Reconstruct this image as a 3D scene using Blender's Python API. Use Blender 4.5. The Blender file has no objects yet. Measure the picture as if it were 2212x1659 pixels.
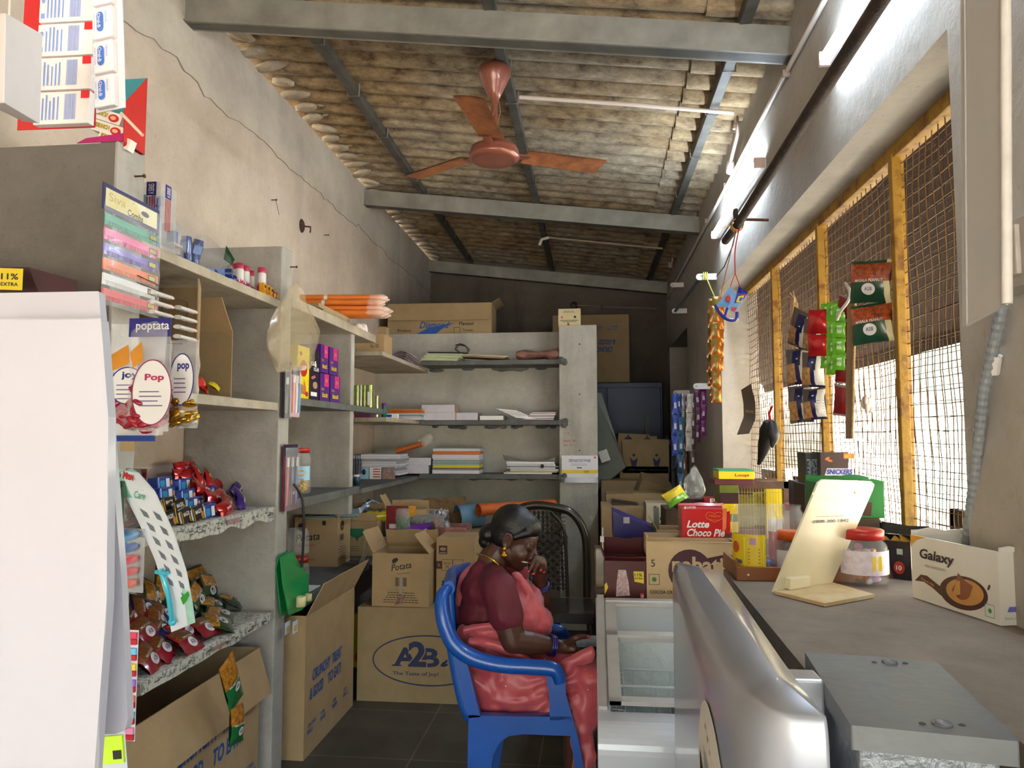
import bpy, math, random
from mathutils import Matrix, Vector, Euler, noise
PI = math.pi
R = math.radians
random.seed(7)
SC = bpy.context.scene
COL = SC.collection
# ---------------------------------------------------------------- camera
H = 1.5
F = 1600.0
YAW, PIT = 0.106471, 0.071656
cd = bpy.data.cameras.new('camera'); cam = bpy.data.objects.new('camera', cd); COL.objects.link(cam)
cd.sensor_fit = 'HORIZONTAL'; cd.sensor_width = 36.0; cd.lens = F/2212*36
cd.clip_start = 0.05; cd.clip_end = 200
cam.location = (0, 0, H); cam.rotation_euler = (PI/2+PIT, 0, YAW)
SC.camera = cam
# ---------------------------------------------------------------- sky, sun, exposure
w = bpy.data.worlds.new('sky'); SC.world = w; w.use_nodes = True
nt = w.node_tree
bg = nt.nodes['Background']
sky = nt.nodes.new('ShaderNodeTexSky'); sky.sky_type = 'NISHITA'; sky.sun_disc = False
sky.sun_elevation = R(52); sky.sun_rotation = R(-100); sky.air_density = 1.6; sky.dust_density = 3.0
hs = nt.nodes.new('ShaderNodeHueSaturation'); hs.inputs['Saturation'].default_value = 0.8
nt.links.new(sky.outputs[0], hs.inputs['Color']); nt.links.new(hs.outputs[0], bg.inputs[0])
bg.inputs[1].default_value = 0.45
sd = bpy.data.lights.new('sun', 'SUN'); sun = bpy.data.objects.new('sun', sd); COL.objects.link(sun)
sd.energy = 14.0; sd.angle = R(0.6); sd.color = (1, .96, .90)
sun.rotation_euler = Vector((-0.55, 0.1, 0.83)).to_track_quat('Z', 'Y').to_euler()
vs = SC.view_settings
vs.view_transform = 'Standard'; vs.look = 'None'; vs.gamma = 1.0; vs.use_curve_mapping = False
vs.exposure = 2.2
SC.cycles.max_bounces = 10; SC.cycles.diffuse_bounces = 6; SC.cycles.transparent_max_bounces = 16
SC.cycles.use_denoising = True
# ---------------------------------------------------------------- helpers
def P(px, py, X=None, Y=None, Z=None):
    "the point of the room that lies on a plane X, Y or Z = const along a sight line"
    x = (px-1106)/F; y = -(py-829.5)/F
    yf = math.cos(PIT)-math.sin(PIT)*y; z = math.sin(PIT)+math.cos(PIT)*y
    r = Vector((x*math.cos(YAW)-yf*math.sin(YAW), x*math.sin(YAW)+yf*math.cos(YAW), z))
    t = X/r.x if X is not None else Y/r.y if Y is not None else (Z-H)/r.z
    return Vector((0, 0, H))+r*t

def lin(h):
    h = h.lstrip('#'); o = []
    for i in (0, 2, 4):
        c = int(h[i:i+2], 16)/255
        o.append(c/12.92 if c <= .04045 else ((c+.055)/1.055)**2.4)
    return tuple(o)

MC = {}
def C(hx, rough=.5, var=.12, scale=12, metal=0, bump=0, bscale=60, trans=0, emis=0, alpha=1, coat=0, c2=None, stretch=None, thr=None):
    "procedural material: base colour broken up by noise"
    key = (hx, rough, var, scale, metal, bump, bscale, trans, emis, alpha, coat, c2, stretch, thr)
    if key in MC: return MC[key]
    m = bpy.data.materials.new('m_'+hx); m.use_nodes = True
    n = m.node_tree.nodes; l = m.node_tree.links; b = n['Principled BSDF']
    col = lin(hx)
    tc = n.new('ShaderNodeTexCoord'); src = tc.outputs['Object']
    if stretch:
        mp = n.new('ShaderNodeMapping'); mp.inputs['Scale'].default_value = stretch
        l.new(src, mp.inputs[0]); src = mp.outputs[0]
    no = n.new('ShaderNodeTexNoise'); no.inputs['Scale'].default_value = scale; no.inputs['Detail'].default_value = 6 if (c2 or var>.15) else 3
    no.inputs['Roughness'].default_value = .62
    l.new(src, no.inputs['Vector'])
    rp = n.new('ShaderNodeValToRGB')
    if c2:
        a = col; d = lin(c2); t0, t1 = thr or (.35, .65)
    else:
        a = tuple(min(1, c*(1+var)) for c in col); d = tuple(c*(1-var) for c in col); t0, t1 = .3, .7
    rp.color_ramp.elements[0].position = t0; rp.color_ramp.elements[1].position = t1
    rp.color_ramp.elements[0].color = (*d, 1); rp.color_ramp.elements[1].color = (*a, 1)
    l.new(no.outputs[0], rp.inputs[0]); l.new(rp.outputs[0], b.inputs['Base Color'])
    b.inputs['Roughness'].default_value = rough; b.inputs['Metallic'].default_value = metal
    if coat: b.inputs['Coat Weight'].default_value = coat; b.inputs['Coat Roughness'].default_value = .08
    if trans: b.inputs['Transmission Weight'].default_value = trans; b.inputs['IOR'].default_value = 1.3
    if alpha < 1: b.inputs['Alpha'].default_value = alpha
    if emis: l.new(rp.outputs[0], b.inputs['Emission Color']); b.inputs['Emission Strength'].default_value = emis
    if bump:
        nb = n.new('ShaderNodeTexNoise'); nb.inputs['Scale'].default_value = bscale; nb.inputs['Detail'].default_value = 5
        l.new(src, nb.inputs['Vector'])
        bp = n.new('ShaderNodeBump'); bp.inputs['Strength'].default_value = bump; bp.inputs['Distance'].default_value = .01
        l.new(nb.outputs[0], bp.inputs['Height']); l.new(bp.outputs[0], b.inputs['Normal'])
    MC[key] = m
    return m
def film(hx='#ffffff', alpha=.16, rough=.12):
    "clear plastic film: mostly see-through, glossy"
    return C(hx, rough, .02, alpha=alpha, coat=1.0, bump=.5, bscale=30)

TXT = {}
def text_mesh(s, bold=0.0):
    k = (s, bold)
    if k in TXT: return TXT[k]
    cu = bpy.data.curves.new('t', 'FONT'); cu.body = s; cu.size = 1; cu.resolution_u = 3
    cu.align_x = 'LEFT'; cu.offset = bold; cu.fill_mode = 'FRONT' if hasattr(cu, 'fill_mode') else 'FRONT'
    ob = bpy.data.objects.new('t', cu)
    me = ob.to_mesh()
    v = [tuple(x.co) for x in me.vertices]; f = [tuple(p.vertices) for p in me.polygons]
    ob.to_mesh_clear(); bpy.data.objects.remove(ob); bpy.data.curves.remove(cu)
    if not v: v = [(0, 0, 0)]
    x0 = min(a[0] for a in v); x1 = max(a[0] for a in v); y0 = min(a[1] for a in v); y1 = max(a[1] for a in v)
    TXT[k] = ([((a[0]-x0), a[1]-y0) for a in v], f, max(x1-x0, 1e-6), max(y1-y0, 1e-6))
    return TXT[k]

def frame(o, x, y):
    x = Vector(x).normalized(); y = Vector(y); y = (y-x*y.dot(x)).normalized(); z = x.cross(y)
    m = Matrix((x, y, z)).transposed().to_4x4(); m.translation = Vector(o)
    return m

class MB:
    def __init__(s): s.v = []; s.f = []; s.mi = []; s.m = []; s.sm = []; s.xf = None; s.L = 0
    def mid(s, m):
        if m not in s.m: s.m.append(m)
        return s.m.index(m)
    def add(s, vs, fs, m, smooth=False):
        b = len(s.v)
        s.v += [(s.xf@Vector(p)) if s.xf else Vector(p) for p in vs]
        for i, f in enumerate(fs):
            s.f.append([b+j for j in f]); s.sm.append(smooth)
            s.mi.append(s.mid(m[i] if isinstance(m, list) else m))
        return s
    def box(s, c, d, m, rot=None):
        x, y, z = d[0]/2, d[1]/2, d[2]/2
        vs = [Vector((i*x, j*y, k*z)) for i in (-1, 1) for j in (-1, 1) for k in (-1, 1)]
        if rot is not None:
            r = rot if isinstance(rot, Matrix) else Euler(rot).to_matrix()
            vs = [r@p for p in vs]
        vs = [p+Vector(c) for p in vs]
        return s.add(vs, [(0, 1, 3, 2), (4, 6, 7, 5), (0, 4, 5, 1), (2, 3, 7, 6), (0, 2, 6, 4), (1, 5, 7, 3)], m)
    def bx(s, a, b, m):
        return s.box([(a[i]+b[i])/2 for i in range(3)], [abs(b[i]-a[i]) for i in range(3)], m)
    def prism(s, pts, vec, m, smooth=False):
        n = len(pts); vec = Vector(vec); pts = [Vector(p) for p in pts]
        vs = pts+[p+vec for p in pts]
        s.add(vs, [tuple(range(n-1, -1, -1)), tuple(range(n, 2*n))], m)
        return s.add(vs, [(i, (i+1) % n, n+(i+1) % n, n+i) for i in range(n)], m, smooth)
    def quad(s, pts, m): return s.add(pts, [tuple(range(len(pts)))], m)
    def plate(s, pts, t, m):
        "polygon with thickness t along its normal"
        pts = [Vector(p) for p in pts]
        nrm = (pts[1]-pts[0]).cross(pts[2]-pts[0]).normalized()
        return s.prism(pts, nrm*t, m)
    def tube(s, pts, r, m, n=8, smooth=True, flat=None):
        pts = [Vector(p) for p in pts]; N = len(pts)
        rr = r if isinstance(r, (list, tuple)) else [r]*N
        vs = []; pv = None
        for i, p in enumerate(pts):
            t = (pts[min(i+1, N-1)]-pts[max(i-1, 0)])
            if t.length < 1e-9: t = Vector((0, 0, 1))
            t.normalize()
            if pv is None: u = t.cross(Vector((0, 0, 1)) if abs(t.z) < .9 else Vector((0, 1, 0))).normalized()
            else:
                u = (pv-t*pv.dot(t))
                u = u.normalized() if u.length > 1e-6 else t.orthogonal().normalized()
            pv = u; q = t.cross(u)
            for k in range(n):
                a = 2*PI*(k+.5)/n
                vs.append(p+(u*math.cos(a)+q*math.sin(a)*(flat or 1))*rr[i])
        fs = [(i*n+k, i*n+(k+1) % n, (i+1)*n+(k+1) % n, (i+1)*n+k) for i in range(N-1) for k in range(n)]
        s.add(vs, fs, m, smooth)
        return s.add(vs, [tuple(range(n-1, -1, -1)), tuple((N-1)*n+k for k in range(n))], m)
    def lathe(s, prof, m, n=20, c=(0, 0, 0), mat4=None, smooth=True):
        vs = []; c = Vector(c)
        for r, z in prof:
            for k in range(n):
                a = 2*PI*k/n; p = Vector((r*math.cos(a), r*math.sin(a), z))
                vs.append((mat4@p if mat4 else p)+c)
        N = len(prof)
        fs = []; mm = []
        for i in range(N-1):
            for k in range(n):
                fs.append((i*n+k, i*n+(k+1) % n, (i+1)*n+(k+1) % n, (i+1)*n+k)); mm.append(m[i] if isinstance(m, list) else m)
        s.add(vs, fs, mm, smooth)
        return s
    def ball(s, c, r, m, rot=None, nu=12, nv=8):
        if not isinstance(r, (tuple, list)): r = (r, r, r)
        vs = []; rm = Euler(rot).to_matrix() if rot else Matrix.Identity(3)
        for j in range(nv+1):
            t = PI*j/nv
            for k in range(nu):
                a = 2*PI*k/nu
                vs.append(Vector(c)+rm@Vector((r[0]*math.sin(t)*math.cos(a), r[1]*math.sin(t)*math.sin(a), r[2]*math.cos(t))))
        return s.add(vs, [(j*nu+k, (j+1)*nu+k, (j+1)*nu+(k+1) % nu, j*nu+(k+1) % nu) for j in range(nv) for k in range(nu)], m, True)
    def grid(s, fn, nu, nv, m, smooth=True, matfn=None, close=False):
        vs = [fn(i/nu, j/nv) for j in range(nv+1) for i in range(nu+1)]
        fs = []; mm = []
        for j in range(nv):
            for i in range(nu):
                a = j*(nu+1)+i
                fs.append((a, a+1, a+nu+2, a+nu+1)); mm.append(matfn((i+.5)/nu, (j+.5)/nv) if matfn else m)
        return s.add(vs, fs, mm, smooth)
    # --- print on a frame T (x right, y up, z out of the surface)
    def pp(s, T, pts, m, lift=None):
        s.L += 1; z = lift if lift is not None else .0004+.00015*(s.L % 8)
        return s.add([T@Vector((p[0], p[1], z)) for p in pts], [tuple(range(len(pts)))], m)
    def pr(s, T, x0, y0, x1, y1, m, lift=None): return s.pp(T, [(x0, y0), (x1, y0), (x1, y1), (x0, y1)], m, lift)
    def pe(s, T, cx, cy, rx, ry, m, lift=None, n=24, rot=0):
        return s.pp(T, [(cx+rx*math.cos(2*PI*k/n)*math.cos(rot)-ry*math.sin(2*PI*k/n)*math.sin(rot), cy+rx*math.cos(2*PI*k/n)*math.sin(rot)+ry*math.sin(2*PI*k/n)*math.cos(rot)) for k in range(n)], m, lift)
    def pring(s, T, cx, cy, rx, ry, t, m, n=40, lift=.0012):
        vs = []
        if n == 4: rx *= 1.25; ry *= 1.25
        for k in range(n):
            a = 2*PI*k/n+(PI/4 if n == 4 else 0)
            vs.append(T@Vector((cx+rx*math.cos(a), cy+ry*math.sin(a), lift))); vs.append(T@Vector((cx+(rx-t)*math.cos(a), cy+(ry-t)*math.sin(a), lift)))
        return s.add(vs, [(2*k, (2*k+2) % (2*n), (2*k+3) % (2*n), 2*k+1) for k in range(n)], m)
    def pt(s, T, txt, x, y, h, m, w=None, bold=.0, shear=0, rot=0, anchor='l', lift=.0022, fn=None):
        "text: lower left (or centre) at x,y, cap height h, optional exact width w"
        vs, fs, tw, th = text_mesh(txt, bold)
        k = h/th; kx = w/tw if w else k
        W = tw*kx; ox = -W/2 if anchor == 'c' else 0
        cr, sr = math.cos(rot), math.sin(rot); out = []
        for a, b in vs:
            X = a*kx+ox+b*k*shear; Yv = b*k
            X, Yv = X*cr-Yv*sr, X*sr+Yv*cr
            if fn: out.append(fn(x+X, y+Yv))
            else: out.append(T@Vector((x+X, y+Yv, lift)))
        return s.add(out, fs, m)
    def build(s, name, parent=None, off=None, bevel=0, sub=0, seg=2):
        me = bpy.data.meshes.new(name)
        if parent is not None and off == 'w': off = parent.matrix_basis.translation
        o3 = Vector(off) if off is not None else Vector((0, 0, 0))
        me.from_pydata([tuple(p-o3) for p in s.v], [], s.f)
        for m in s.m: me.materials.append(m)
        me.polygons.foreach_set('material_index', s.mi); me.polygons.foreach_set('use_smooth', s.sm)
        me.update()
        o = bpy.data.objects.new(name, me); COL.objects.link(o)
        if parent is not None: o.parent = parent
        elif off is not None: o.location = o3
        if bevel:
            b = o.modifiers.new('b', 'BEVEL'); b.width = bevel; b.segments = seg; b.limit_method = 'ANGLE'; b.angle_limit = R(40)
        if sub:
            b = o.modifiers.new('s', 'SUBSURF'); b.levels = sub; b.render_levels = sub
        return o

def thing(name, label, cat, loc=(0, 0, 0), rz=0, group=None, rot=None):
    o = bpy.data.objects.new(name, None); COL.objects.link(o); o.empty_display_size = .02
    o.location = loc; o.rotation_euler = rot if rot else (0, 0, rz)
    o['label'] = label; o['category'] = cat
    if group: o['group'] = group
    return o
def tag(o, label, cat, group=None, kind=None, loc=None, rz=None, rot=None):
    o['label'] = label; o['category'] = cat
    if group: o['group'] = group
    if kind: o['kind'] = kind
    if loc is not None: o.location = loc
    if rz is not None: o.rotation_euler = (0, 0, rz)
    if rot is not None: o.rotation_euler = rot
    return o
def struct(o): o['kind'] = 'structure'; return o
def clone(o, loc=None, rz=None, label=None, group=None, rot=None, parent=None, scale=None):
    c = o.copy(); COL.objects.link(c)
    if parent is not None: c.parent = parent
    for ch in list(o.children): clone(ch, parent=c)
    if loc is not None: c.location = loc
    if rz is not None: c.rotation_euler = (0, 0, rz)
    if rot is not None: c.rotation_euler = rot
    if scale is not None: c.scale = scale
    if label: c['label'] = label
    if group: c['group'] = group
    return c
def rnd(a, b): return random.uniform(a, b)
# ---------------------------------------------------------------- the room
WL, SX, WR, MX = -1.85, -1.40, 0.85, 1.03
def plaster(name, base, dark, stain, bump=.25, scale=1.0):
    m = bpy.data.materials.new(name); m.use_nodes = True
    n = m.node_tree.nodes; l = m.node_tree.links; b = n['Principled BSDF']; b.inputs['Roughness'].default_value = .85
    tc = n.new('ShaderNodeTexCoord')
    def noi(sc, det, ro=.6, st=None):
        q = n.new('ShaderNodeTexNoise'); q.inputs['Scale'].default_value = sc; q.inputs['Detail'].default_value = det; q.inputs['Roughness'].default_value = ro
        if st:
            mp = n.new('ShaderNodeMapping'); mp.inputs['Scale'].default_value = st; l.new(tc.outputs['Object'], mp.inputs[0]); l.new(mp.outputs[0], q.inputs[0])
        else: l.new(tc.outputs['Object'], q.inputs[0])
        return q
    def ramp(src, a, bb, c0, c1):
        r = n.new('ShaderNodeValToRGB'); r.color_ramp.elements[0].position = a; r.color_ramp.elements[1].position = bb
        r.color_ramp.elements[0].color = (*c0, 1); r.color_ramp.elements[1].color = (*c1, 1); l.new(src, r.inputs[0]); return r
    r1 = ramp(noi(1.6*scale, 8, .68).outputs[0], .35, .65, lin(dark), lin(base))
    # rain streaks and blotches
    r2 = ramp(noi(2.2*scale, 6, .6, (1, 1, .22)).outputs[0], .56, .74, (0, 0, 0), (1, 1, 1))
    mx = n.new('ShaderNodeMix'); mx.data_type = 'RGBA'; mx.inputs[7].default_value = (*lin(stain), 1)
    ml = n.new('ShaderNodeMath'); ml.operation = 'MULTIPLY'; ml.inputs[1].default_value = .55; l.new(r2.outputs[0], ml.inputs[0])
    l.new(r1.outputs[0], mx.inputs[6]); l.new(ml.outputs[0], mx.inputs[0])
    # fine speckle
    r3 = ramp(noi(38*scale, 4, .7).outputs[0], .25, .42, (.72, .70, .66), (1, 1, 1))
    m2 = n.new('ShaderNodeMix'); m2.data_type = 'RGBA'; m2.blend_type = 'MULTIPLY'; m2.inputs[0].default_value = .8
    l.new(mx.outputs[2], m2.inputs[6]); l.new(r3.outputs[0], m2.inputs[7]); l.new(m2.outputs[2], b.inputs['Base Color'])
    bp = n.new('ShaderNodeBump'); bp.inputs['Strength'].default_value = bump; bp.inputs['Distance'].default_value = .02
    l.new(noi(14*scale, 8, .65).outputs[0], bp.inputs['Height']); l.new(bp.outputs[0], b.inputs['Normal'])
    return m
PL = plaster('plaster_left', '#cbbdaf', '#b0a294', '#938a80')
PR = plaster('plaster_right', '#bdb7ae', '#a59f96', '#8a847c')
PC = plaster('plaster_shelf', '#b0aca5', '#97938c', '#7d7972', .3, 1.6)
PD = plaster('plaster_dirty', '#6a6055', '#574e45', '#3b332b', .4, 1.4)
PW = plaster('plaster_pale', '#bdbab1', '#a4a198', '#85817a', .3, 1.5)
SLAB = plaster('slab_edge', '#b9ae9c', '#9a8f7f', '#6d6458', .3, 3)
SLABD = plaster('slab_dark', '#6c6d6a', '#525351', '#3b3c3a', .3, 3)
# floor: grey brown tiles with grout lines
def floor_mat():
    m = bpy.data.materials.new('floor_tiles'); m.use_nodes = True
    n = m.node_tree.nodes; l = m.node_tree.links; b = n['Principled BSDF']; b.inputs['Roughness'].default_value = .6
    tc = n.new('ShaderNodeTexCoord'); br = n.new('ShaderNodeTexBrick'); br.offset = 0; br.inputs['Scale'].default_value = 1
    br.inputs['Brick Width'].default_value = .6; br.inputs['Row Height'].default_value = .6; br.inputs['Mortar Size'].default_value = .004
    br.inputs['Color1'].default_value = (*lin('#565046'), 1); br.inputs['Color2'].default_value = (*lin('#4f4a41'), 1); br.inputs['Mortar'].default_value = (*lin('#7c7363'), 1)
    mp = n.new('ShaderNodeMapping'); mp.inputs['Location'].default_value = (.25, .1, 0)
    l.new(tc.outputs['Object'], mp.inputs[0]); l.new(mp.outputs[0], br.inputs[0])
    no = n.new('ShaderNodeTexNoise'); no.inputs['Scale'].default_value = 5; no.inputs['Detail'].default_value = 8
    l.new(tc.outputs['Object'], no.inputs[0])
    r = n.new('ShaderNodeValToRGB'); r.color_ramp.elements[0].position = .3; r.color_ramp.elements[0].color = (.55, .55, .55, 1); r.color_ramp.elements[1].position = .7
    l.new(no.outputs[0], r.inputs[0])
    mx = n.new('ShaderNodeMix'); mx.data_type = 'RGBA'; mx.blend_type = 'MULTIPLY'; mx.inputs[0].default_value = 1
    l.new(br.outputs[0], mx.inputs[6]); l.new(r.outputs[0], mx.inputs[7]); l.new(mx.outputs[2], b.inputs['Base Color'])
    return m
FM = floor_mat()
b = MB(); b.bx((-2.0, -3.9, -.1), (1.25, 8.6, 0), FM); struct(b.build('floor'))
b = MB(); b.bx((-2.05, -3.8, 0), (WL, 8.6, 3.56), PL)  # unseen length behind the camera added to hold back front skylight
# shallow plaster band along the top of the wall with a ragged lower edge
N = 140
top = [(WL+.004, .0+8.37*i/N, 3.56) for i in range(N+1)]
bot = [(WL+.004, .0+8.37*i/N, 3.17+.05*noise.noise((i*.13, 1, 2))+.035*noise.noise((i*.7, 3, 2))) for i in range(N+1)]
for i in range(N): b.quad([bot[i], bot[i+1], top[i+1], top[i]], plaster('band', '#c9c0b3', '#aba297', '#8b837a') if i == 0 else b.m[-1])
b.tube([tuple(Vector(q)+Vector((.002, 0, 0))) for q in bot], .0018, C('#968b7e', .9, .2), 4, False)
struct(b.build('wall_left'))
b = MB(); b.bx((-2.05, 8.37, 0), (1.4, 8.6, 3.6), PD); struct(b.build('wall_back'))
# right wall with window opening (Y 1.80..4.95, z 1.02..2.47) and doorway (Y 6.63..8.1, z 0..2.47)
RX1 = 1.09
b = MB()
b.bx((WR, -2.8, 2.47), (RX1, 8.4, 3.34), PR)
b.bx((WR, -.45, 0), (RX1, 1.80, 2.47), PR)
b.bx((WR, 4.95, 0), (RX1, 6.63, 2.47), PR)
b.bx((WR, 8.12, 0), (RX1, 8.4, 2.47), PR)
b.bx((WR, 1.80, 0), (RX1, 4.95, .95), PR)
struct(b.build('wall_right'))
b = MB(); b.bx((RX1-.03, 6.5, 0), (RX1+.03, 8.2, 2.5), PD); struct(b.build('door_1'))
# ceiling: corrugated cement sheets, waves across the room
def roof_mat():
    m = bpy.data.materials.new('cement_sheet'); m.use_nodes = True
    n = m.node_tree.nodes; l = m.node_tree.links; b = n['Principled BSDF']; b.inputs['Roughness'].default_value = .9
    tc = n.new('ShaderNodeTexCoord')
    mp = n.new('ShaderNodeMapping'); mp.inputs['Scale'].default_value = (1.6, 3.2, 1.6); l.new(tc.outputs['Object'], mp.inputs[0])
    no = n.new('ShaderNodeTexNoise'); no.inputs['Scale'].default_value = 5.5; no.inputs['Detail'].default_value = 9; no.inputs['Roughness'].default_value = .72
    l.new(mp.outputs[0], no.inputs[0])
    r = n.new('ShaderNodeValToRGB'); cr = r.color_ramp
    cr.elements[0].position = .34; cr.elements[0].color = (*lin('#5f5040'), 1)
    cr.elements[1].position = .68; cr.elements[1].color = (*lin('#cabfa8'), 1)
    e = cr.elements.new(.45); e.color = (*lin('#8f8270'), 1)
    e = cr.elements.new(.56); e.color = (*lin('#ab9f8c'), 1)
    l.new(no.outputs[0], r.inputs[0])
    n2 = n.new('ShaderNodeTexNoise'); n2.inputs['Scale'].default_value = .9; n2.inputs['Detail'].default_value = 4; l.new(tc.outputs['Object'], n2.inputs[0])
    r2 = n.new('ShaderNodeValToRGB'); r2.color_ramp.elements[0].position = .4; r2.color_ramp.elements[0].color = (*lin('#e0c9a4'), 1); r2.color_ramp.elements[1].position = .6; r2.color_ramp.elements[1].color = (*lin('#e6e2da'), 1)
    l.new(n2.outputs[0], r2.inputs[0])
    mx = n.new('ShaderNodeMix'); mx.data_type = 'RGBA'; mx.blend_type = 'MULTIPLY'; mx.inputs[0].default_value = .9
    l.new(r.outputs[0], mx.inputs[6]); l.new(r2.outputs[0], mx.inputs[7]); l.new(mx.outputs[2], b.inputs['Base Color'])
    bp = n.new('ShaderNodeBump'); bp.inputs['Strength'].default_value = .35; bp.inputs['Distance'].default_value = .01
    l.new(no.outputs[0], bp.inputs['Height']); l.new(bp.outputs[0], b.inputs['Normal'])
    return m
RM = roof_mat()
PER = .168
def roofz(x): return 3.575-.1195*(x-WL)
def sheet(mb, x0, x1, y0, y1, dz, m):
    n = int((y1-y0)/PER*16); 
    for lay in (0, .008):
        prev = None; vs = []; fs = []
        for i in range(n+1):
            y = y0+(y1-y0)*i/n; ph = (y % PER)/PER
            # flattened arch profile: broad crests, narrow valleys
            zz = .085*(1-abs(math.sin(PI*ph))**.55)
            for x in (x0, x1): vs.append((x, y, roofz(x)+zz+dz+lay))
        for i in range(n): fs.append((2*i, 2*i+1, 2*i+3, 2*i+2))
        mb.add(vs, fs, m, False)
b = MB(); sheet(b, -2.1, .60, -4.0, 8.6, .02, RM); sheet(b, .50, 1.6, -4.0, 8.6, .006, RM)  # stretch behind the camera is an added, unseen overhang against front skylight
MORT = plaster('mortar', '#b5a590', '#8f7f6c', '#6a5b49', .5, 4)
# mortar lumps packed under the sheet along the left wall
for i in range(54):
    y = .5+i*PER; 
    b.ball((WL+.03+rnd(0, .05), y+rnd(-.02, .02), roofz(WL)+.0+rnd(-.01, .015)), (.07+rnd(0, .05), .05, .022), MORT, (0, rnd(-.3, .3), rnd(-.4, .4)), 8, 5)
    if random.random() < .6: b.ball((WL+.12+rnd(0, .05), y+rnd(-.04, .04), roofz(WL)+.01), (.035, .014, .006), MORT, (rnd(-.3, .3), 0, rnd(-.5, .5)), 6, 4)
b.bx((-2.1, -3.95, 2.25), (1.6, -3.85, 3.6), RM)  # unseen fascia behind the camera, added to cut the light from the front
struct(b.build('ceiling'))
# ---------------------------------------------------------------- middle wall with its end column and shelf wall
b = MB(); b.bx((WL, 6.2, 0), (-.05, 6.32, 2.385), PW); struct(b.build('wall_middle'))
b = MB(); b.bx((-.253, 5.9, 0), (.049, 6.32, 2.395), PW); struct(b.build('trim_1', bevel=.006))
# ---------------------------------------------------------------- roof steel
STL = C('#9a968c', .5, .18, 5, metal=.15, c2='#77736b', bump=.15, bscale=12, thr=(.3, .7))
STD = C('#5f5c54', .6, .2, 7, metal=.15, c2='#454038', bump=.15, bscale=12)
def beam(y, label, hh=.13, m=STL):
    zl, zr = roofz(WL)-.165, roofz(.84)-.165
    b = MB(); x0, x1 = WL-.03, .87
    pts = [(x0, y, zl), (x1, y, zr), (x1, y, zr+hh), (x0, y, zl+hh)]
    b.prism(pts, (0, .065, 0), m)
    b.prism([(x0, y-.012, zl), (x1, y-.012, zr), (x1, y-.012, zr+.008), (x0, y-.012, zl+.008)], (0, .09, 0), m)
    c = Vector(((x0+x1)/2, y, (zl+zr)/2))
    tag(b.build('roof_beam', off=c, bevel=.004), label, 'beam', 'roof beams')
beam(3.1, 'grey steel roof beam nearest the viewer, above the fan')
beam(5.81, 'middle grey steel roof beam crossing the room behind the fan')
beam(8.27, 'dark grey steel roof beam lying along the top of the back wall')
beam(.45, 'grey steel roof beam overhead at the shop front')
def purlin(x, label, y0=-.6, y1=8.3):
    z = roofz(x)-.035
    t = thing('roof_purlin', label, 'purlin', (x, y0, z), 0, None)
    b = MB(); b.bx((x-.025, y0, z), (x+.025, y1, z+.055), STD); b.build('rail', t, 'w', bevel=.003)
    y = 3.5
    while y < 8.2:
        c = MB(); yy = y+rnd(-.15, .15)
        c.tube([(x-.035, yy, z+.07), (x-.034, yy, z-.004), (x+.034, yy, z-.006), (x+.036, yy, z+.07)], .004, C('#8a8378', .5, .1, metal=.4), 6)
        c.build('hook_bolt', t, 'w'); y += .62
purlin(-1.36, 'grey square roof purlin running along the left side')
purlin(-.43, 'grey square roof purlin over the ceiling fan, middle one')
purlin(.66, 'weathered square roof purlin beside the right wall')
# ---------------------------------------------------------------- outdoors, seen through the mesh
b = MB(); b.bx((-30, -30, -.2), (30, 40, -.1), C('#b9b3a6', .9, .15, 1.5, c2='#a39c8c', bump=.3, bscale=3)); struct(b.build('ground'))
GRN = C('#a9c9bd', .8, .06, 2); CRM = C('#ddd6c4', .8, .06, 2)
b = MB()
b.bx((6.2, -4, -.1), (9, 20, 4.2), CRM)
b.bx((6.15, 5.4, .2), (6.2, 7.1, 3.2), GRN); b.bx((6.15, 11.4, .2), (6.2, 15.2, 3.2), GRN)
b.bx((6.0, 9.2, -.1), (6.3, 9.6, 3.4), GRN)
b.bx((6.1, 2, 3.1), (6.3, 18, 3.25), GRN)
b.bx((5.0, -4, 3.6), (9, 20, 3.75), CRM)
t = thing('neighbour_house', 'sunlit cream and pale green house across the lane, seen through the mesh', 'house', (6.2, 8, -.1))
b.build('wall', t, 'w')
b = MB(); b.bx((6.1, 7.5, 1.1), (6.16, 8.8, 2.4), C('#6f8a90', .4, .1, 3)); 
for k in range(5): b.bx((6.08, 7.5+k*.32, 1.1), (6.11, 7.53+k*.32, 2.4), C('#d8d8d0', .6, .05))
b.build('window', t, 'w')
# brown shade net sloping down outside the window
def netmat():
    m = C('#3c2615', .9, .25, 40); return m
b = MB(); b.plate([(1.12, 1.0, 2.62), (1.12, 8.2, 2.62), (1.85, 8.2, 2.06), (1.85, 1.0, 2.06)], .012, netmat())
b.plate([(1.85, 1.0, 2.06), (1.85, 8.2, 2.06), (1.87, 8.2, 1.98), (1.87, 1.0, 1.98)], .012, netmat())
tag(b.build('awning', off=(1.5, 4.5, 2.3)), 'brown cloth awning sloping outside above the mesh window', 'awning')
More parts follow.
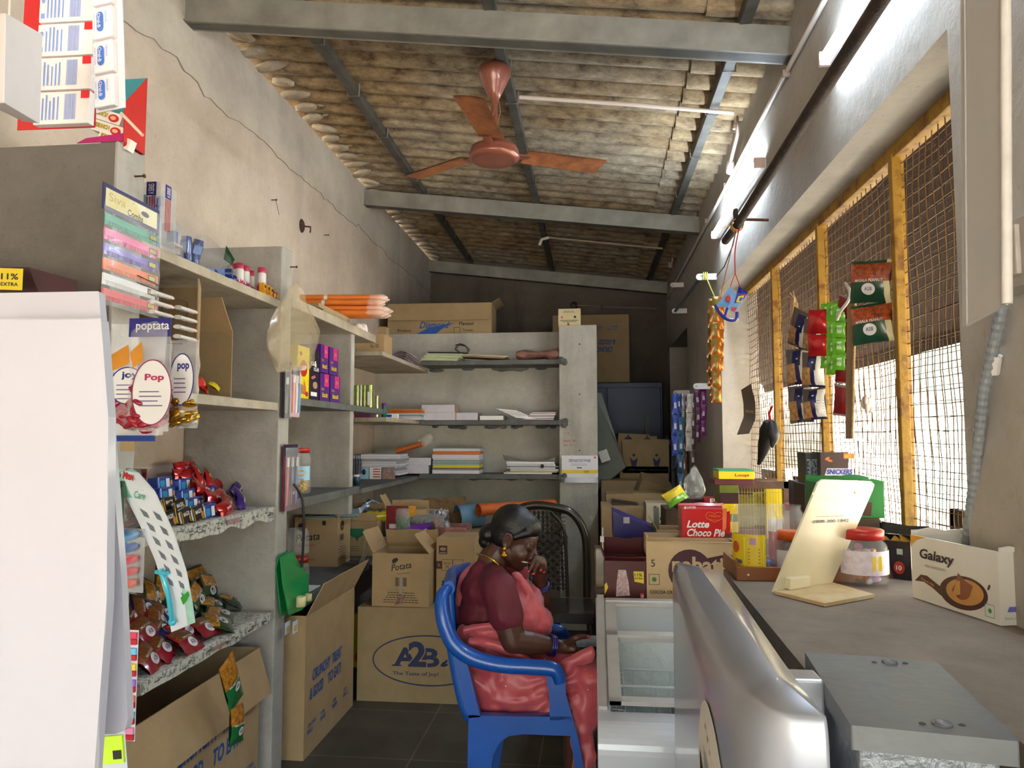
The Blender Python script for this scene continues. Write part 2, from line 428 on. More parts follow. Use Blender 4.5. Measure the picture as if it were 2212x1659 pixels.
# ---------------------------------------------------------------- window_1: yellow painted steel bars with wire mesh
YL = C('#a88029', .6, .2, 14, c2='#7a4f1e', bump=.4, bscale=50, thr=(.36, .5))
WIRE = C('#573a1a', .7, .25, 20, c2='#76521f'); WIRE2 = C('#3a2614', .8, .25, 20)
wt = bpy.data.objects.new('window_1', None); COL.objects.link(wt); wt.location = (MX, 3.4, .95); struct(wt)
BY = [1.84, 2.53, 3.345, 4.175, 4.985]
for y in BY:
    b = MB(); b.bx((MX-.035, y-.016, .95), (MX-.005, y+.016, 2.44), YL); b.bx((MX+.0, y+.022, .95), (MX+.02, y+.036, 2.44), YL)
    b.build('window_bar', wt, 'w', bevel=.003)
b = MB(); b.bx((MX-.03, 1.8, 2.425), (MX+.02, 4.96, 2.47), YL); b.bx((MX-.03, 1.8, .95), (MX+.02, 4.96, .99), YL); b.build('window_rail', wt, 'w', bevel=.003)
def mesh_panel(x, sy, sz, r, m, seed):
    random.seed(seed); b = MB()
    y = 1.82
    while y < 4.98:
        pts = [(x+.006*math.sin(k*1.7+y*9), y+.006*noise.noise((y*7, k*.5, seed)), .97+1.47*k/10) for k in range(11)]
        b.tube(pts, r, m, 4, False); y += sy
    z = 1.0
    while z < 2.44:
        pts = [(x+.006*math.sin(k*1.3+z*9), 1.81+3.15*k/26, z+.006*noise.noise((z*5, k*.45, seed+3))) for k in range(27)]
        b.tube(pts, r, m, 4, False); z += sz
    return b
mesh_panel(MX+.0, .048, .04, .0019, WIRE, 3).build('wire_mesh', wt, 'w')
mesh_panel(MX+.04, .055, .047, .0016, WIRE2, 5).build('wire_mesh', wt, 'w')
random.seed(11)
# ---------------------------------------------------------------- tube lights
def tubelight(p0, p1, label):
    p0, p1 = Vector(p0), Vector(p1); c = (p0+p1)/2
    t = thing('tube_light', label, 'light', c)
    d = (p1-p0)
    b = MB(); b.box(c+Vector((.022, 0, 0)), (.03, d.length, .045), C('#e8e8ea', .4, .02)); b.build('fitting', t, 'w', bevel=.004)
    b = MB(); b.tube([p0+Vector((-.008, 0, .0)), p1+Vector((-.008, 0, 0))], .015, C('#dff0ff', .3, .0, emis=24), 10); b.build('tube', t, 'w')
    for p in (p0, p1):
        e = MB(); e.box(p+Vector((.002, 0, 0)), (.05, .02, .05), C('#d5b9b0', .5, .03)); e.build('end_cap', t, 'w', bevel=.004)
a = P(1638, 352, X=.81); c_ = P(1543, 508, X=.81)
tubelight((.812, a.y, (a.z+c_.z)/2), (.812, c_.y, (a.z+c_.z)/2), 'lit white tube light on the right wall, farther one by the knotted rod end')
a2 = P(1782, 128, X=.81)
tubelight((.812, a2.y, a2.z), (.812, a2.y-1.2, a2.z), 'lit white tube light on the right wall, nearest the viewer at the top')
# PVC conduits and junction boxes
PVC = C('#cfc3b8', .45, .05, 9); PVCD = C('#a39184', .6, .08, 9)
b = MB()
q0 = P(1800, 0, X=.835); q1 = P(1700, 165, X=.835); q2 = P(1590, 358, X=.835); q3 = P(1465, 580, X=.835)
zc = (q1.z+q2.z)/2
b.tube([(.835, .4, zc+.02), (.835, q1.y, zc+.01), (.835, q2.y, zc), (.835, q3.y, zc-.02), (.835, 8.1, zc-.03)], .011, PVC, 10)
for y in (2.1, q1.y, q2.y+.3, 5.3): b.box((.832, y, zc), (.03, .012, .03), PVCD)
tag(b.build('electrical_conduit', off=(.835, 3, zc)), 'long white pvc conduit running along the top of the right wall', 'conduit')
def jbox(px, py, bx, by, label):
    p = P(px, py, X=.815)
    t = thing('junction_box', label, 'junction box', p)
    b = MB(); b.lathe([(0, -.02), (.04, -.02), (.042, .0), (.034, .018), (0, .02)], C('#d9cfc4', .4, .05), 18, p, Matrix.Rotation(-PI/2, 4, 'Y')); b.build('box', t, 'w')
    q = P(bx, by, X=.815); b = MB(); top = Vector((.80, q.y, roofz(.8)-.06))
    b.tube([p+Vector((0, -.02, .03)), Vector((.815, q.y, p.z+.1)), Vector((.815, q.y, q.z)), top], .011, C('#b79f90', .5, .06), 8); b.build('pipe', t, 'w')
jbox(1577, 362, 1592, 250, 'round white junction box on the right wall above the farther tube light')
jbox(1448, 570, 1453, 560, 'small round junction box at the far end of the right wall')
b = MB(); qa = P(1122, 210, Z=roofz(-.4)-.06); qb = P(1585, 244, Z=roofz(.75)-.06)
b.tube([qa, (qa+qb)/2+Vector((0, 0, .005)), qb], .011, C('#d8c8bc', .45, .05), 10)
tag(b.build('ceiling_conduit', off=qa), 'white pvc pipe crossing under the roof from the fan to the right wall', 'conduit')
b = MB(); qa = P(1185, 513, Z=roofz(-.4)-.05); qb = P(1432, 537, Z=roofz(.7)-.05)
b.tube([qa, qb], .010, C('#a8917a', .45, .05), 8); b.tube([P(1165, 530, Y=qa.y), P(1170, 517, Y=qa.y), qa], .016, C('#cfc3ae', .5, .05), 8)
tag(b.build('ceiling_conduit', off=qa), 'thin brownish pipe under the rear roof behind the middle beam', 'conduit')
# rusty hanging pipe with rods
RUST = C('#4d3c33', .7, .3, 30, metal=.4, c2='#33302f', bump=.4, bscale=90)
wr_ = P(1660, 475, X=.85); pe = P(1592, 487, Y=wr_.y); pn = P(1900, 5, X=pe.x)
t = thing('hanging_pipe', 'long rusty iron pipe held off the right wall beside the tube lights', 'pipe', pe)
far = P(1567, 520, X=pe.x)
b = MB(); b.tube([(pe.x, .8, pe.z+(pn.z-pe.z)*1.3), pn, pe, far], .021, RUST, 12); b.build('pipe', t, 'w')
b = MB(); b.tube([wr_, pe+Vector((0, 0, .03))], .007, C('#6e4331', .8, .3, 60, bump=.5, bscale=120), 8); b.tube([P(1588, 452, Y=pe.y), pe], .012, RUST, 8); b.build('support_rod', t, 'w')
b = MB()
for k in range(7): b.tube([pe+Vector((.028*math.cos(a_), .006*(k-3), .028*math.sin(a_))) for a_ in [i*.7 for i in range(10)]], .003, C('#b58a5a', .8, .15), 5)
b.tube([pe+Vector((-.03, 0, 0)), pe+Vector((-.07, 0, -.01)), pe+Vector((-.09, 0, -.02))], .003, C('#cabf86', .8, .1), 5)
b.build('string_knot', t, 'w')
# strings hanging from the knot
strw = P(1556, 640, Y=pe.y); 
t = thing('hanging_string', 'thin orange string tied to the rusty pipe, hanging down to the sachet bundle', 'string', pe)
b = MB(); b.tube([pe, P(1575, 560, Y=pe.y), strw], .0025, C('#a8622c', .8, .1), 6); b.build('strand', t, 'w')
t = thing('hanging_string', 'black cord from the rusty pipe to the white curtain bracket', 'cord', pe)
b = MB(); b.tube([pe, P(1583, 530, Y=pe.y), P(1565, 575, Y=pe.y+.1), P(1548, 597, X=.84)], .003, C('#23201f', .6, .1), 6); b.build('strand', t, 'w')
# white brackets and rods
BR = C('#e4e2de', .35, .03)
def bracket(px, py, label, rot=0, ln=.10, rr=.021):
    p = P(px, py, X=.85)
    b = MB(); pts = []
    for k in range(9):
        a_ = PI/2+PI*k/8; pts.append((p.x-ln+rr*math.cos(a_), p.y, p.z+rr*math.sin(a_)))
    pts += [(p.x+.004, p.y, p.z-rr), (p.x+.004, p.y, p.z+rr)]
    b.prism(pts, (0, .02, 0), BR)
    b.tube([(p.x-ln, p.y-.004, p.z), (p.x-ln, p.y+.0, p.z)], .008, C('#b5b3b0', .4, .03), 10)
    return tag(b.build('curtain_bracket', off=p, bevel=.002), label, 'bracket', None), p
o_, br1 = bracket(1548, 597, 'white curtain bracket on the right wall tied with yellow string', ln=.115)
o_, br2 = bracket(1484, 671, 'small white curtain bracket at the lower end of the blue grey rod', ln=.11)
o_, br3 = bracket(1535, 834, 'white curtain bracket behind the golden sachet bundle', ln=.10)
o_, br4 = bracket(1490, 848, 'white curtain bracket carrying the dark sachet strips', ln=.12)
o_, br5 = bracket(1477, 615, 'off white bracket box at the far end of the right wall', ln=.10)
b = MB(); b.tube([br1+Vector((-.105, 0, 0)), br2+Vector((-.10, 0, 0))], .014, C('#77828f', .4, .06, metal=.3), 10)
tag(b.build('curtain_rod', off=br1), 'blue grey curtain rod between two white brackets on the right wall', 'curtain rod')
b = MB(); p0 = br1+Vector((-.09, -.01, 0))
for k in range(3): b.tube([p0+Vector((.012*k, -.012, .026)), p0+Vector((.012*k, -.02, 0)), p0+Vector((.012*k, -.012, -.026))], .004, C('#d9d36a', .8, .1), 5)
b.tube([p0+Vector((.012, -.02, 0)), P(1543, 640, Y=p0.y)], .004, C('#d9d36a', .8, .1), 6)
tag(b.build('yellow_string', off=p0), 'yellow string tied round the white curtain bracket', 'string')
# ---------------------------------------------------------------- masonry shelving along the left wall
CBD = C('#a98e68', .85, .07, 9, bump=.12, bscale=40)      # cardboard
CBD2 = C('#9c8562', .85, .08, 9, bump=.12, bscale=40); CBE = C('#7a6343', .9, .15, 60)
CBL = C('#c2a983', .85, .06, 9, bump=.1, bscale=40); CBI = C('#8d7350', .9, .08, 12)
BLUE = C('#1f4f9c', .7, .08, 30); NAVY = C('#2a3157', .7, .1, 30); BLK = C('#1c1a1b', .6, .1, 30)
WHT = C('#e9e7e6', .55, .03, 9); PAPER = C('#d9d6da', .8, .05, 12); RED = C('#b3161b', .4, .06, 12); YEL = C('#e0c51c', .4, .05, 12)
GREEN = C('#1d5a33', .4, .08, 12); ORG = C('#d5692a', .5, .08, 12); PINK = C('#d86b8c', .4, .06, 12); GOLD = C('#c9912f', .3, .15, 30, metal=.5)
NEWS = C('#b7b4aa', .9, .1, 60, c2='#77756f', thr=(.42, .5)); 
def slab(mb, x0, x1, y0, y1, z, th=.036, m=SLAB): mb.bx((x0, y0, z-th), (x1, y1, z), m)
def lumpy_edge(mb, y0, y1, x, z, m, n=10, r=.012):
    for k in range(n):
        y = rnd(y0, y1); mb.ball((x-.01, y, z-rnd(.005, .03)), (r, r*rnd(1, 3), r*.8), m, nu=7, nv=4)
t = thing('concrete_shelving', 'plastered concrete shelf bay nearest the viewer, with four sweet shelves', 'shelving', (SX, 2.7, 0))
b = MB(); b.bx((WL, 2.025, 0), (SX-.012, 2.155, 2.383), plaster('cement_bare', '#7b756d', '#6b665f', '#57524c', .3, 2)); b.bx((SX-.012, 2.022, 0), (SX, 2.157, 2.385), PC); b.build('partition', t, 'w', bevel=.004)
for z in (2.12, 1.655, 1.19, .735):
    b = MB(); slab(b, WL, SX, 2.155, 3.205, z); lumpy_edge(b, 2.2, 3.2, SX, z, SLAB, 8, .008); b.build('shelf', t, 'w', bevel=.003)
for z in (1.655, 1.19, .735):
    b = MB(); slab(b, WL, SX, .9, 2.025, z); b.build('shelf', t, 'w', bevel=.003)
t = thing('concrete_shelving', 'plastered concrete shelf bay in the middle of the left wall, with purple biscuit boxes', 'shelving', (SX, 3.8, 0))
b = MB(); b.bx((WL, 3.21, 0), (SX, 3.325, 2.375), PC); b.build('partition', t, 'w', bevel=.006)
b = MB(); b.bx((WL, 4.268, 1.045), (SX-.02, 4.33, 2.12), PC); b.build('partition', t, 'w', bevel=.004)
b = MB(); slab(b, WL, SX, 3.325, 4.70, 2.165, .05); b.build('shelf', t, 'w', bevel=.003)
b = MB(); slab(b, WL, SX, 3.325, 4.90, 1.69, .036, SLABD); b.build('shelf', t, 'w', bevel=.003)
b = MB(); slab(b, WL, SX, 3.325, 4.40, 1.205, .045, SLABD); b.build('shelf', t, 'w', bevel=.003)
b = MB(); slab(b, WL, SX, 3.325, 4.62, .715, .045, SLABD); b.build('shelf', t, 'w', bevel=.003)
t = thing('corner_shelving', 'pale concrete shelves turning the corner along the middle wall', 'shelving', (-1, 5.9, 0))
def lsh(z, y0, m1, m2, zb):
    b = MB(); slab(b, WL, -1.385, y0, 6.2, z, .03, m1); b.build('shelf', t, 'w', bevel=.003)
    b = MB(); slab(b, -1.38, -.262, 5.885, 6.2, zb, .038, m2); b.bx((-.262, 5.872, zb-.038), (-.205, 5.9, zb+.002), m2)
    for k in range(9): b.ball((-.21+rnd(-.03, .01), 5.885, zb-.02+rnd(-.025, .02)), rnd(.012, .024), SLABD, nu=8, nv=5)
    for k in range(16): b.ball((rnd(-1.35, -.3), 6.195, zb-.045+rnd(-.01, .004)), (rnd(.03, .07), .012, .015), SLABD, nu=8, nv=5)
    b.build('shelf', t, 'w', bevel=.003)
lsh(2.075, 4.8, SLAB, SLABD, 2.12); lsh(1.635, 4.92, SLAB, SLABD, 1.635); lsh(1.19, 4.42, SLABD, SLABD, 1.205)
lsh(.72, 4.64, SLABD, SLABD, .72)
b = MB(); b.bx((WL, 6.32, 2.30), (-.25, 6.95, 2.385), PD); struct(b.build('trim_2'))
# nails, wall plug, small wall marks
NAIL = C('#4a2c22', .6, .2, 60, metal=.4)
def nail(px, py, X=None, Y=None, label='', d=(1, 0, 0), wire=False, ln=.03):
    p = P(px, py, X=X, Y=Y); d = Vector(d)
    b = MB(); b.tube([p-d*.004, p+d*ln], .003, NAIL, 6); b.tube([p+d*ln, p+d*(ln+.004)], .006, NAIL, 8)
    if wire: b.tube([p+d*(ln-.004), p+d*ln+Vector((0, .015, -.03)), p+d*ln*.9+Vector((0, .05, -.075))], .0015, NAIL, 5)
    tag(b.build('nail', off=p), label, 'nail')
nail(586, 432, X=WL, label='rusty nail in the left wall with a short hanging wire', wire=True)
nail(700, 508, X=WL, label='tiny dark nail in the left wall farthest from the viewer')
nail(291, 381, X=SX, label='rusty nail in the end of the nearest shelf partition')
nail(627, 577, X=SX, label='bent nail above the crumpled plastic bag on the second partition')
for k, py in enumerate((744, 852, 973)): nail(1252, py, Y=5.9, d=(0, -1, 0), ln=.02, label=('top', 'middle', 'lowest')[k]+' rusty nail in the front of the concrete end column')
p = P(651, 488, X=WL)
b = MB(); b.ball(p, (.02, .035, .045), C('#3b2a20', .9, .3, 50)); b.tube([p, p+Vector((.05, .03, .0)), p+Vector((.04, .05, -.03))], .006, NAIL, 6)
tag(b.build('broken_socket', off=p), 'rusty broken fixing sticking out of a hole in the left wall', 'wall fixing')
p = P(1240, 660, Y=8.36)
b = MB(); b.lathe([(0, 0), (.045, 0), (.045, -.03), (.02, -.05), (0, -.05)], C('#3d342c', .5, .1), 16, p, Matrix.Rotation(-PI/2, 4, 'X')@Matrix.Scale(-1, 4, (0, 0, 1)))
b.tube([p+Vector((.03, -.01, 0)), P(1300, 662, Y=8.35), P(1420, 667, Y=8.35)], .008, C('#8d7d6b', .7, .1), 6); b.box(P(1300, 664, Y=8.34), (.02, .02, .06), C('#4a4038', .7, .1))
tag(b.build('wall_bulb_holder', off=p), 'old round bulb holder with cable on the rear wall', 'bulb holder')
# ---------------------------------------------------------------- cartons
def faces(w, d, h):
    "print frames of a box that stands on its local origin, front is -y"
    return dict(front=frame((-w/2, -d/2, 0), (1, 0, 0), (0, 0, 1)), right=frame((w/2, -d/2, 0), (0, 1, 0), (0, 0, 1)),
                left=frame((-w/2, d/2, 0), (0, -1, 0), (0, 0, 1)), top=frame((-w/2, -d/2, h), (1, 0, 0), (0, 1, 0)), back=frame((w/2, d/2, 0), (-1, 0, 0), (0, 0, 1)))
def carton(label, loc, rz, w, d, h, m=CBD, prn=None, flaps=(), open_=True, group=None, name='cardboard_carton', cat='carton', sides=None, inm=None, tape=False):
    t = thing(name, label, cat, loc, rz, group)
    b = MB(); th = .005; inm = inm or CBI
    if open_:
        b.bx((-w/2, -d/2, 0), (w/2, -d/2+th, h), m); b.bx((-w/2, d/2-th, 0), (w/2, d/2, h), m)
        b.bx((-w/2, -d/2+th, 0), (-w/2+th, d/2-th, h), m); b.bx((w/2-th, -d/2+th, 0), (w/2, d/2-th, h), m)
        b.bx((-w/2+th, -d/2+th, 0), (w/2-th, d/2-th, th), inm)
    else:
        b.bx((-w/2, -d/2, 0), (w/2, d/2, h), m)
        T = faces(w, d, h)['top']; b.pr(T, 0, d/2-.001, w, d/2+.001, CBE)
        if tape: b.pr(T, 0, d/2-.025, w, d/2+.025, C('#b99f72', .25, .04))
    if prn: prn(b, faces(w, d, h))
    b.build('body', t, bevel=.0015 if min(w, d, h) > .1 else .0008, seg=1)
    for side, ang, ln in flaps:
        f = MB(); a = R(ang)
        # angle 0 = lying outward flat, 90 = straight up, -80 = folded down outside
        if side in ('front', 'back'):
            s = -1 if side == 'front' else 1; W = w*.985
            e0 = Vector((-W/2, s*d/2, h)); e1 = Vector((W/2, s*d/2, h)); o = Vector((0, s*math.cos(a), math.sin(a)))
        else:
            s = -1 if side == 'left' else 1; W = d*.985
            e0 = Vector((s*w/2, -W/2, h)); e1 = Vector((s*w/2, W/2, h)); o = Vector((s*math.cos(a), 0, math.sin(a)))
        tt = (e1-e0).normalized()
        nn = 6; vs = []
        for k in range(nn+1):
            u = k/nn; j = rnd(-.004, .004)
            vs.append((e0.lerp(e1, u), e0.lerp(e1, u*.99+.005)+o*(ln+j)))
        nrm = tt.cross(o).normalized()*.004
        V = []
        for k in range(nn+1): V += [vs[k][0], vs[k][1], vs[k][0]+nrm, vs[k][1]+nrm]
        fs = []
        for k in range(nn):
            q = 4*k; fs += [(q, q+1, q+5, q+4), (q+2, q+6, q+7, q+3), (q+1, q+3, q+7, q+5), (q, q+4, q+6, q+2)]
        fs += [(0, 2, 3, 1), (4*nn, 4*nn+1, 4*nn+3, 4*nn+2)]
        f.add(V, fs, m); f.build('flap', t)
    return t
def leaf(b, T, x, y, s, m):
    for a, dx, dy in ((1.1, 0, 0), (.5, .012, -.006), (1.9, -.008, -.004)):
        b.pe(T, x+dx*s*60, y+dy*s*60+.01, .9*s, .38*s, m, rot=a, n=14)
# A2B carton
def pr_a2b(b, Fc):
    T = Fc['front']; w = .80
    b.pring(T, .415, .235, .325, .142, .008, NAVY, 60)
    b.pt(T, 'A', .215, .20, .105, NAVY, bold=.03, w=.135); b.pt(T, 'B', .375, .20, .105, NAVY, bold=.03, w=.105)
    b.pr(T, .205, .20, .26, .208, NAVY); b.pr(T, .30, .20, .35, .208, NAVY)
    b.pt(T, '2', .298, .196, .150, CBD2, w=.112, bold=.075, lift=.0030); b.pt(T, '2', .300, .199, .142, NAVY, w=.104, bold=.035, lift=.0038)
    for x, y, a in ((.498, .218, .9), (.515, .230, .9), (.512, .212, .3)): b.pe(T, x, y, .017, .007, NAVY, .001, 14, a)
    b.pt(T, 'The Taste of Joy!', .21, .145, .026, NAVY, w=.265, bold=.012)
p = P(772, 1514, Z=0)
carton('large closed brown carton with a navy oval emblem, standing on the floor', (-1.345+.40, 4.22+.24, 0), 0, .80, .46, .525, CBD2, pr_a2b, open_=False)
def small_lines(b, T, x0, y0, x1, y1, n, m, anchor='c'):
    for k in range(n):
        y = y1-(y1-y0)*(k+.5)/n; hw = (x1-x0)/2*rnd(.6, 1); cx = (x0+x1)/2; x = cx-hw
        while x < cx+hw:
            l_ = rnd(.006, .02); b.pr(T, x, y-.002, min(x+l_, cx+hw), y+.002, m, .0006); x += l_+.004
def barcode(b, T, x0, y0, x1, y1, m):
    x = x0
    while x < x1:
        l_ = rnd(.2, 1)*(x1-x0)/34; b.pr(T, x, y0, x+l_, y1, m, .0007); x += l_+rnd(.4, 1)*(x1-x0)/40
def pr_pot(b, Fc):
    T = Fc['front']
    b.pt(T, 'Potata', .115, .20, .036, BLK, w=.12, shear=.25, rot=.18, bold=.01); b.pt(T, 'Spicy Biscuits', .15, .18, .010, BLK, w=.075, rot=.12)
    b.pe(T, .135, .262, .020, .012, BLK, rot=.5); b.pr(T, .115, .243, .14, .247, BLK); b.pr(T, .128, .27, .150, .274, BLK)
    barcode(b, T, .138, .115, .205, .165, BLK)
    b.pring(T, .14, .093, .05, .006, .001, BLK); small_lines(b, T, .065, .018, .28, .085, 5, BLK)
    tp = C('#c9bfa8', .2, .05, alpha=.55); b.pr(T, .163, .03, .183, .17, tp, .003)
    b.pp(T, [(.135, .01), (.18, .02), (.2, .06), (.16, .075), (.15, .04)], C('#a58878', .3, .3, 60, c2='#7c3b36', alpha=.8), .0032)
carton('open brown biscuit carton standing on the large emblem carton', (-1.10, 4.40, .527), -.015, .335, .30, .30, CBD, pr_pot, [('left', 62, .14), ('back', 115, .12), ('right', 130, .14), ('front', 150, .0)], name='cardboard_carton')
BRN = C('#4a2530', .7, .1, 20)
def pr_rco(b, Fc):
    T = Fc['front']
    for k, s in enumerate(('K', 'RCO', 'IND')):
        x = .0+k*.062
        if k == 0: b.pr(T, 0, .20, .035, .245, BRN); b.pt(T, 'K', .012, .212, .018, CBD2, bold=.02, lift=.003)
        else:
            b.pring(T, x+.005, .222, .028*1.35, .028*1.35, .003, BRN, 4)
            # square outline
            b.L += 1
            b.pt(T, s, x-.014, .226 if k == 1 else .215, .012, BRN, w=.036, bold=.01)
            if k == 1: b.pt(T, '30', x-.006, .207, .012, BRN, w=.02, bold=.01)
    b.pr(T, .015, .285, .065, .335, BRN); b.pe(T, .04, .315, .018, .010, CBD2, .003); b.pr(T, .02, .29, .06, .296, CBD2, .003)
    small_lines(b, T, .05, .13, .13, .15, 2, BRN)
carton('closed brown carton printed RCO 30 and IND beside the biscuit carton', (-.80, 4.50, .527), 0, .23, .28, .38, CBD, pr_rco, open_=False)
carton('pink foil lined open carton top behind the RCO carton', (-.90, 4.84, 0), 0, .20, .24, .925, C('#b37f78', .25, .25, 50, metal=.3), None, [('left', 80, .05)])
# heap support cartons (their tops carry the wrappers)
carton('brown carton beneath the heap of wrappers', (-1.215, 5.20, 0), 0, .33, .7, .84, CBD2, None, open_=False)
carton('brown carton beneath the green box by the woven chair', (-.80, 5.35, 0), 0, .44, .6, .86, CBD2, None, open_=False)
t_ = carton('small open brown carton just behind the seated woman', (-.66, 4.80, .60), .35, .22, .20, .22, CBD, None, [('left', 35, .10), ('front', 60, .1)])
carton('brown carton carrying the small open carton behind the woman', (-.66, 4.82, 0), 0, .24, .24, .60, CBD2, None, open_=False)
# crunchy carton on the floor under the middle bay
def pr_crunch_side(b, T, s=1.0, ox=0, oy=0):
    b.pt(T, 'CRUNCHY  TREAT', .09*s+ox, .33*s+oy, .055*s, BLUE, w=.42*s, bold=.03, rot=.0, shear=.12)
    b.pt(T, '& GOOD', .06*s+ox, .25*s+oy, .055*s, BLUE, w=.18*s, bold=.03, shear=.12); b.pt(T, 'TO EAT!', .30*s+ox, .25*s+oy, .055*s, BLUE, w=.20*s, bold=.03, shear=.12)
    for k, (a, c) in enumerate((('CORN CHEESE', 'BALLS'), ('CORN', 'RINGS'), ('CORN', 'PUFFS'), ('CORN', 'BALLS'))):
        x = (.04+.17*k)*s+ox; b.pt(T, a, x, .13*s+oy, .016*s, BLUE, w=(.11 if k == 0 else .055)*s, bold=.02); b.pt(T, c, x, .10*s+oy, .022*s, BLUE, w=.07*s, bold=.02)
def pr_crunch(b, Fc):
    T = Fc['front']
    b.pt(T, 'THIS SIDE UP', -.11+.0, .44, .028, BLUE, w=.235, bold=.03) if False else b.pt(T, 'UP', .06, .44, .030, BLUE, w=.058, bold=.03)
    b.pr(T, .055, .13, .085, .34, BLUE); b.pp(T, [(.03, .34), (.11, .34), (.070, .40)], BLUE)
    b.pt(T, 'S ONLY', .045, .095, .014, BLUE, w=.065, bold=.02)
    pr_crunch_side(b, Fc['right'])
c_ = P(655, 1644, Z=0)
carton('tall open brown carton with blue CRUNCHY lettering under the middle bay', (c_.x-.20, c_.y+.36, 0), 0, .40, .72, .66, CBD, pr_crunch, [('right', 62, .17), ('front', -86, .13)])
def pr_crunch2(b, Fc):
    pr_crunch_side(b, Fc['right'], 1.15, .26, -.02)
    b.pring(Fc['right'], .60, .44, .13, .05, .006, BLUE)
carton('wide open brown carton with blue lettering under the nearest shelf bay', (SX-.02-.21, 2.62, 0), 0, .42, 1.0, .60, CBD, pr_crunch2, [('right', -72, .19), ('front', 100, .12)])
# on the lowest shelf of the middle bay
def pr_pot2(b, Fc):
    T = Fc['front']
    b.pt(T, 'Potata', .01, .145, .045, BLK, w=.15, shear=.25, rot=.12, bold=.01); b.pt(T, 'Spicy Biscuits', .03, .115, .014, BRN, w=.10, rot=.08)
    b.pt(T, 'for 12.5g X 144 Packs', .0, .035, .013, BLK, w=.13); b.pr(T, .175, .25, .195, .275, BLK); b.pe(T, .04, .235, .018, .024, BLK); b.pring(T, .055, .26, .02, .03, .003, RED)
    T = Fc['right']; b.pe(T, .08, .24, .035, .03, BLK); b.pt(T, 'Potata', .05, .225, .02, CBD, w=.06, lift=.003); barcode(b, T, .05, .15, .11, .19, BRN); small_lines(b, T, .02, .03, .17, .12, 6, BLK)
c_ = P(728, 1225, Z=.717)
carton('brown biscuit carton with open top on the low middle shelf', (c_.x-.135, c_.y+.12, .717), 0, .27, .24, .295, CBD, pr_pot2, [('back', 150, .10), ('right', 140, .1)])
def pr_grn(b, Fc):
    T = Fc['front']; g = C('#1d6b4c', .6, .1); b.pp(T, [(.01, .18), (.13, .18), (.135, .14), (.10, .12), (.09, .095), (.075, .12), (.03, .135)], g); small_lines(b, T, .02, .03, .11, .07, 3, g)
carton('brown carton with green print beside the biscuit carton on the low shelf', (-1.51, 4.88, .722), 0, .22, .20, .23, CBD, pr_grn, [('front', 95, .05), ('back', 90, .10)])
def pr_wine(b, Fc):
    T = Fc['front']; b.pr(T, 0, 0, .2, .2, C('#7c1420', .3, .2, 20)); b.pr(T, .02, .05, .10, .08, WHT); b.pp(T, [(.13, .02), (.2, .0), (.2, .2), (.15, .2)], C('#d99a2a', .3, .3, 20))
carton('open carton with dark red and gold artwork behind the green printed one', (-1.23, 4.93, .845), 0, .26, .14, .18, CBD, pr_wine, [('left', 60, .1), ('back', 90, .05)])
# on top of the middle wall
def pr_dia(b, Fc):
    T = Fc['front']; b.pt(T, 'Product', .09, .02, .028, BLK, w=.12, bold=.01); b.pt(T, 'Diamond', .28, .05, .06, BLUE, w=.25, bold=.02, shear=.3)
    b.pp(T, [(.25, .0), (.36, .055), (.60, .10), (.50, .06), (.42, .0)], BLUE); b.pt(T, 'Flavour', .63, .075, .030, BLK, w=.13, bold=.02)
    b.pring(T, .61, .03, .032, .032, .005, BLK, 4); b.pt(T, 'Tomato', .66, .022, .022, BLK, w=.09, bold=.01)
c_ = P(835, 708, Y=6.24)
carton('long brown carton printed Flavour lying on top of the middle wall', (c_.x+.46, 6.24+.20, 2.388), .02, .91, .38, .27, CBD2, pr_dia, [('front', -75, .16), ('right', 30, .08), ('back', 92, .03)])
def pr_up(b, Fc):
    T = Fc['front']; T2 = T@Matrix.Translation((.78, .70, 0))@Matrix.Rotation(PI, 4, 'Z')
    pr_crunch_side(b, T2, .95, .08, .02); b.pring(T2, .52, .50, .12, .08, .004, BLUE)
c_ = P(1360, 826, Y=7.6)
carton('big brown carton with upside down blue lettering on the dark cupboard', (c_.x-.39, 7.6+.25, c_.z), 0, .78, .5, .70, CBD2, pr_up, open_=False)
cz = c_.z
c2_ = P(1290, 826, Y=7.55)
# dark blue steel cupboard
DB = C('#16233f', .35, .12, 4, metal=.3, bump=.05)
t = thing('steel_cupboard', 'dark blue steel cupboard standing at the back of the store', 'cupboard', (.22, 7.75, 0))
x0, x1 = -.40, P(1433, 900, Y=7.5).x
b = MB(); b.bx((x0, 7.5, 0), (x1, 8.1, cz-.004), DB); b.build('body', t, 'w', bevel=.01)
for k in range(2):
    xa = x0+.02+(x1-x0-.04)*k/2; d = MB(); d.bx((xa+.005, 7.48, .08), (xa+(x1-x0-.04)/2-.005, 7.5, cz-.06), DB); o_ = d.build('door', t, 'w', bevel=.004)
    h_ = MB(); h_.bx((.17+.1*k, 7.46, 1.0), (.185+.1*k, 7.48, 1.15), C('#5d636b', .3, .1, metal=.8)); hh = h_.build('handle'); hh.parent = o_; hh.location = -Vector(t.location)
for px in (1370, 1388, 1410):
    pass
b = MB(); pA = P(1398, 900, Y=7.4); b.bx((pA.x-.02, 7.40, 0), (pA.x+.02, 7.44, pA.z), C('#1b222c', .4, .1)); b.bx((pA.x+.06, 7.40, 0), (pA.x+.08, 7.44, pA.z-.2), C('#1b222c', .4, .1))
b.bx((pA.x-.03, 7.38, pA.z-.3), (pA.x+.10, 7.45, pA.z-.27), C('#1b222c', .4, .1))
tag(b.build('metal_rack', off=(pA.x, 7.42, 0)), 'dark metal rack post beside the blue cupboard', 'rack')
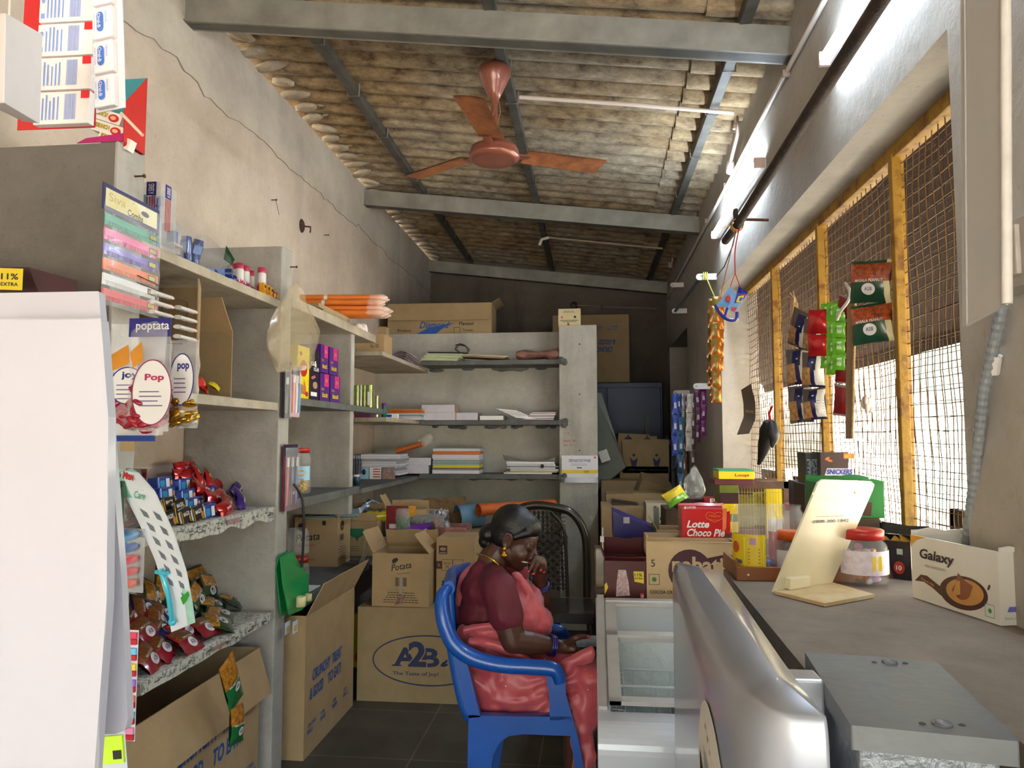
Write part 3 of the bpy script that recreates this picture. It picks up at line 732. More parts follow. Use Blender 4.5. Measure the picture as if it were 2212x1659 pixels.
# cream box on the column
def pr_cream(b, Fc):
    T = Fc['front']
    b.pt(T, 'MAHARANI SILK', .02, .115, .010, GREEN, w=.12, bold=.02) if False else small_lines(b, T, .02, .105, .15, .125, 2, GREEN)
    b.pe(T, .03, .07, .010, .010, C('#b56a6a', .6)); b.pe(T, .135, .072, .010, .010, BLK); small_lines(b, T, .015, .03, .165, .05, 3, GREEN); b.pp(T, [(.07, 0), (.10, 0), (.09, .012), (.078, .035)], RED)
c_ = P(1206, 703, Y=5.95)
carton('small cream box standing on top of the concrete end column', (c_.x+.09, 6.03, 2.397), 0, .18, .16, .14, C('#c9b98f', .6, .05), pr_cream, open_=False, cat='box', name='cream_box')
# dim store room clutter
def pr_bowl(b, Fc):
    T = Fc['front']
    for k in range(3):
        x = .09+.17*k; b.pe(T, x, .15, .055, .016, NAVY); b.pp(T, [(x-.05, .15), (x+.05, .15), (x+.02, .19), (x-.02, .19)], NAVY); b.pe(T, x, .20, .008, .012, NAVY)
def pr_bowl2(b, Fc):
    T = Fc['front']; 
    for k in range(2): x = .10+.2*k; b.pp(T, [(x-.02, .06), (x+.02, .06), (x+.035, .14), (x, .11), (x-.035, .14)], NAVY); b.pe(T, x, .16, .012, .012, NAVY)
    b.pt(T, 'KEEP AWAY FROM SUNLIGHT', .05, .02, .018, BLK, w=.45)
def at3(px, py, Y): q = P(px, py, Y=Y); return q
def store(label, px0, px1, pyb, Y, h, d=.3, rz=0, prn=None, rot=None, m=CBD2, op=False, fl=()):
    a = P(px0, pyb, Y=Y); c = P(px1, pyb, Y=Y); w_ = c.x-a.x
    t = carton(label, ((a.x+c.x)/2, Y+d/2, a.z), rz, w_, d, h, m, prn, fl, open_=op)
    if rot: t.rotation_euler = rot
    return t
store('dim brown carton at the bottom of the store heap by the doorway', 1300, 1440, 1200, 6.3, .62, .55)
store('dim brown carton with a row of symbols in the store heap', 1345, 1446, 1022, 6.7, .30, .3, prn=pr_bowl2)
store('dim brown carton with navy fruit bowl print at the top of the store heap', 1332, 1400, 990, 6.75, .22, .25, rot=(.0, .05, .05), prn=pr_bowl)
store('narrow dim carton standing next to the fruit bowl carton', 1400, 1420, 990, 6.8, .20, .2)
store('brown carton supporting the heap in front of the blue cupboard', 1340, 1446, 1110, 6.7, .42, .5)
store('tilted flat dim carton in the middle of the store heap', 1370, 1440, 1078, 6.1, .16, .2, rot=(.3, .35, .1), prn=lambda b, Fc: (b.pt(Fc['front'], 'CORN RINGS', .08, .05, .02, BLK, w=.15, rot=.1), b.pe(Fc['front'], .05, .06, .04, .012, NAVY)))
store('tall dim carton standing under the tilted flat carton in the store', 1375, 1436, 1338, 6.12, .93, .3)
store('long dim carton with small print low in the store heap', 1368, 1440, 1090, 5.6, .085, .25, prn=lambda b, Fc: small_lines(b, Fc['front'], .02, .02, .2, .07, 3, BLK))
store('brown carton under the long dim carton', 1310, 1445, 1180, 5.55, .38, .35)
store('black brownie carton lying in the dim store heap', 1318, 1395, 1130, 5.2, .13, .3, rot=(0, .12, 0), m=C('#1f171b', .4, .2), prn=lambda b, Fc: b.pt(Fc['front'], 'Brownie', .06, .05, .035, YEL, w=.11, shear=.2))
store('white spotted carton end in the dim store heap', 1396, 1446, 1130, 5.0, .13, .25, m=C('#a9a08c', .7, .1), prn=lambda b, Fc: (b.pe(Fc['front'], .06, .10, .012, .012, BLK), b.pe(Fc['front'], .10, .03, .012, .012, BLK)))
store('brown carton on the floor carrying the brownie carton', 1300, 1446, 1240, 5.1, .45, .4)
b = MB(); q = [P(1291, 1060, Y=6.5), P(1352, 1010, Y=6.5), P(1335, 960, Y=6.6), P(1300, 850, Y=6.7), P(1285, 850, Y=6.7)]
b.plate(q, .015, C('#7c8078', .35, .1, 6)); b.pr(frame(P(1300, 1000, Y=6.48), (1, 0, .35), (-.3, 0, 1)), 0, 0, .08, .10, WHT)
tag(b.build('plastic_sheet', off=q[0]), 'grey plastic sheet leaning in the store behind the end column', 'plastic sheet')
# ---------------------------------------------------------------- ceiling fan (at rest)
FAN = C('#8b4f3d', .35, .12, 8, metal=.2, coat=.4); FANB = C('#a8693f', .55, .18, 12, c2='#7b4a30')
cp = P(1068, 140, Z=3.375); hub = P(1067, 335, Y=cp.y); cx, cy = cp.x, cp.y
t = thing('ceiling_fan', 'brown three bladed ceiling fan hanging from the middle roof purlin', 'ceiling fan', (cx, cy, hub.z))
b = MB(); b.lathe([(0, 3.36), (.075, 3.36), (.083, 3.34), (.08, 3.315), (.06, 3.27), (.036, 3.22), (.024, 3.19), (0, 3.185)], FAN, 28, (cx, cy, 0)); b.build('canopy', t, 'w')
b = MB(); b.tube([(cx, cy, 3.40), (cx, cy, hub.z+.05)], .017, FAN, 14); b.build('down_rod', t, 'w')
b = MB(); z = hub.z
b.lathe([(0, z+.13), (.03, z+.13), (.05, z+.09), (.056, z+.065), (.085, z+.05), (.115, z+.035), (.122, z+.015), (.120, z+.005), (.127, z-.002), (.125, z-.018), (.112, z-.030), (.10, z-.034), (.095, z-.032), (.06, z-.038), (0, z-.042)], FAN, 40, (cx, cy, 0)); b.build('motor', t, 'w')
for a in (-93, 27, 147):
    rm = Matrix.Translation((cx, cy, z+.012))@Matrix.Rotation(R(a), 4, 'Z')
    b = MB(); b.xf = rm; b.plate([(.10, -.018, -.002), (.19, -.022, 0), (.19, .022, 0), (.10, .018, -.002)], .005, FAN)
    b.grid(lambda u, v: Vector((.17+.43*u, (-.055-.012*u)+(.115+.02*u)*v*(1-.0*u)+.012*(1-u), .010-.022*(v-.5)+.004*math.sin(PI*v))), 14, 6, FANB)
    b.grid(lambda u, v: Vector((.17+.43*u, (-.055-.012*u)+(.115+.02*u)*v+.012*(1-u), .005-.022*(v-.5)+.004*math.sin(PI*v))), 14, 6, FANB)
    b.build('blade', t, 'w')
b = MB(); b.tube([(cx+.02, cy-.02, 3.20), (cx+.035, cy-.03, 3.12), (cx+.018, cy-.02, 3.05)], .002, C('#9a6a3a', .8), 5); b.tube([(cx-.01, cy-.03, 3.23), (cx+.01, cy-.04, 3.13), (cx-.015, cy-.02, 3.08)], .002, C('#9a6a3a', .8), 5)
b.build('wiring', t, 'w')
# ---------------------------------------------------------------- counter
CT = plaster('counter_top', '#94877a', '#7b7065', '#675d54', .15, 3)
CZ = 1.12
c1 = P(1560, 1250, Z=CZ); 
b = MB()
pts = [(.375, 2.22), (.345, 1.25), (.545, 1.23), (.50, .55), (1.10, .55), (1.085, 1.84), (1.0, 1.84), (1.0, 2.22)]
b.prism([(x, y, CZ-.06) for x, y in pts], (0, 0, .06), CT)
b.bx((.46, 1.36, 0), (.84, 2.15, CZ-.06), C('#8a857c', .8, .1, 5, bump=.2, bscale=20))
tag(b.build('shop_counter', off=(.7, 1.6, 0), bevel=.004), 'grey brown stone counter top along the mesh window', 'counter', loc=(.7, 1.6, 0))
# ---------------------------------------------------------------- silver appliance
SIL = C('#b3b8c3', .3, .03, 3, metal=.3, coat=.5); SILW = C('#c3c8d4', .3, .03, 3, metal=.3, coat=.5)
ZT = 1.17
key = [P(a, c, Z=ZT) for a, c in ((1452, 1207), (1478, 1290), (1500, 1345), (1520, 1388), (1545, 1430), (1585, 1477), (1628, 1511), (1672, 1530), (1725, 1540), (1790, 1545))]
crv = []
for i in range(len(key)-1):
    p0, p1, p2, p3 = key[max(i-1, 0)], key[i], key[i+1], key[min(i+2, len(key)-1)]
    for k in range(5):
        u = k/5; crv.append(.5*((2*p1)+(-p0+p2)*u+(2*p0-5*p1+4*p2-p3)*u*u+(-p0+3*p1-3*p2+p3)*u**3))
crv.append(key[-1]); far_r = P(1563, 1230, Z=ZT)
rt = [key[-1].lerp(far_r, k/8) for k in range(1, 9)]; bk = [far_r.lerp(key[0], k/3) for k in range(1, 3)]
poly = crv+rt+bk; out = [key[4]]*8; out[4] = key[3]; out[7] = key[5]; NP = len(poly)
cen = sum(poly, Vector())/NP
t = thing('silver_cooler', 'silver curved cooler cabinet standing in front of the counter, nearest the viewer', 'cooler', (cen.x, cen.y, 0))
mid_ = []
# each outline point slides toward the spine of the cabinet to round the top edge
A_s, B_s = key[0].lerp(far_r, .5), key[-2].lerp(key[-1], .3)+Vector((-.0, .12, 0))
for p in poly:
    ab = B_s-A_s; u = max(.06, min(.98, (p-A_s).dot(ab)/ab.dot(ab))); mid_.append(A_s+ab*u)
b = MB(); vs = []; lv = [(0, 0), (1.05, 0), (1.110, 0.0), (1.135, .003), (1.150, .010), (1.160, .020), (1.166, .034)]
for z, ins in lv:
    for ii, (p, q) in enumerate(zip(poly, mid_)):
        d = q-p; L = max(d.length, 1e-4); sc_ = 1.0 if ii < 26 else max(.22, 1-(ii-26)*.08); k = min(ins*sc_, L*.9)/L; vs.append((p.x+d.x*k, p.y+d.y*k, z))
for p, q in zip(poly, mid_): vs.append((q.x, q.y, 1.171))
J = len(lv)+1
b.add(vs, [(j*NP+i, j*NP+(i+1) % NP, (j+1)*NP+(i+1) % NP, (j+1)*NP+i) for j in range(J-1) for i in range(NP)], SIL, True)
o_ = b.build('body', t, 'w')
STK = C('#dcd8cc', .5, .04); arc = [0.0]; c0 = crv[9:32]
for p, q in zip(c0, c0[1:]): arc.append(arc[-1]+(q-p).length)
def onside(s_, z, off=.0015):
    k = 0
    while k < len(arc)-2 and arc[k+1] < s_: k += 1
    u = (s_-arc[k])/max(arc[k+1]-arc[k], 1e-6); p = c0[k].lerp(c0[k+1], u); d = (c0[k+1]-c0[k]); nr = Vector((d.y, -d.x, 0)).normalized()
    if (p-cen).dot(nr) < 0: nr = -nr
    return Vector((p.x, p.y, z))+nr*off
SW_, SH_, SZ, S0 = .15, .165, .925, .085
def stk(x, y, off=.003): return onside(S0+x*1.65, SZ+y, off)
b = MB(); b.grid(lambda u, v: stk(SW_*u, (2*v-1)*SH_*math.sqrt(max(0, 1-(2*u-1)**2))), 20, 10, STK)
b.grid(lambda u, v: stk(.02+.115*u, .035-.11*u+.055*(v-.5)*(1+.3*u), .0038), 12, 4, BLK)
for s2, x, y, w__ in (('NO COVERING', .035, .03, .07), ('FROZEN FOOD', .045, .005, .07)): b.pt(None, s2, x, y, .009, WHT, w=w__, rot=-.75, bold=.02, fn=lambda X, Y_: stk(X, Y_, .0048))
for k in range(4): b.grid(lambda u, v, k=k: stk(.05+.05*u, .085-.009*k-.03*u+.003*v, .0042), 4, 1, C('#7b8a88', .6))
for k in range(3): b.grid(lambda u, v, k=k: stk(.06+.012*k+.006*u, .12-.012*k+.008*v, .0042), 1, 1, C('#c9a0a0', .6))
b.build('sticker', t, 'w')
hb = P(1748, 1462, Z=1.16); b = MB(); b.bx((hb.x-.03, hb.y-.03, 1.08), (hb.x+.012, hb.y+.02, 1.165), SILW); b.build('hinge_block', t, 'w', bevel=.004)
# grey lidded box
GL = C('#6b7074', .45, .06, 20, bump=.1, bscale=60); GB = C('#8f959c', .4, .08, 40, metal=.4, bump=.8, bscale=70)
q = [P(1738, 1412, Z=1.16), P(2022, 1432, Z=1.16), P(2203, 1608, Z=1.16), P(1838, 1572, Z=1.16)]
c_ = sum(q, Vector())/4
t = thing('metal_bin', 'embossed metal bin with a grey plastic lid beside the silver cooler', 'bin', (c_.x, c_.y, 0))
b = MB(); b.prism([(p.x, p.y, 1.135) for p in q[::-1]], (0, 0, .028), GL)
for px, py in ((2035, 1565), (1922, 1432)): 
    s_ = P(px, py, Z=1.163); b.ball(s_, (.012, .012, .006), GL)
    for dx in (-.022, .022): b.ball(s_+Vector((dx, 0, -.002)), (.005, .005, .004), C('#4c4a48', .6))
b.build('lid', t, 'w', bevel=.006)
b = MB(); qi = [c_+(p-c_)*.86 for p in q]; b.prism([(p.x, p.y, 0) for p in qi[::-1]], (0, 0, 1.137), GB); b.build('body', t, 'w', bevel=.004)
# ---------------------------------------------------------------- white chest freezer with sliding glass lids
WF = C('#ccd2dc', .25, .02, 3, coat=.6); WFI = C('#dfe6e4', .4, .04, 9); FRM = C('#b4b3b2', .4, .06, 20); SIDE = C('#c9cbd6', .2, .03, 3, coat=.7)
xl = P(1300, 1295, Y=2.95).x; yl = 2.93; zl = P(1300, 1290, Y=2.93).z; yn = 2.3; zn = P(1290, 1548, Y=2.3).z
xl = min(xl, P(1288, 1545, Y=2.3).x)+.004; xr = .40
t = thing('chest_freezer', 'white chest freezer with sliding glass lids and wire baskets', 'freezer', ((xl+xr)/2, 2.6, 0))
def slope(y): return zl+(zn-zl)*(yl-y)/(yl-yn)
b = MB()
for xa, xb in ((xl, xl+.035), (xr-.035, xr)): b.prism([(xa, yl, 0), (xa, yl, zl), (xa, yn+.01, slope(yn+.01)), (xa, yn+.01, 0)], (xb-xa, 0, 0), SIDE)
b.bx((xl+.035, yl-.05, 0), (xr-.035, yl, zl), WF)
prof = [(yn+.03, 0), (yn+.03, zn+.008)]+[(yn-.02-.07*math.sin(a), zn-.075+.078*math.cos(a)) for a in [k*PI/16 for k in range(9)]]+[(yn-.09, .05), (yn-.07, 0)]
b.prism([(xl, y, z) for y, z in prof], (xr-xl, 0, 0), WF, False)
b.bx((xl+.03, yn, .22), (xr-.03, yl-.04, .24), WFI); b.bx((xl+.035, yn+.03, .24), (xl+.045, yl-.05, .62), WFI); b.bx((xr-.045, yn+.03, .24), (xr-.035, yl-.05, .62), WFI)
b.build('cabinet', t, 'w', bevel=.008, seg=3)
b = MB()
def lid(y0, y1, dz, x0, x1, nm):
    f = MB(); w_ = .024
    def q(x, y): return Vector((x, y, slope(y)+dz))
    for A, B_ in (((x0, y0), (x0+w_*1.6, y1)), ((x1-w_, y0), (x1, y1)), ((x0, y0), (x1, y0+w_)), ((x0, y1-w_), (x1, y1))):
        f.prism([q(A[0], A[1]), q(B_[0], A[1]), q(B_[0], B_[1]), q(A[0], B_[1])], (0, 0, .012), FRM)
    o = f.build('lid_frame', t, 'w', bevel=.002)
    g = MB(); g.plate([q(x0+w_, y0+w_), q(x1-w_, y0+w_), q(x1-w_, y1-w_), q(x0+w_, y1-w_)], .004, film('#dfeeee', .13, .04)); go = g.build('glass', o); go.location = -Vector(t.location)
lid(yn+.03, yn+.38, .014, xl+.035, xr-.02, 'a'); lid(yn+.36, yl-.04, .0, xl+.035, xr-.02, 'b')
r_ = MB(); r_.prism([(xl+.004, yn+.03, slope(yn+.03)), (xl+.03, yn+.03, slope(yn+.03)), (xl+.03, yl, slope(yl)), (xl+.004, yl, slope(yl))], (0, 0, .01), FRM); r_.build('rail', t, 'w')
WB = C('#d9dedb', .4, .03)
def basket(y0, y1, zb, nm):
    w_ = MB(); x0, x1 = xl+.07, xr-.05; zt_ = zb+.22
    for z in (zt_, zb): w_.tube([(x0, y0, z), (x1, y0, z), (x1, y1, z), (x0, y1, z), (x0, y0, z)], .005, WB, 6)
    for k in range(5):
        y = y0+(y1-y0)*k/4; w_.tube([(x0-.02, y, zt_+.03), (x0+.02, y, zt_+.03), (x0+.03, y, zb+.06), (x1, y, zb), (x1, y, zt_)], .004, WB, 6)
    for k in range(5): x = x0+(x1-x0)*k/4; w_.tube([(x, y0, zt_), (x, y0, zb), (x, y1, zb), (x, y1, zt_)], .003, WB, 6)
    w_.build('wire_basket', t, 'w')
basket(yn+.07, yn+.30, .33, 'a'); basket(yn+.36, yl-.08, .42, 'b')
FRO = C('#dbe6e4', .9, .05, 20, bump=.8, bscale=30); b = MB(); b.grid(lambda u, v: Vector((xl+.05+u*.28, yl-.055-.01*noise.noise((u*5, v*5, 1)), .25+v*.5)), 12, 12, FRO); b.build('frost', t, 'w')
# ---------------------------------------------------------------- stacked monobloc chairs
BC = C('#0d4fa8', .32, .08, 10, coat=.3, bump=.05, bscale=90)
def rim(b, pts, r, m, flat=1.7, n=12):
    # smooth path through points (Catmull-Rom)
    P_ = [Vector(p) for p in pts]; out = []
    for i in range(len(P_)-1):
        p0 = P_[max(i-1, 0)]; p1 = P_[i]; p2 = P_[i+1]; p3 = P_[min(i+2, len(P_)-1)]
        for k in range(6):
            u = k/6; out.append(.5*((2*p1)+(-p0+p2)*u+(2*p0-5*p1+4*p2-p3)*u*u+(-p0+3*p1-3*p2+p3)*u**3))
    out.append(P_[-1]); rr = r
    if isinstance(r, (list, tuple)):
        rr = []
        for i in range(len(out)):
            u = i/6; k = min(int(u), len(r)-2); rr.append(r[k]+(r[k+1]-r[k])*(u-k))
    b.tube(out, rr, m, n, True, flat)
    return b
YN, YF = 2.69, 3.21
def Q(px, py, y): return P(px, py, Y=y)
t = thing('plastic_armchair', 'blue plastic armchair on which the woman in the pink sari sits', 'chair', (-.35, 2.95, 0))
b = MB()
A1 = [Q(972, 1268, YN+.07), Q(955, 1288, YN+.02), Q(957, 1335, YN), Q(978, 1388, YN), Q(1020, 1420, YN), Q(1080, 1436, YN), Q(1150, 1441, YN), Q(1198, 1447, YN), Q(1210, 1475, YN)]
def far(p, yc=2.95): return Vector((p.x, 2*yc-p.y, p.z))
rim(b, A1, [.018, .024, .028, .03, .03, .028, .028, .027, .020], BC, 1.0); b.build('armrest', t, 'w')
b = MB(); rim(b, [far(p) for p in A1], [.018, .024, .028, .03, .03, .028, .028, .027, .020], BC, 1.0); b.build('armrest', t, 'w')
# backrest: curved slatted shell
xb = A1[1].x; b = MB(); zt = A1[0].z
rim(b, [A1[0]+Vector((0, -.02, 0)), Vector((A1[0].x-.015, YN+.16, zt+.008)), Vector((A1[0].x-.03, 2.95, zt+.012)), far(Vector((A1[0].x-.015, YN+.16, zt+.008))), far(A1[0])+Vector((0, .02, 0))], .022, BC, 1.2)
for k in range(7):
    y = YN+.07+k*(YF-YN-.14)/6
    rim(b, [(xb+.01-.03*math.sin(PI*k/6), y, zt), (xb+.03-.03*math.sin(PI*k/6), y, .72), (xb+.075, y, .52), (xb+.12, y, .45)], .022, BC, .35, 8)
b.build('backrest', t, 'w')
side = [(1003, 1500), (1022, 1546), (1120, 1562), (1222, 1560), (1236, 1640), (1250, 1834), (1284, 1834), (1268, 1700), (1250, 1600), (1240, 1553), (1222, 1535)]
def leg_poly(b, y):
    rear = [(1012, 1545), (1006, 1832), (1036, 1832), (1058, 1680), (1066, 1630), (1080, 1603), (1100, 1590), (1130, 1586), (1232, 1590), (1240, 1640), (1250, 1832), (1282, 1832), (1268, 1700), (1250, 1600), (1236, 1548), (1120, 1548)]
    b.prism([P(a, c, Y=y) for a, c in rear], (0, .035 if y < 2.95 else -.035, 0), BC)
b = MB(); 
leg_poly(b, YN-.0)
b.build('side_frame', t, 'w', bevel=.01, seg=3)
b = MB(); pz = MB()
rear = [P(a, c, Y=YN) for a, c in [(1012, 1545), (1006, 1832), (1036, 1832), (1058, 1680), (1066, 1630), (1080, 1603), (1100, 1590), (1130, 1586), (1232, 1590), (1240, 1640), (1250, 1832), (1282, 1832), (1268, 1700), (1250, 1600), (1236, 1548), (1120, 1548)]]
b.prism([far(p) for p in rear][::-1], (0, -.035, 0), BC); b.build('side_frame', t, 'w', bevel=.01, seg=3)
for s in (0, 1):
    for pl in ([(968, 1372), (1004, 1412), (1038, 1549), (1013, 1551)], [(1178, 1452), (1222, 1462), (1222, 1500), (1238, 1556), (1188, 1556), (1186, 1500)]):
        b = MB(); V = [P(a, c, Y=YN) for a, c in pl]
        if s: V = [far(p) for p in V][::-1]
        b.prism(V, (0, -.028 if s else .028, 0), BC); b.build('arm_support', t, 'w', bevel=.009, seg=3)
xs0, xs1 = rear[0].x, rear[14].x; zs = rear[15].z
b = MB(); b.grid(lambda u, v: Vector((xs0+.0+(xs1-xs0)*u, YN+.01+(YF-YN-.02)*v, zs-.02+.035*u-.02*math.sin(PI*v)*math.sin(PI*u))), 12, 10, BC)
b.bx((xs1-.03, YN+.02, zs-.06), (xs1, YF-.02, zs+.01), BC); b.bx((xs0, YN+.02, zs-.06), (xs0+.02, YF-.02, zs), BC); b.build('seat', t, 'w', bevel=.004)
# dark brown woven-pattern chair at the middle wall
DC = C('#2e2620', .3, .15, 8, coat=.35, bump=.05)
t = thing('plastic_armchair', 'dark brown plastic chair with basket weave back by the end column', 'chair', (-.2, 5.3, 0))
Yc = 5.05
def Z(px, py, dy=0): return P(px, py, Y=Yc+dy)
b = MB(); rim(b, [Z(1268, 1290), Z(1268, 1210), Z(1262, 1150), Z(1235, 1108), Z(1190, 1094), Z(1145, 1092), Z(1105, 1110), Z(1080, 1160), Z(1072, 1290)], .028, DC, .9); b.build('back_frame', t, 'w')
b = MB(); a0, a1 = Z(1106, 1120), Z(1222, 1275)
ns = 11
x0, x1, z0, z1 = a0.x, a1.x, a1.z, Z(1150, 1104).z
for k in range(ns):
    x = x0+(x1-x0)*(k+.5)/ns; pts = [(x-(x-(x0+x1)/2)*.12*(j/20), Yc+.004*(1 if (k+j) % 2 else -1), z0+(z1-z0)*j/20) for j in range(21)]
    b.tube(pts, .011, DC, 4, False, .3)
for j in range(20):
    z = z0+(z1-z0)*(j+.5)/20; pts = [(x0+(x1-x0)*k/ns, Yc+.004*(-1 if (k+j) % 2 else 1), z) for k in range(ns+1)]
    b.tube(pts, .008, DC, 4, False, .4)
rim(b, [Z(1226, 1290), Z(1222, 1180), Z(1215, 1135), Z(1190, 1104)], .012, DC, 1.0, 8)
b.build('woven_back', t, 'w')
b = MB(); s0, s1 = Z(1075, 1290), Z(1282, 1290)
b.grid(lambda u, v: Vector((s0.x+(s1.x-s0.x)*u, Yc-.42*v, s0.z+.005-.012*math.sin(PI*u)*math.sin(PI*v)-.02*max(0, v-.9)*10)), 12, 10, DC)
b.bx((s0.x, Yc-.42, s0.z-.06), (s1.x, Yc-.40, s0.z), DC); b.bx((s0.x, Yc-.40, s0.z-.06), (s0.x+.02, Yc, s0.z), DC); b.bx((s1.x-.02, Yc-.40, s0.z-.06), (s1.x, Yc, s0.z), DC)
b.build('seat', t, 'w', bevel=.004)
for x in (s0.x+.02, s1.x-.02):
    for y in (Yc-.39, Yc-.02):
        b = MB(); b.tube([(x, y, s0.z-.02), (x+(.03 if x > -.2 else -.03), y-.02, 0)], [.03, .02], DC, 8); b.build('leg', t, 'w')
    b = MB(); rim(b, [(x, Yc-.02, s0.z+.28), (x+.0, Yc-.2, s0.z+.20), (x, Yc-.38, s0.z+.18), (x, Yc-.40, s0.z-.02)], .022, DC, .8, 8); 
# ---------------------------------------------------------------- the seated woman
SKIN = C('#4a2c20', .42, .12, 14, bump=.06, bscale=120); SKINL = C('#6d4433', .45, .1, 14)
BLO = C('#5c1427', .7, .1, 30, bump=.2, bscale=90)
def sari_mat():
    m = C('#c2545c', .42, .10, 5, bump=.22, bscale=9, stretch=(1, 1, 1.6), c2='#ab4450')
    n = m.node_tree.nodes; l = m.node_tree.links; b = n['Principled BSDF']
    tc = n.new('ShaderNodeTexCoord'); vo = n.new('ShaderNodeTexVoronoi'); vo.inputs['Scale'].default_value = 24; l.new(tc.outputs['Object'], vo.inputs[0])
    lt = n.new('ShaderNodeMath'); lt.operation = 'LESS_THAN'; lt.inputs[1].default_value = .055; l.new(vo.outputs['Distance'], lt.inputs[0])
    mx = n.new('ShaderNodeMix'); mx.data_type = 'RGBA'; mx.inputs[7].default_value = (.85, .8, .78, 1)
    src = b.inputs['Base Color'].links[0].from_socket
    l.new(lt.outputs[0], mx.inputs[0]); l.new(src, mx.inputs[6]); l.new(mx.outputs[2], b.inputs['Base Color'])
    b.inputs['Sheen Weight'].default_value = .3
    return m
SARI = sari_mat()
WY = 2.95
def cap(b, p0, r0, p1, r1, m=None, n=12, sy=1):
    p0, p1 = Vector(p0), Vector(p1)
    b.ball(p0, r0, m, nu=n, nv=8); b.ball(p1, r1, m, nu=n, nv=8); b.tube([p0, p1], [r0, r1], m, n)
def chain(b, pr, m):
    for (p0, r0), (p1, r1) in zip(pr, pr[1:]): cap(b, p0, r0, p1, r1, m)
def organic(o, vox, sm=6, f=.6, wr=0, size=.08):
    r = o.modifiers.new('r', 'REMESH'); r.mode = 'VOXEL'; r.voxel_size = vox; r.use_smooth_shade = True
    if wr:
        tx = bpy.data.textures.new('cloth_wrinkles', 'CLOUDS'); tx.noise_scale = size; tx.noise_depth = 2
        d = o.modifiers.new('w', 'DISPLACE'); d.texture = tx; d.strength = wr; d.mid_level = .5; d.texture_coords = 'LOCAL'
    s = o.modifiers.new('s', 'SMOOTH'); s.factor = f; s.iterations = sm
    return o
def W(px, py, dy=0): return P(px, py, Y=WY+dy)
wt_ = thing('person', 'woman in pink sari seated in the blue armchair, hand at mouth, looking at a phone', 'person', (-.35, 2.95, .47))
# head frame
ty, tp = R(8), R(25)
hf = Vector((math.cos(tp)*math.cos(ty), -math.sin(ty), -math.sin(tp))).normalized()
hl = Vector((math.sin(ty), math.cos(ty), 0)).normalized()    # her left, away from the viewer
hu = hf.cross(hl).normalized(); 
if hu.z < 0: hu = -hu
HC = W(1110, 1163)
def Hd(f, u, l=0): return HC+hf*f+hu*u+hl*l
hm = Matrix((hf, hl, hu)).transposed()
he = hm.to_euler()
def hb_(b, f, u, l, r, m): b.ball(Hd(f, u, l), (r[0], r[2], r[1]), m, he, 18, 12)   # radii f,u,l
b = MB(); S = SKIN
hb_(b, -.010, .035, 0, (.090, .086, .072), S)
hb_(b, .030, -.028, 0, (.062, .078, .056), S)
hb_(b, .050, .020, 0, (.042, .052, .050), S)
cap(b, Hd(.0, -.075), .042, Hd(.058, -.088), .020, S)
hb_(b, .064, -.092, 0, (.021, .017, .019), S)
for s in (-1, 1):
    hb_(b, .052, -.034, s*.034, (.032, .030, .022), S); cap(b, Hd(-.005, -.05, s*.050), .018, Hd(.048, -.085, s*.020), .014, S)
    hb_(b, .076, .021, s*.026, (.014, .007, .018), S)          # brow ridge
    hb_(b, .074, .004, s*.030, (.014, .011, .015), S)          # closed eyelid
    hb_(b, .098, -.034, s*.011, (.010, .007, .007), S)         # nostril wing
    # ear
    hb_(b, -.008, -.004, s*.072, (.017, .030, .007), S); hb_(b, -.010, .012, s*.078, (.017, .016, .005), S); hb_(b, -.004, -.030, s*.073, (.009, .010, .007), S); chain(b, [(Hd(.008, -.020, s*.077), .0035), (Hd(.010, .012, s*.080), .004), (Hd(-.002, .028, s*.083), .0045), (Hd(-.020, .024, s*.085), .0045), (Hd(-.026, .006, s*.084), .004), (Hd(-.018, -.018, s*.080), .004), (Hd(-.008, -.032, s*.077), .004)], S)
chain(b, [(Hd(.084, .016), .008), (Hd(.098, -.008), .0085), (Hd(.108, -.024), .011)], S)
hb_(b, .088, -.048, 0, (.012, .010, .016), S)
chain(b, [(Hd(.056, -.050, -.038), .004), (Hd(.078, -.0475, -.030), .0052), (Hd(.094, -.047, -.010), .0055), (Hd(.094, -.047, .010), .0055), (Hd(.078, -.0475, .030), .0052), (Hd(.056, -.050, .038), .004)], S)
chain(b, [(Hd(.056, -.058, -.037), .004), (Hd(.074, -.068, -.028), .0055), (Hd(.089, -.071, -.010), .0065), (Hd(.089, -.071, .010), .0065), (Hd(.074, -.068, .028), .0055), (Hd(.056, -.058, .037), .004)], S)
# neck and trunk
chain(b, [(Hd(-.03, -.05), .055), (W(1062, 1212), .058), (W(1058, 1240), .07)], S)
b.ball(W(1062, 1275), (.105, .16, .10), S); b.ball(W(1062, 1340), (.11, .15, .13), S); b.ball(W(1068, 1420), (.14, .17, .12), S)
for s in (-1, 1): cap(b, W(1068, 1244, s*.06), .05, W(1074, 1262, s*.165), .052, S)
# near arm
a_sh, a_el, a_wr = W(1078, 1272, -.19), W(1108, 1384, -.20), W(1205, 1396, -.13)
chain(b, [(a_sh, .056), (a_sh.lerp(a_el, .5), .056), (a_el, .046), (a_el.lerp(a_wr, .35), .044), (a_wr, .026)], S)
# far arm, forearm raised
b_sh, b_el, b_wr = W(1088, 1270, .17), W(1172, 1330, .13), W(1166, 1258, .05)
chain(b, [(b_sh, .052), (b_el, .044), (b_el.lerp(b_wr, .45), .040), (b_wr, .024)], S)
# thighs, shins, feet
for s in (-1, 1):
    kn = W(1250, 1450, s*.10); an = Vector((kn.x-.02, kn.y, .09))
    chain(b, [(W(1075, 1455, s*.09), .095), (kn, .062), (an, .035)], S); chain(b, [(an-Vector((.01, 0, .045)), .032), (an+Vector((.12, 0, -.065)), .022)], S)
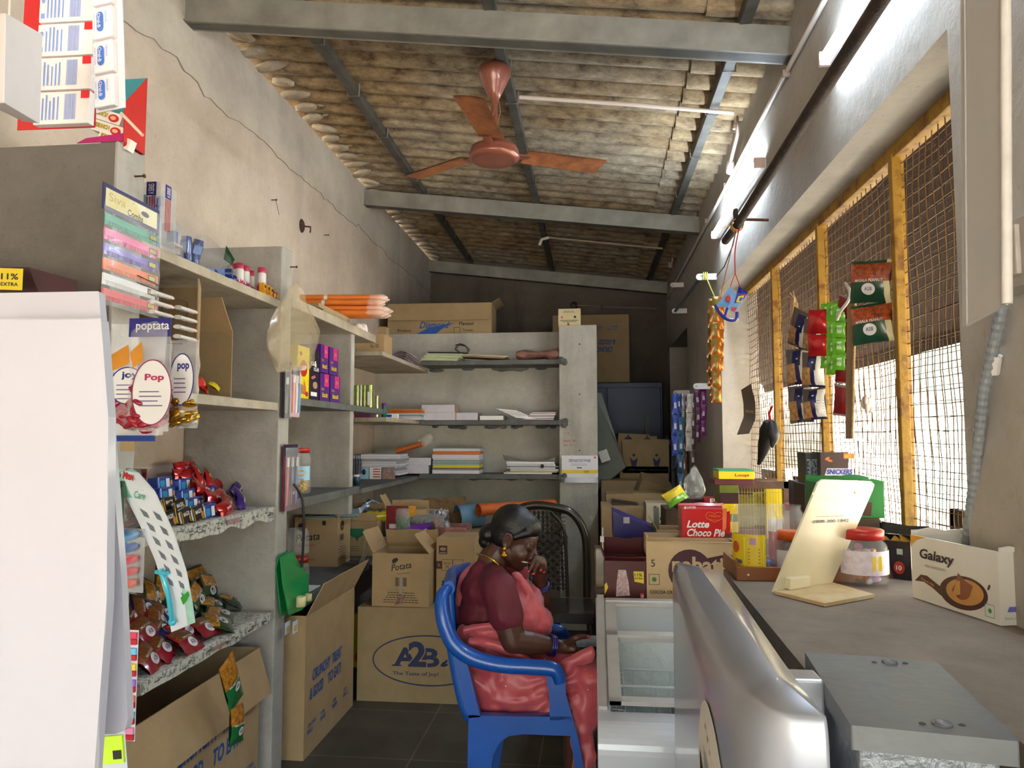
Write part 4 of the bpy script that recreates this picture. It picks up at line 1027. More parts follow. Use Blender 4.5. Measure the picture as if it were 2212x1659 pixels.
# hands
NAILS = []
def finger(b, pts, rs):
    chain(b, list(zip(pts, rs)), S); d = (pts[-1]-pts[-2]).normalized(); NAILS.append((pts[-1], d, rs[-1]))
# phone hand: palm up under the phone, thumb on top
w0 = a_wr; pd = (W(1262, 1400, -.08)-w0).normalized(); up = Vector((-.1, 0, 1)); sd_ = pd.cross(up).normalized()
pc = W(1222, 1397, -.11)
chain(b, [(w0, .026), (pc+sd_*.012, .026)], S); chain(b, [(w0, .024), (pc-sd_*.018, .024)], S); chain(b, [(pc+sd_*.02, .018), (W(1240, 1402, -.13), .016)], S); chain(b, [(pc-sd_*.03, .018), (W(1242, 1400, -.06), .016)], S); b.ball(W(1232, 1398, -.10), (.032, .036, .016), S)
for k, (dy, ln) in enumerate(((-.150, 1), (-.127, 1.1), (-.104, 1.05), (-.082, .85))):
    k0 = W(1240, 1403, dy+.02); k1 = W(1262, 1408, dy+.03); k2 = W(1276, 1406-2*ln, dy+.04); k3 = W(1284, 1400, dy+.045)
    finger(b, [k0, k1, k2, k3], [.0105, .0095, .009, .008])
finger(b, [W(1228, 1388, -.14), W(1243, 1378, -.16), W(1256, 1375, -.155), W(1268, 1375, -.145)], [.014, .012, .0105, .009])
# hand at the mouth: back of the hand up, fingers hanging from the knuckles
hc = W(1169, 1229, .02)
chain(b, [(b_wr, .025), (hc, .026)], S); b.ball(W(1168, 1223, .01), (.027, .036, .030), S)
for (kx, ky), mids, tip, dy in (((1149, 1203), (1144, 1218), (1138, 1229), -.045), ((1156, 1202), (1153, 1220), (1148, 1234), -.030), ((1163, 1204), (1166, 1216), (1164, 1226), -.008), ((1168, 1208), (1172, 1219), (1170, 1230), .012)):
    finger(b, [W(1168, 1217, dy+.02), W(kx+6, ky+2, dy), W(mids[0]+6, mids[1]+3, dy-.012), W(tip[0]+5, tip[1]+4, dy-.012)], [.013, .0105, .0095, .0085])
finger(b, [W(1162, 1238, .02), W(1155, 1236, .03), W(1148, 1228, .04), W(1145, 1219, .045)], [.014, .012, .010, .0085])
o = b.build('body', wt_, 'w'); organic(o, .0042, 5, .5)
# nails
b = MB(); NM = C('#b8213a', .2, .05, 9, coat=.8)
for p, d, r in NAILS:
    n_ = Vector((0, -1, .35)).normalized(); n_ = (n_-d*n_.dot(d)).normalized()
    b.ball(p+n_*(r*.75)+d*.002, (.0068, .0068, .0050), NM, nu=8, nv=6)
b.build('fingernails', wt_, 'w')
# face details
DK = C('#0d0808', .5, .1); 
for s in (-1, 1):
    b = MB(); chain(b, [(Hd(.079, .0265, s*.014), .0022), (Hd(.086, .029, s*.027), .0028), (Hd(.071, .024, s*.043), .0018)], DK); b.build('eyebrow', wt_, 'w')
    b = MB(); chain(b, [(Hd(.083, -.003, s*.018), .0016), (Hd(.0885, -.006, s*.028), .0018), (Hd(.080, -.005, s*.041), .0020), (Hd(.073, -.0035, s*.047), .0012)], DK); b.build('eyelash', wt_, 'w')
b = MB(); hb_(b, .068, -.0570, 0, (.0270, .0075, .0385), C('#d9d0c6', .2, .03, coat=.6)); b.build('teeth', wt_, 'w')
# hair
HR = C('#050507', .42, .3, 30, stretch=(3, 40, 14), bump=.25, bscale=10)
b = MB(); hb_(b, -.022, .046, 0, (.092, .084, .079), HR); hb_(b, -.034, .008, 0, (.072, .078, .074), HR); hb_(b, .022, .064, 0, (.064, .055, .064), HR)
for s in (-1, 1): cap(b, Hd(.045, .055, s*.052), .020, Hd(.012, .022, s*.066), .014, HR)
cap(b, Hd(-.062, -.012), .050, Hd(-.098, -.020), .036, HR); b.ball(W(1053, 1153), (.036, .044, .034), HR); b.ball(W(1047, 1168), (.026, .034, .030), HR); cap(b, W(1068, 1180), .034, W(1060, 1192), .024, HR)
organic(b.build('hair', wt_, 'w'), .0045, 6, .6)
GD = C('#d9a62c', .22, .05, 9, metal=.9)
ep = Hd(-.004, -.034, -.082)
b = MB(); b.ball(ep, .0075, GD); b.lathe([(0, .012), (.004, .011), (.007, .004), (.012, -.004), (.012, -.007), (0, -.007)], GD, 14, ep+Vector((0, -.003, -.020))); b.build('earring', wt_, 'w')
b = MB(); nk = [W(1030, 1197, -.03), W(1050, 1201, -.07), W(1068, 1212, -.08), W(1082, 1226, -.068), W(1100, 1238, -.02)]; rim(b, nk, .0032, GD, 1, 6); b.build('necklace', wt_, 'w')
BG = C('#1a1670', .2, .1, 30, coat=.9)
def bangle(c, axis, r, n, m=BG):
    ax = Vector(axis).normalized(); u = ax.orthogonal().normalized(); v = ax.cross(u); b = MB()
    for k in range(n):
        cc = Vector(c)+ax*(k-(n-1)/2)*.0075; b.tube([cc+(u*math.cos(a)+v*math.sin(a))*r for a in [2*PI*i/24 for i in range(25)]], .0036, m, 6)
    b.build('bangles', wt_, 'w')
bangle(a_wr.lerp(a_el, .14), a_wr-a_el, .037, 3); bangle(b_wr.lerp(b_el, .10), b_wr-b_el, .034, 3)
# blouse
b = MB()
b.ball(W(1058, 1268), (.118, .172, .085), BLO); b.ball(W(1056, 1320), (.120, .165, .12), BLO); b.ball(W(1068, 1300), (.118, .150, .09), BLO)
for s, sh, el in ((-1, a_sh, a_el), (1, b_sh, b_el)):
    cap(b, W(1066, 1250, s*.09), .055, sh, .067, BLO); chain(b, [(sh, .067), (sh.lerp(el, .52), .066)], BLO)
    e_ = sh.lerp(el, .54)
cap(b, W(1040, 1238, -.04), .05, W(1035, 1250, .05), .05, BLO)
organic(b.build('blouse', wt_, 'w'), .006, 7, .6, .012, .05)
# sari: lap, hips, fall, and the end drawn over the far shoulder
b = MB(); M_ = SARI
b.ball(W(1065, 1395), (.150, .190, .100), M_); b.ball(W(1072, 1455), (.175, .215, .125), M_); b.ball(W(1085, 1490), (.19, .20, .095), M_)
b.ball(W(1110, 1375, -.02), (.12, .17, .10), M_)
for s in (-1, 1):
    kn = W(1250, 1452, s*.11)
    chain(b, [(W(1090, 1465, s*.095), .115), (W(1190, 1462, s*.10), .098), (kn, .082)], M_)
cap(b, W(1100, 1455), .12, W(1245, 1458), .075, M_)
cap(b, W(1120, 1520, -.12), .07, W(1200, 1500, -.12), .06, M_)
for k in range(7):
    y = -.17+.057*k; x = 1262+4*(k % 2)*2
    chain(b, [(W(1275, 1470, y), .055), (W(1258+6*(k % 2), 1580, y*1.05), .042), (Vector((W(1270, 1600, y).x+.02*(k % 2), WY+y*1.15, .04)), .04)], M_)
chain(b, [(W(1003, 1366, -.10), .035), (W(1050, 1368, -.14), .045), (W(1098, 1372, -.13), .04)], M_)
# lap folds
for pts, r in (([(1012, 1385), (1060, 1392), (1130, 1420), (1190, 1470)], .016), ([(1010, 1420), (1070, 1440), (1130, 1455), (1185, 1452)], .015), ([(1018, 1465), (1080, 1490), (1150, 1478), (1200, 1470)], .016), ([(1040, 1500), (1110, 1515), (1180, 1500)], .016),
               ([(1205, 1470), (1225, 1440), (1255, 1415), (1283, 1405)], .018), ([(1200, 1440), (1240, 1425), (1280, 1420)], .016), ([(1215, 1480), (1250, 1470), (1285, 1480)], .016), ([(1000, 1362), (1050, 1352), (1100, 1350)], .016)):
    V = [W(x, y, -.19) for x, y in pts]; V = [Vector((v.x, v.y, v.z)) for v in V]; rim(b, V, r, M_, 1, 8)
for pts, r in (([(1148, 1545), (1160, 1562), (1180, 1540), (1195, 1515)], .02), ([(1225, 1520), (1240, 1580), (1262, 1640), (1270, 1700)], .022), ([(1235, 1500), (1262, 1560), (1280, 1640)], .02)):
    rim(b, [W(x, y, -.2) for x, y in pts], r, M_, 1, 8)
# pallu across the front
b.ball(W(1128, 1320), (.092, .15, .115), M_); b.ball(W(1150, 1345, .02), (.085, .13, .07), M_); b.ball(W(1110, 1290, .06), (.075, .11, .10), M_)
for pts in ([(1112, 1234), (1122, 1270), (1140, 1315), (1168, 1362)], [(1120, 1242), (1145, 1285), (1168, 1320), (1186, 1356)], [(1112, 1262), (1120, 1310), (1135, 1350), (1160, 1372)], [(1106, 1290), (1112, 1330), (1125, 1370)]):
    rim(b, [W(x, y, -.10+.015*i) for i, (x, y) in enumerate(pts)], .017, M_, 1, 8)
chain(b, [(W(1118, 1236, .06), .045), (W(1090, 1236, .13), .06), (W(1050, 1236, .14), .06), (W(1015, 1262, .10), .05), (W(1003, 1330, .08), .06)], M_)
chain(b, [(W(1040, 1216, .10), .02), (W(1015, 1232, .03), .022), (W(1000, 1262, -.02), .022), (W(993, 1300, -.02), .02)], M_)
o = organic(b.build('sari', wt_, 'w'), .0062, 9, .6, .030, .06)
# phone, held
c_ = W(1266, 1396, -.085)
T = frame(c_+Vector((-.03, -.04, -.004)), (.96, .05, .05), (0, .9, .42))
b = MB(); b.xf = T; b.bx((-.01, 0, 0), (.13, .07, .009), C('#1c2638', .25, .05, metal=.2)); b.bx((-.004, .004, .0092), (.124, .066, .0096), C('#23415e', .1, .1, 6, coat=.8, c2='#8fa3b5'))
b.xf = None
tag(b.build('smartphone', off=c_, bevel=.0012), 'dark smartphone held in the seated woman\'s lap hand', 'phone')
# ---------------------------------------------------------------- generators for goods
def packet(name, label, cat, loc, rot, w, h, t, zone, prn=None, group=None, seed=0, parent=None, crimp=.06, wr=.10, nu=16, nv=14):
    "crimped pillow pack, centre at its origin, face toward local +z"
    b = MB(); sd_ = seed*3.1
    def zf(x, y, s=1):
        u = min(max(x/w+.5, 0), 1); v = min(max(y/h+.5, 0), 1)
        vv = max(0, min(1, (v-crimp)/(1-2*crimp)))
        a = (math.sin(PI*u)**.55)*(math.sin(PI*vv)**.6)
        return s*(t/2*a+.0006)+t*wr*noise.noise((u*4+sd_, v*3, s))*(a+.15)
    def edge(u, v):
        x = (u-.5)*w*(1-.06*math.sin(PI*v)**2)+.004*noise.noise((v*5, sd_, 4)); y = (v-.5)*h*(1-.04*math.sin(PI*u)); return x, y
    for s in (1, -1):
        def fn(u, v, s=s):
            x, y = edge(u if s > 0 else 1-u, v); return Vector((x, y, zf(x, y, s)))
        b.grid(fn, nu, nv, None, True, (lambda u, v, s=s: zone(u if s > 0 else 1-u, v)))
    if prn: prn(b, lambda x, y: Vector((x, y, zf(x, y)+.0009)))
    o = b.build(name, parent)
    if rot is not None: o.rotation_euler = rot
    o.location = loc
    if label: tag(o, label, cat, group)
    return o
def oval(b, fn, cx, cy, rx, ry, m, n=18, dz=0):
    vs = [fn(cx, cy)+Vector((0, 0, dz))]+[fn(cx+rx*math.cos(2*PI*k/n), cy+ry*math.sin(2*PI*k/n))+Vector((0, 0, dz)) for k in range(n)]
    b.add(vs, [(0, k+1, (k+1) % n+1) for k in range(n)], m)
def ftext(b, fn, s, cx, cy, h, m, w=None, bold=.01, rot=0, dz=.0008):
    b.pt(None, s, cx, cy, h, m, w=w, bold=bold, anchor='c', rot=rot, fn=lambda x, y: fn(x, y)+Vector((0, 0, dz)))
FGR = C('#24401f', .25, .12, 20, coat=.5); FRD = C('#8e1626', .25, .15, 20, coat=.5); FBL = C('#1c3fa0', .22, .2, 30, coat=.5, metal=.3); FBK = C('#16110f', .25, .2, 20, coat=.5)
FPU = C('#3a1a7a', .22, .2, 30, coat=.5, metal=.3); SNK = C('#c98a2a', .35, .3, 70, c2='#6d3d14', coat=.4); SNKR = C('#9a5a25', .35, .3, 90, c2='#4f2311', coat=.4)
FREDJ = C('#b5161c', .2, .2, 30, coat=.6, metal=.35); FSIL = C('#b9bcc6', .2, .1, 30, metal=.8); FWH = C('#dcd9d6', .35, .05, 20, coat=.4); FNV = C('#191c52', .25, .1, 20, coat=.5)
FLIME = C('#5fae1e', .25, .15, 40, coat=.6); PUR = C('#5c2a7d', .3, .1, 12, coat=.3); VIO = C('#7b4a9c', .4, .08, 12)
def z_snack(base, food, v0=.42): return lambda u, v: (food if .50 < v < .93 and .06 < u < .94 else base)
def p_snack(name):
    def f(b, fn):
        oval(b, fn, .0, -.018, .028, .020, FWH); ftext(b, fn, 'A2B', 0, -.026, .016, PUR, w=.03); ftext(b, fn, name, 0, .004, .008, FWH, w=.07)
    return f
def p_biscuit(txt, m1, m2):
    def f(b, fn): oval(b, fn, 0.0, -.002, .036, .014, m1); ftext(b, fn, txt, -.002, -.008, .013, m2, w=.05); oval(b, fn, .040, .008, .012, .012, SNK, dz=.001)
    return f
ML = math.pi
# rotation helper: face (local +z) toward the aisle (+x), leaning back, with roll in its own plane
def face_x(lean=0, roll=0, yaw=0):
    m = Matrix.Rotation(yaw, 3, 'Z')@Matrix.Rotation(-lean, 3, 'Y')@Matrix(((0, 0, 1), (1, 0, 0), (0, 1, 0)))@Matrix.Rotation(roll, 3, 'Z')
    return m.to_euler()
def face_y(lean=0, roll=0, yaw=0):
    m = Matrix.Rotation(yaw, 3, 'Z')@Matrix.Rotation(-lean, 3, 'X')@Matrix(((1, 0, 0), (0, 0, -1), (0, 1, 0)))@Matrix.Rotation(roll, 3, 'Z')
    return m.to_euler()
# ---- snack packets heaped on the lowest shelf of the first bay (z .735)
random.seed(21)
g_ = 'snack packets heaped on the lowest shelf'
PG = packet('snack_packet', 'green snack packet with golden noodles in the heap on the lowest near shelf', 'snack packet', (0, 0, 0), None, .15, .12, .035, z_snack(FGR, SNK), p_snack('FRIED NOODLES'), g_, 1)
PRD = packet('snack_packet', 'red snack packet with white oval in the heap on the lowest near shelf', 'snack packet', (0, 0, 0), None, .15, .11, .035, z_snack(FRD, SNKR), p_snack('MIXTURE'), g_, 2)
PBR = packet('snack_packet', 'dark navy edged snack packet in the heap on the lowest near shelf', 'snack packet', (0, 0, 0), None, .14, .10, .03, z_snack(FNV, SNKR), p_snack('KARA SEV'), g_, 3)
used = set()
def put(proto, px, py, X, rot, label=None, zmin=None, group=None):
    p = P(px, py, X=X)
    if zmin is not None and p.z < zmin: p.z = zmin
    o = proto if proto.name not in used and not used.add(proto.name) else clone(proto)
    o.location = p; o.rotation_euler = rot
    if label: o['label'] = label
    if group: o['group'] = group
    return o
for px, py, X, lean, roll, yaw, pr in [
    (430, 1250, -1.74, .25, .1, -.2, PG), (452, 1268, -1.68, .3, -.25, .1, PG), (425, 1290, -1.66, .5, .3, .1, PG), (330, 1290, -1.70, .5, .9, .2, PG), (352, 1268, -1.74, .3, 1.0, 0, PG), (395, 1290, -1.72, .6, 2.0, .1, PG),
    (460, 1305, -1.62, 1.1, .2, .3, PG), (500, 1322, -1.60, 1.0, -.1, .4, PG), (475, 1330, -1.52, 1.25, .2, .2, PG), (520, 1318, -1.60, 1.1, .6, .1, PRD), (310, 1315, -1.66, .9, .8, 0, PBR), (350, 1325, -1.62, .9, .4, .2, PBR), (395, 1325, -1.60, 1.0, .3, .1, PBR),
    (440, 1355, -1.47, 1.0, -.2, .2, PRD), (395, 1360, -1.50, .9, .1, .1, PRD), (345, 1358, -1.55, 1.0, .2, .2, PBR), (310, 1362, -1.55, .8, .1, .1, PRD), (340, 1340, -1.60, .8, .5, .2, PRD), (402, 1388, -1.44, .9, -.15, .2, PRD), (345, 1400, -1.48, 1.0, .3, .1, PRD),
    (318, 1425, -1.46, .8, .2, .2, PRD), (330, 1405, -1.50, 1.0, -.4, .2, PRD), (285, 1335, -1.66, .9, .3, .1, PRD), (420, 1320, -1.70, .9, 2.4, .1, PBR), (470, 1345, -1.46, 1.2, .5, .1, PG)]:
    put(pr, px, py, X, face_x(lean, roll, yaw), zmin=.775)
# ---- biscuit packets heaped on the next shelf (z 1.19)
g_ = 'biscuit packets heaped on the second near shelf'
PJR = packet('biscuit_packet', 'red jam biscuit packet in the heap on the second near shelf', 'biscuit packet', (0, 0, 0), None, .15, .065, .04, lambda u, v: FREDJ, p_biscuit('JAM-IN', FREDJ, FWH), g_, 5, crimp=.0)
PJP = packet('biscuit_packet', 'purple jam biscuit packet at the right end of the second near shelf', 'biscuit packet', (0, 0, 0), None, .15, .065, .04, lambda u, v: FPU, p_biscuit('JAM-IN', FPU, FWH), g_, 6, crimp=.0)
def box_proto(name, label, cat, w, h, d, m, prn, group):
    b = MB(); b.bx((-w/2, -h/2, -d/2), (w/2, h/2, d/2), m); T = Matrix.Translation((0, 0, d/2))
    prn(b, T); o = b.build(name, bevel=.006, seg=2); return tag(o, label, cat, group)
LBL = C('#2f9ad0', .25, .15, 20, metal=.3)
PBX = box_proto('wafer_packet', 'blue foil wrapped biscuit box in the heap on the second near shelf', 'biscuit packet', .12, .052, .05, FBL, lambda b, T: (b.pr(T, .0, -.018, .03, .018, FWH), b.pr(T, -.05, -.015, -.01, .012, LBL), b.pe(T, .045, .0, .010, .010, C('#c9843a', .5))), g_)
PMG = box_proto('biscuit_packet', 'black and yellow biscuit packet in the heap on the second near shelf', 'biscuit packet', .10, .055, .05, FBK, lambda b, T: (b.pt(T, 'MAGIX', -.03, .0, .015, FWH, w=.055, bold=.02), b.pe(T, .030, -.012, .014, .014, SNK), b.pr(T, .044, -.026, .049, .026, YEL), b.pr(T, -.046, -.022, -.036, .022, GOLD)), g_)
for px, py, X, lean, roll, yaw, pr in [
    (398, 1012, -1.75, .3, .05, 0, PJR), (392, 1030, -1.74, .2, -.1, .1, PJR), (430, 1040, -1.68, .4, 1.2, .3, PJR), (450, 1048, -1.66, .3, 1.0, .2, PJR), (475, 1045, -1.68, .4, .3, .1, PJR), (495, 1040, -1.70, .4, -.3, .2, PJR), (420, 1058, -1.62, .5, .6, .1, PJR), (440, 1062, -1.60, .5, -.4, .2, PJR), (475, 1072, -1.56, .6, .1, .2, PJR), (490, 1090, -1.48, .6, .4, .2, PJR), (465, 1080, -1.54, .5, -.3, .1, PJR), (485, 1108, -1.44, .4, .15, .1, PJR), (410, 1025, -1.72, .3, .4, 0, PJR),
    (512, 1058, -1.58, .4, .35, .1, PJP), (518, 1082, -1.50, .5, .7, .2, PJP), (430, 1085, -1.58, .5, .2, .1, PJP),
    (345, 1045, -1.68, .1, 0, .1, PBX), (390, 1048, -1.66, .1, 0, .1, PBX), (350, 1068, -1.62, .1, 0, .1, PBX), (395, 1072, -1.60, .1, .02, .1, PBX), (440, 1100, -1.52, .1, 0, .1, PBX), (405, 1090, -1.54, .1, 0, .1, PBX), (330, 1060, -1.7, .1, 0, 0, PBX), (442, 1118, -1.46, .1, 0, .1, PBX), (445, 1068, -1.62, .1, .2, .1, PBX), (315, 1080, -1.62, .1, .1, .1, PBX), (360, 1090, -1.56, .1, .0, .1, PBX),
    (352, 1092, -1.52, .2, 0, .1, PMG), (375, 1098, -1.50, .2, .1, .1, PMG), (388, 1118, -1.45, .2, .1, .15, PMG), (415, 1112, -1.45, .2, .1, .1, PMG), (325, 1112, -1.50, .2, .1, .1, PMG), (352, 1130, -1.45, .2, .1, .1, PMG)]:
    put(pr, px, py, X, face_x(lean, roll, yaw), zmin=1.218)
# newspaper lining over the shelf fronts
def newspaper(label, px0, py0, px1, py1, z, x=SX+.006, drop=.05, seed=1):
    a = P(px0, py0, X=x); c = P(px1, py1, X=x)
    def fn(u, v):
        y = a.y+(c.y-a.y)*u; j = .008*noise.noise((u*9, v*2, seed))
        if v < .6: return Vector((x-.25*(1-v/.6), y, z+.003+.001*j))
        return Vector((x+.004+.01*(v-.6)+j*.4, y, z+.003-drop*(v-.6)/.4*(1+.35*noise.noise((u*7, seed, 2)))))
    b = MB(); b.grid(fn, 30, 10, NEWS)
    for k in range(26):
        u = rnd(.02, .95); y = a.y+(c.y-a.y)*u; b.box((x+.012, y, z-rnd(.006, drop*.6)), (.002, rnd(.008, .03), .003), C('#55534e', .9))
    b.pr(frame((x+.013, a.y+(c.y-a.y)*.45, z-drop*.5), (0, 1, 0), (0, 0, 1)), 0, 0, .10, drop*.4, C('#b5785f', .9, .3, 60, c2='#5f6f86'))
    tag(b.build('newspaper_sheet', off=(x-.1, (a.y+c.y)/2, z)), label, 'newspaper')
newspaper('old newspaper lining hanging over the edge of the biscuit shelf', 370, 1150, 590, 1095, 1.191, seed=1)
newspaper('old newspaper lining hanging over the edge of the snack heap shelf', 300, 1474, 582, 1326, .736, seed=4, drop=.035)
# ---- strip of two snack packets hanging from the carton
def strip(name, label, pts, w, t, zone, prn, group=None, cat='packet strip', part='packet', rotf=face_x, hseg=None, roll=0, names=None):
    "connected packs hanging one under another; pts are joints"
    T0 = thing(name, label, cat, pts[0], 0, group)
    for i in range(len(pts)-1):
        a, c = Vector(pts[i]), Vector(pts[i+1]); h = (a-c).length; mid = (a+c)/2
        o = packet(part, None, None, mid-Vector(T0.location), None, w, h, t, zone, prn, None, i+3, T0, .05)
        y = (a-c).normalized(); base = rotf().to_matrix(); z = base@Vector((0, 0, 1)); z = (z-y*z.dot(y)).normalized(); x = y.cross(z)
        o.rotation_euler = Matrix((x, y, z)).transposed().to_euler()
    return T0
x_ = SX+.10
strip('snack_strip', 'two green murukku snack packets hanging in a strip over the near carton', [P(487, 1425, X=x_), P(512, 1522, X=x_+.01), P(510, 1608, X=x_+.02)], .105, .03,
      lambda u, v: (SNK if v > .48 else C('#1f6b38', .25, .08, 20, coat=.5)), lambda b, fn: (oval(b, fn, .01, -.025, .02, .015, FWH), ftext(b, fn, 'A2B', .01, -.03, .012, PUR, w=.022), ftext(b, fn, 'MURUKKU', 0, -.004, .008, FWH, w=.07)), cat='snack strip')
# ---- hanging comb card on the first partition
cx_ = -1.345
def cp_(px, py): return P(px, py, X=cx_)
CF = film('#eef0f2', .22)
a0 = cp_(222, 392); a1 = cp_(345, 660)
Y0, Y1, Z1, Z0 = a0.y, cp_(343, 460).y, a0.z, cp_(222, 655).z
t = thing('comb_card', 'clear hanging card of six coloured combs with a yellow and navy header', 'comb pack', (cx_, (Y0+Y1)/2, Z1))
T = frame((cx_, Y0, Z0), (0, 1, 0), (0, 0, 1)); CW = Y1-Y0; CH = Z1-Z0
HW = .075
b = MB(); b.xf = T; b.bx((0, CH-HW, 0), (CW, CH, .002), C('#241f55', .4, .05)); b.xf = None
b.pr(T, .012, CH-HW+.012, CW-.012, CH-.012, C('#d8c65a', .4, .2, 6, c2='#e8e3c0'), .0025); b.pt(T, 'Siva', .025, CH-.045, .024, C('#b59a2a', .4), w=.075, lift=.003); b.pt(T, 'Combs', .11, CH-.062, .020, BLK, w=.075, bold=.02, rot=-.03, lift=.003)
b.pe(T, .195 if CW > .22 else CW-.04, CH-.035, .02, .008, C('#241f55', .4), .003); b.build('header_card', t, 'w')
cols = ['#1f9a80', '#e0559a', '#6a4fb5', '#e8762c', '#e4e4e8', '#dc3a4a']
for k, c_ in enumerate(cols):
    y = CH-HW-.012-(k+1)*(CH-HW-.01)/6+.012; b = MB(); m = C(c_, .25, .05, 9, coat=.6); b.xf = T
    b.bx((.008, y+.012, .003), (CW-.006, y+.032, .008), m); b.bx((.008, y, .003), (.02, y+.012, .007), m)
    for j in range(36): x = .022+j*(CW-.035)/36; b.bx((x, y, .004), (x+.003, y+.013, .0065), m)
    b.xf = None; b.pr(T, CW-.058, y+.010, CW-.018, y+.028, BLK, .0088); b.pr(T, CW-.054, y+.013, CW-.022, y+.025, C('#b5a02a', .4), .0092); b.build('comb', t, 'w')
b = MB(); b.grid(lambda u, v: T@Vector((CW*u-.004, v*(CH-.01)-.005, .012+.004*noise.noise((u*5, v*9, 1)))), 12, 30, CF); b.build('plastic_sleeve', t, 'w')
b = MB(); b.tube([(SX-.01, (Y0+Y1)/2, Z1-.02), (cx_+.004, (Y0+Y1)/2, Z1-.02)], .0018, NAIL, 6); b.build('hook', t, 'w')
# ---- wafer roll strips behind it
def wafer(px, py0, py1, n, label, X=-1.33):
    a = P(px, py0, X=X); c = P(px, py1, X=X); t = thing('wafer_strip', label, 'wafer strip', a)
    b = MB(); b.tube([(X, a.y, c.z), (X, a.y, a.z+.01), (X, 2.03, a.z+.02)], .0015, NAIL, 5); b.build('hook', t, 'w')
    for k in range(n):
        z = a.z+(c.z-a.z)*(k+.5)/n; h = abs(a.z-c.z)/n*.92; wd = .115
        b = MB(); b.tube([(X, a.y-wd/2, z), (X, a.y+wd/2-.02, z), (X, a.y+wd/2, z)], [h/2, h/2, h*.2], FWH, 8, True, .5)
        T = frame((X+.5*h*.5+.001, a.y-wd/2, z-h/2), (0, 1, 0), (0, 0, 1)); b.pt(T, 'Wafer Roll', .028, h*.30, h*.34, BLK, w=.045, lift=.001, shear=.2); b.pe(T, .09, h*.5, h*.22, h*.3, RED, .001); b.pp(T, [(.008, h*.3), (.024, h*.3), (.016, h*.7)], C('#4a1a14', .6), .001); b.build('wafer_pack', t, 'w')
wafer(405, 660, 742, 4, 'strip of white wafer roll packs hanging nearer the brown carton')
wafer(352, 628, 690, 3, 'strip of white wafer roll packs partly behind the comb card')
# ---- balloon bags
def balloon_bag(px0, px1, py0, py1, Y, header, label, fillm, circ, txt, seed):
    a = P(px0, py0, Y=Y); c = P(px1, py0, Y=Y); z0 = P(px0, py1, Y=Y).z; w_ = c.x-a.x; h_ = a.z-z0
    t = thing('balloon_bag', label, 'balloon pack', (a.x+w_/2, Y, z0))
    T = frame((a.x, Y, z0), (1, 0, 0), (0, 0, 1)); T.translation = Vector((a.x, Y, z0))
    b = MB()
    for s in (1, -1): b.grid(lambda u, v: T@Vector((w_*u+.006*noise.noise((v*5, seed, 1)), v*h_, s*.028*math.sin(PI*u)**.6*math.sin(PI*min(1, .12+v*.88))**.5+.010*noise.noise((u*4, v*6, seed+s)))), 12, 18, film('#f0f0f5', .22, .06))
    b.build('bag', t, 'w')
    b = MB(); random.seed(seed)
    for k in range(48): b.ball(T@Vector((rnd(.02, w_-.02), rnd(.015, h_*.36*(1 if seed != 7 else .8)), rnd(-.012, .016))), (rnd(.02, .036), rnd(.014, .024), rnd(.008, .012)), fillm, (rnd(-1, 1), rnd(-1, 1), rnd(-1, 1)), 10, 6)
    o = b.build('balloons', t, 'w'); o['kind'] = 'stuff'
    b = MB()
    if header: b.xf = T; b.bx((0, h_-.045, .004), (w_, h_+.004, .007), C('#1c1f78', .35, .05)); b.xf = None; b.pt(T, 'poptata', .02, h_-.034, .026, WHT, w=w_*.8, lift=.008, bold=.01)
    b.pe(T, *circ, WHT, .032, 30); b.pring(T, circ[0], circ[1], circ[2], circ[3], .003, C('#8c1a55', .4) if seed == 3 else C('#1c1f78', .4), 40, .033)
    b.pt(T, txt, circ[0]-circ[2]*.35, circ[1]+circ[3]*.3, .022, C('#b52a5c', .4) if seed == 3 else C('#1c1f78', .4), w=circ[2]*.95, lift=.034, bold=.03)
    for k in range(4): b.pr(T, circ[0]-circ[2]*.6, circ[1]-.012*k, circ[0]+circ[2]*rnd(.3, .6), circ[1]-.012*k+.003, C('#7a6a90', .5), .034)
    b.pp(T, [(.02, h_-.09), (w_*.45, h_-.06), (w_*.5, h_-.11), (.03, h_-.13)], C('#d08a25', .4), .030)
    b.build('print', t, 'w')
    b = MB(); q_ = (a.x+w_*.4, Y, a.z-.01); b.tube([q_, (q_[0]-.12, 2.03, q_[2]+.02)], .0015, NAIL, 5); b.build('hook', t, 'w')
    return t
BRD = C('#a3122c', .28, .1, 12, coat=.5); BGD = C('#b08a2c', .25, .15, 30, metal=.8)
balloon_bag(240, 360, 700, 940, 1.86, False, 'clear balloon bag at the far left with red balloons', BRD, (.075, .13, .05, .05), 'joy', 5)
balloon_bag(283, 372, 692, 932, 1.82, True, 'clear balloon bag with navy header and red balloons, front one', BRD, (.085, .10, .055, .085), 'Pop', 3)
balloon_bag(368, 432, 735, 925, 1.90, False, 'clear balloon bag with gold balloons and navy circle', BGD, (.055, .13, .035, .07), 'pop', 7)
# flat packs under the balloon bags
b = MB(); T = frame(P(238, 965, Y=1.9), (1, 0, 0), (0, 0, 1)); b.xf = T; b.bx((0, .015, 0), (.13, .035, .004), C('#1a3c8c', .3, .1)); b.bx((.03, -.012, -.003), (.07, .03, 0), CBD); b.bx((.0, .03, .003), (.14, .06, .006), film('#ffffff', .3)); b.xf = None
tag(b.build('flat_pack', off=P(238, 965, Y=1.9)), 'small blue edged flat packs hanging under the balloon bags', 'pack')
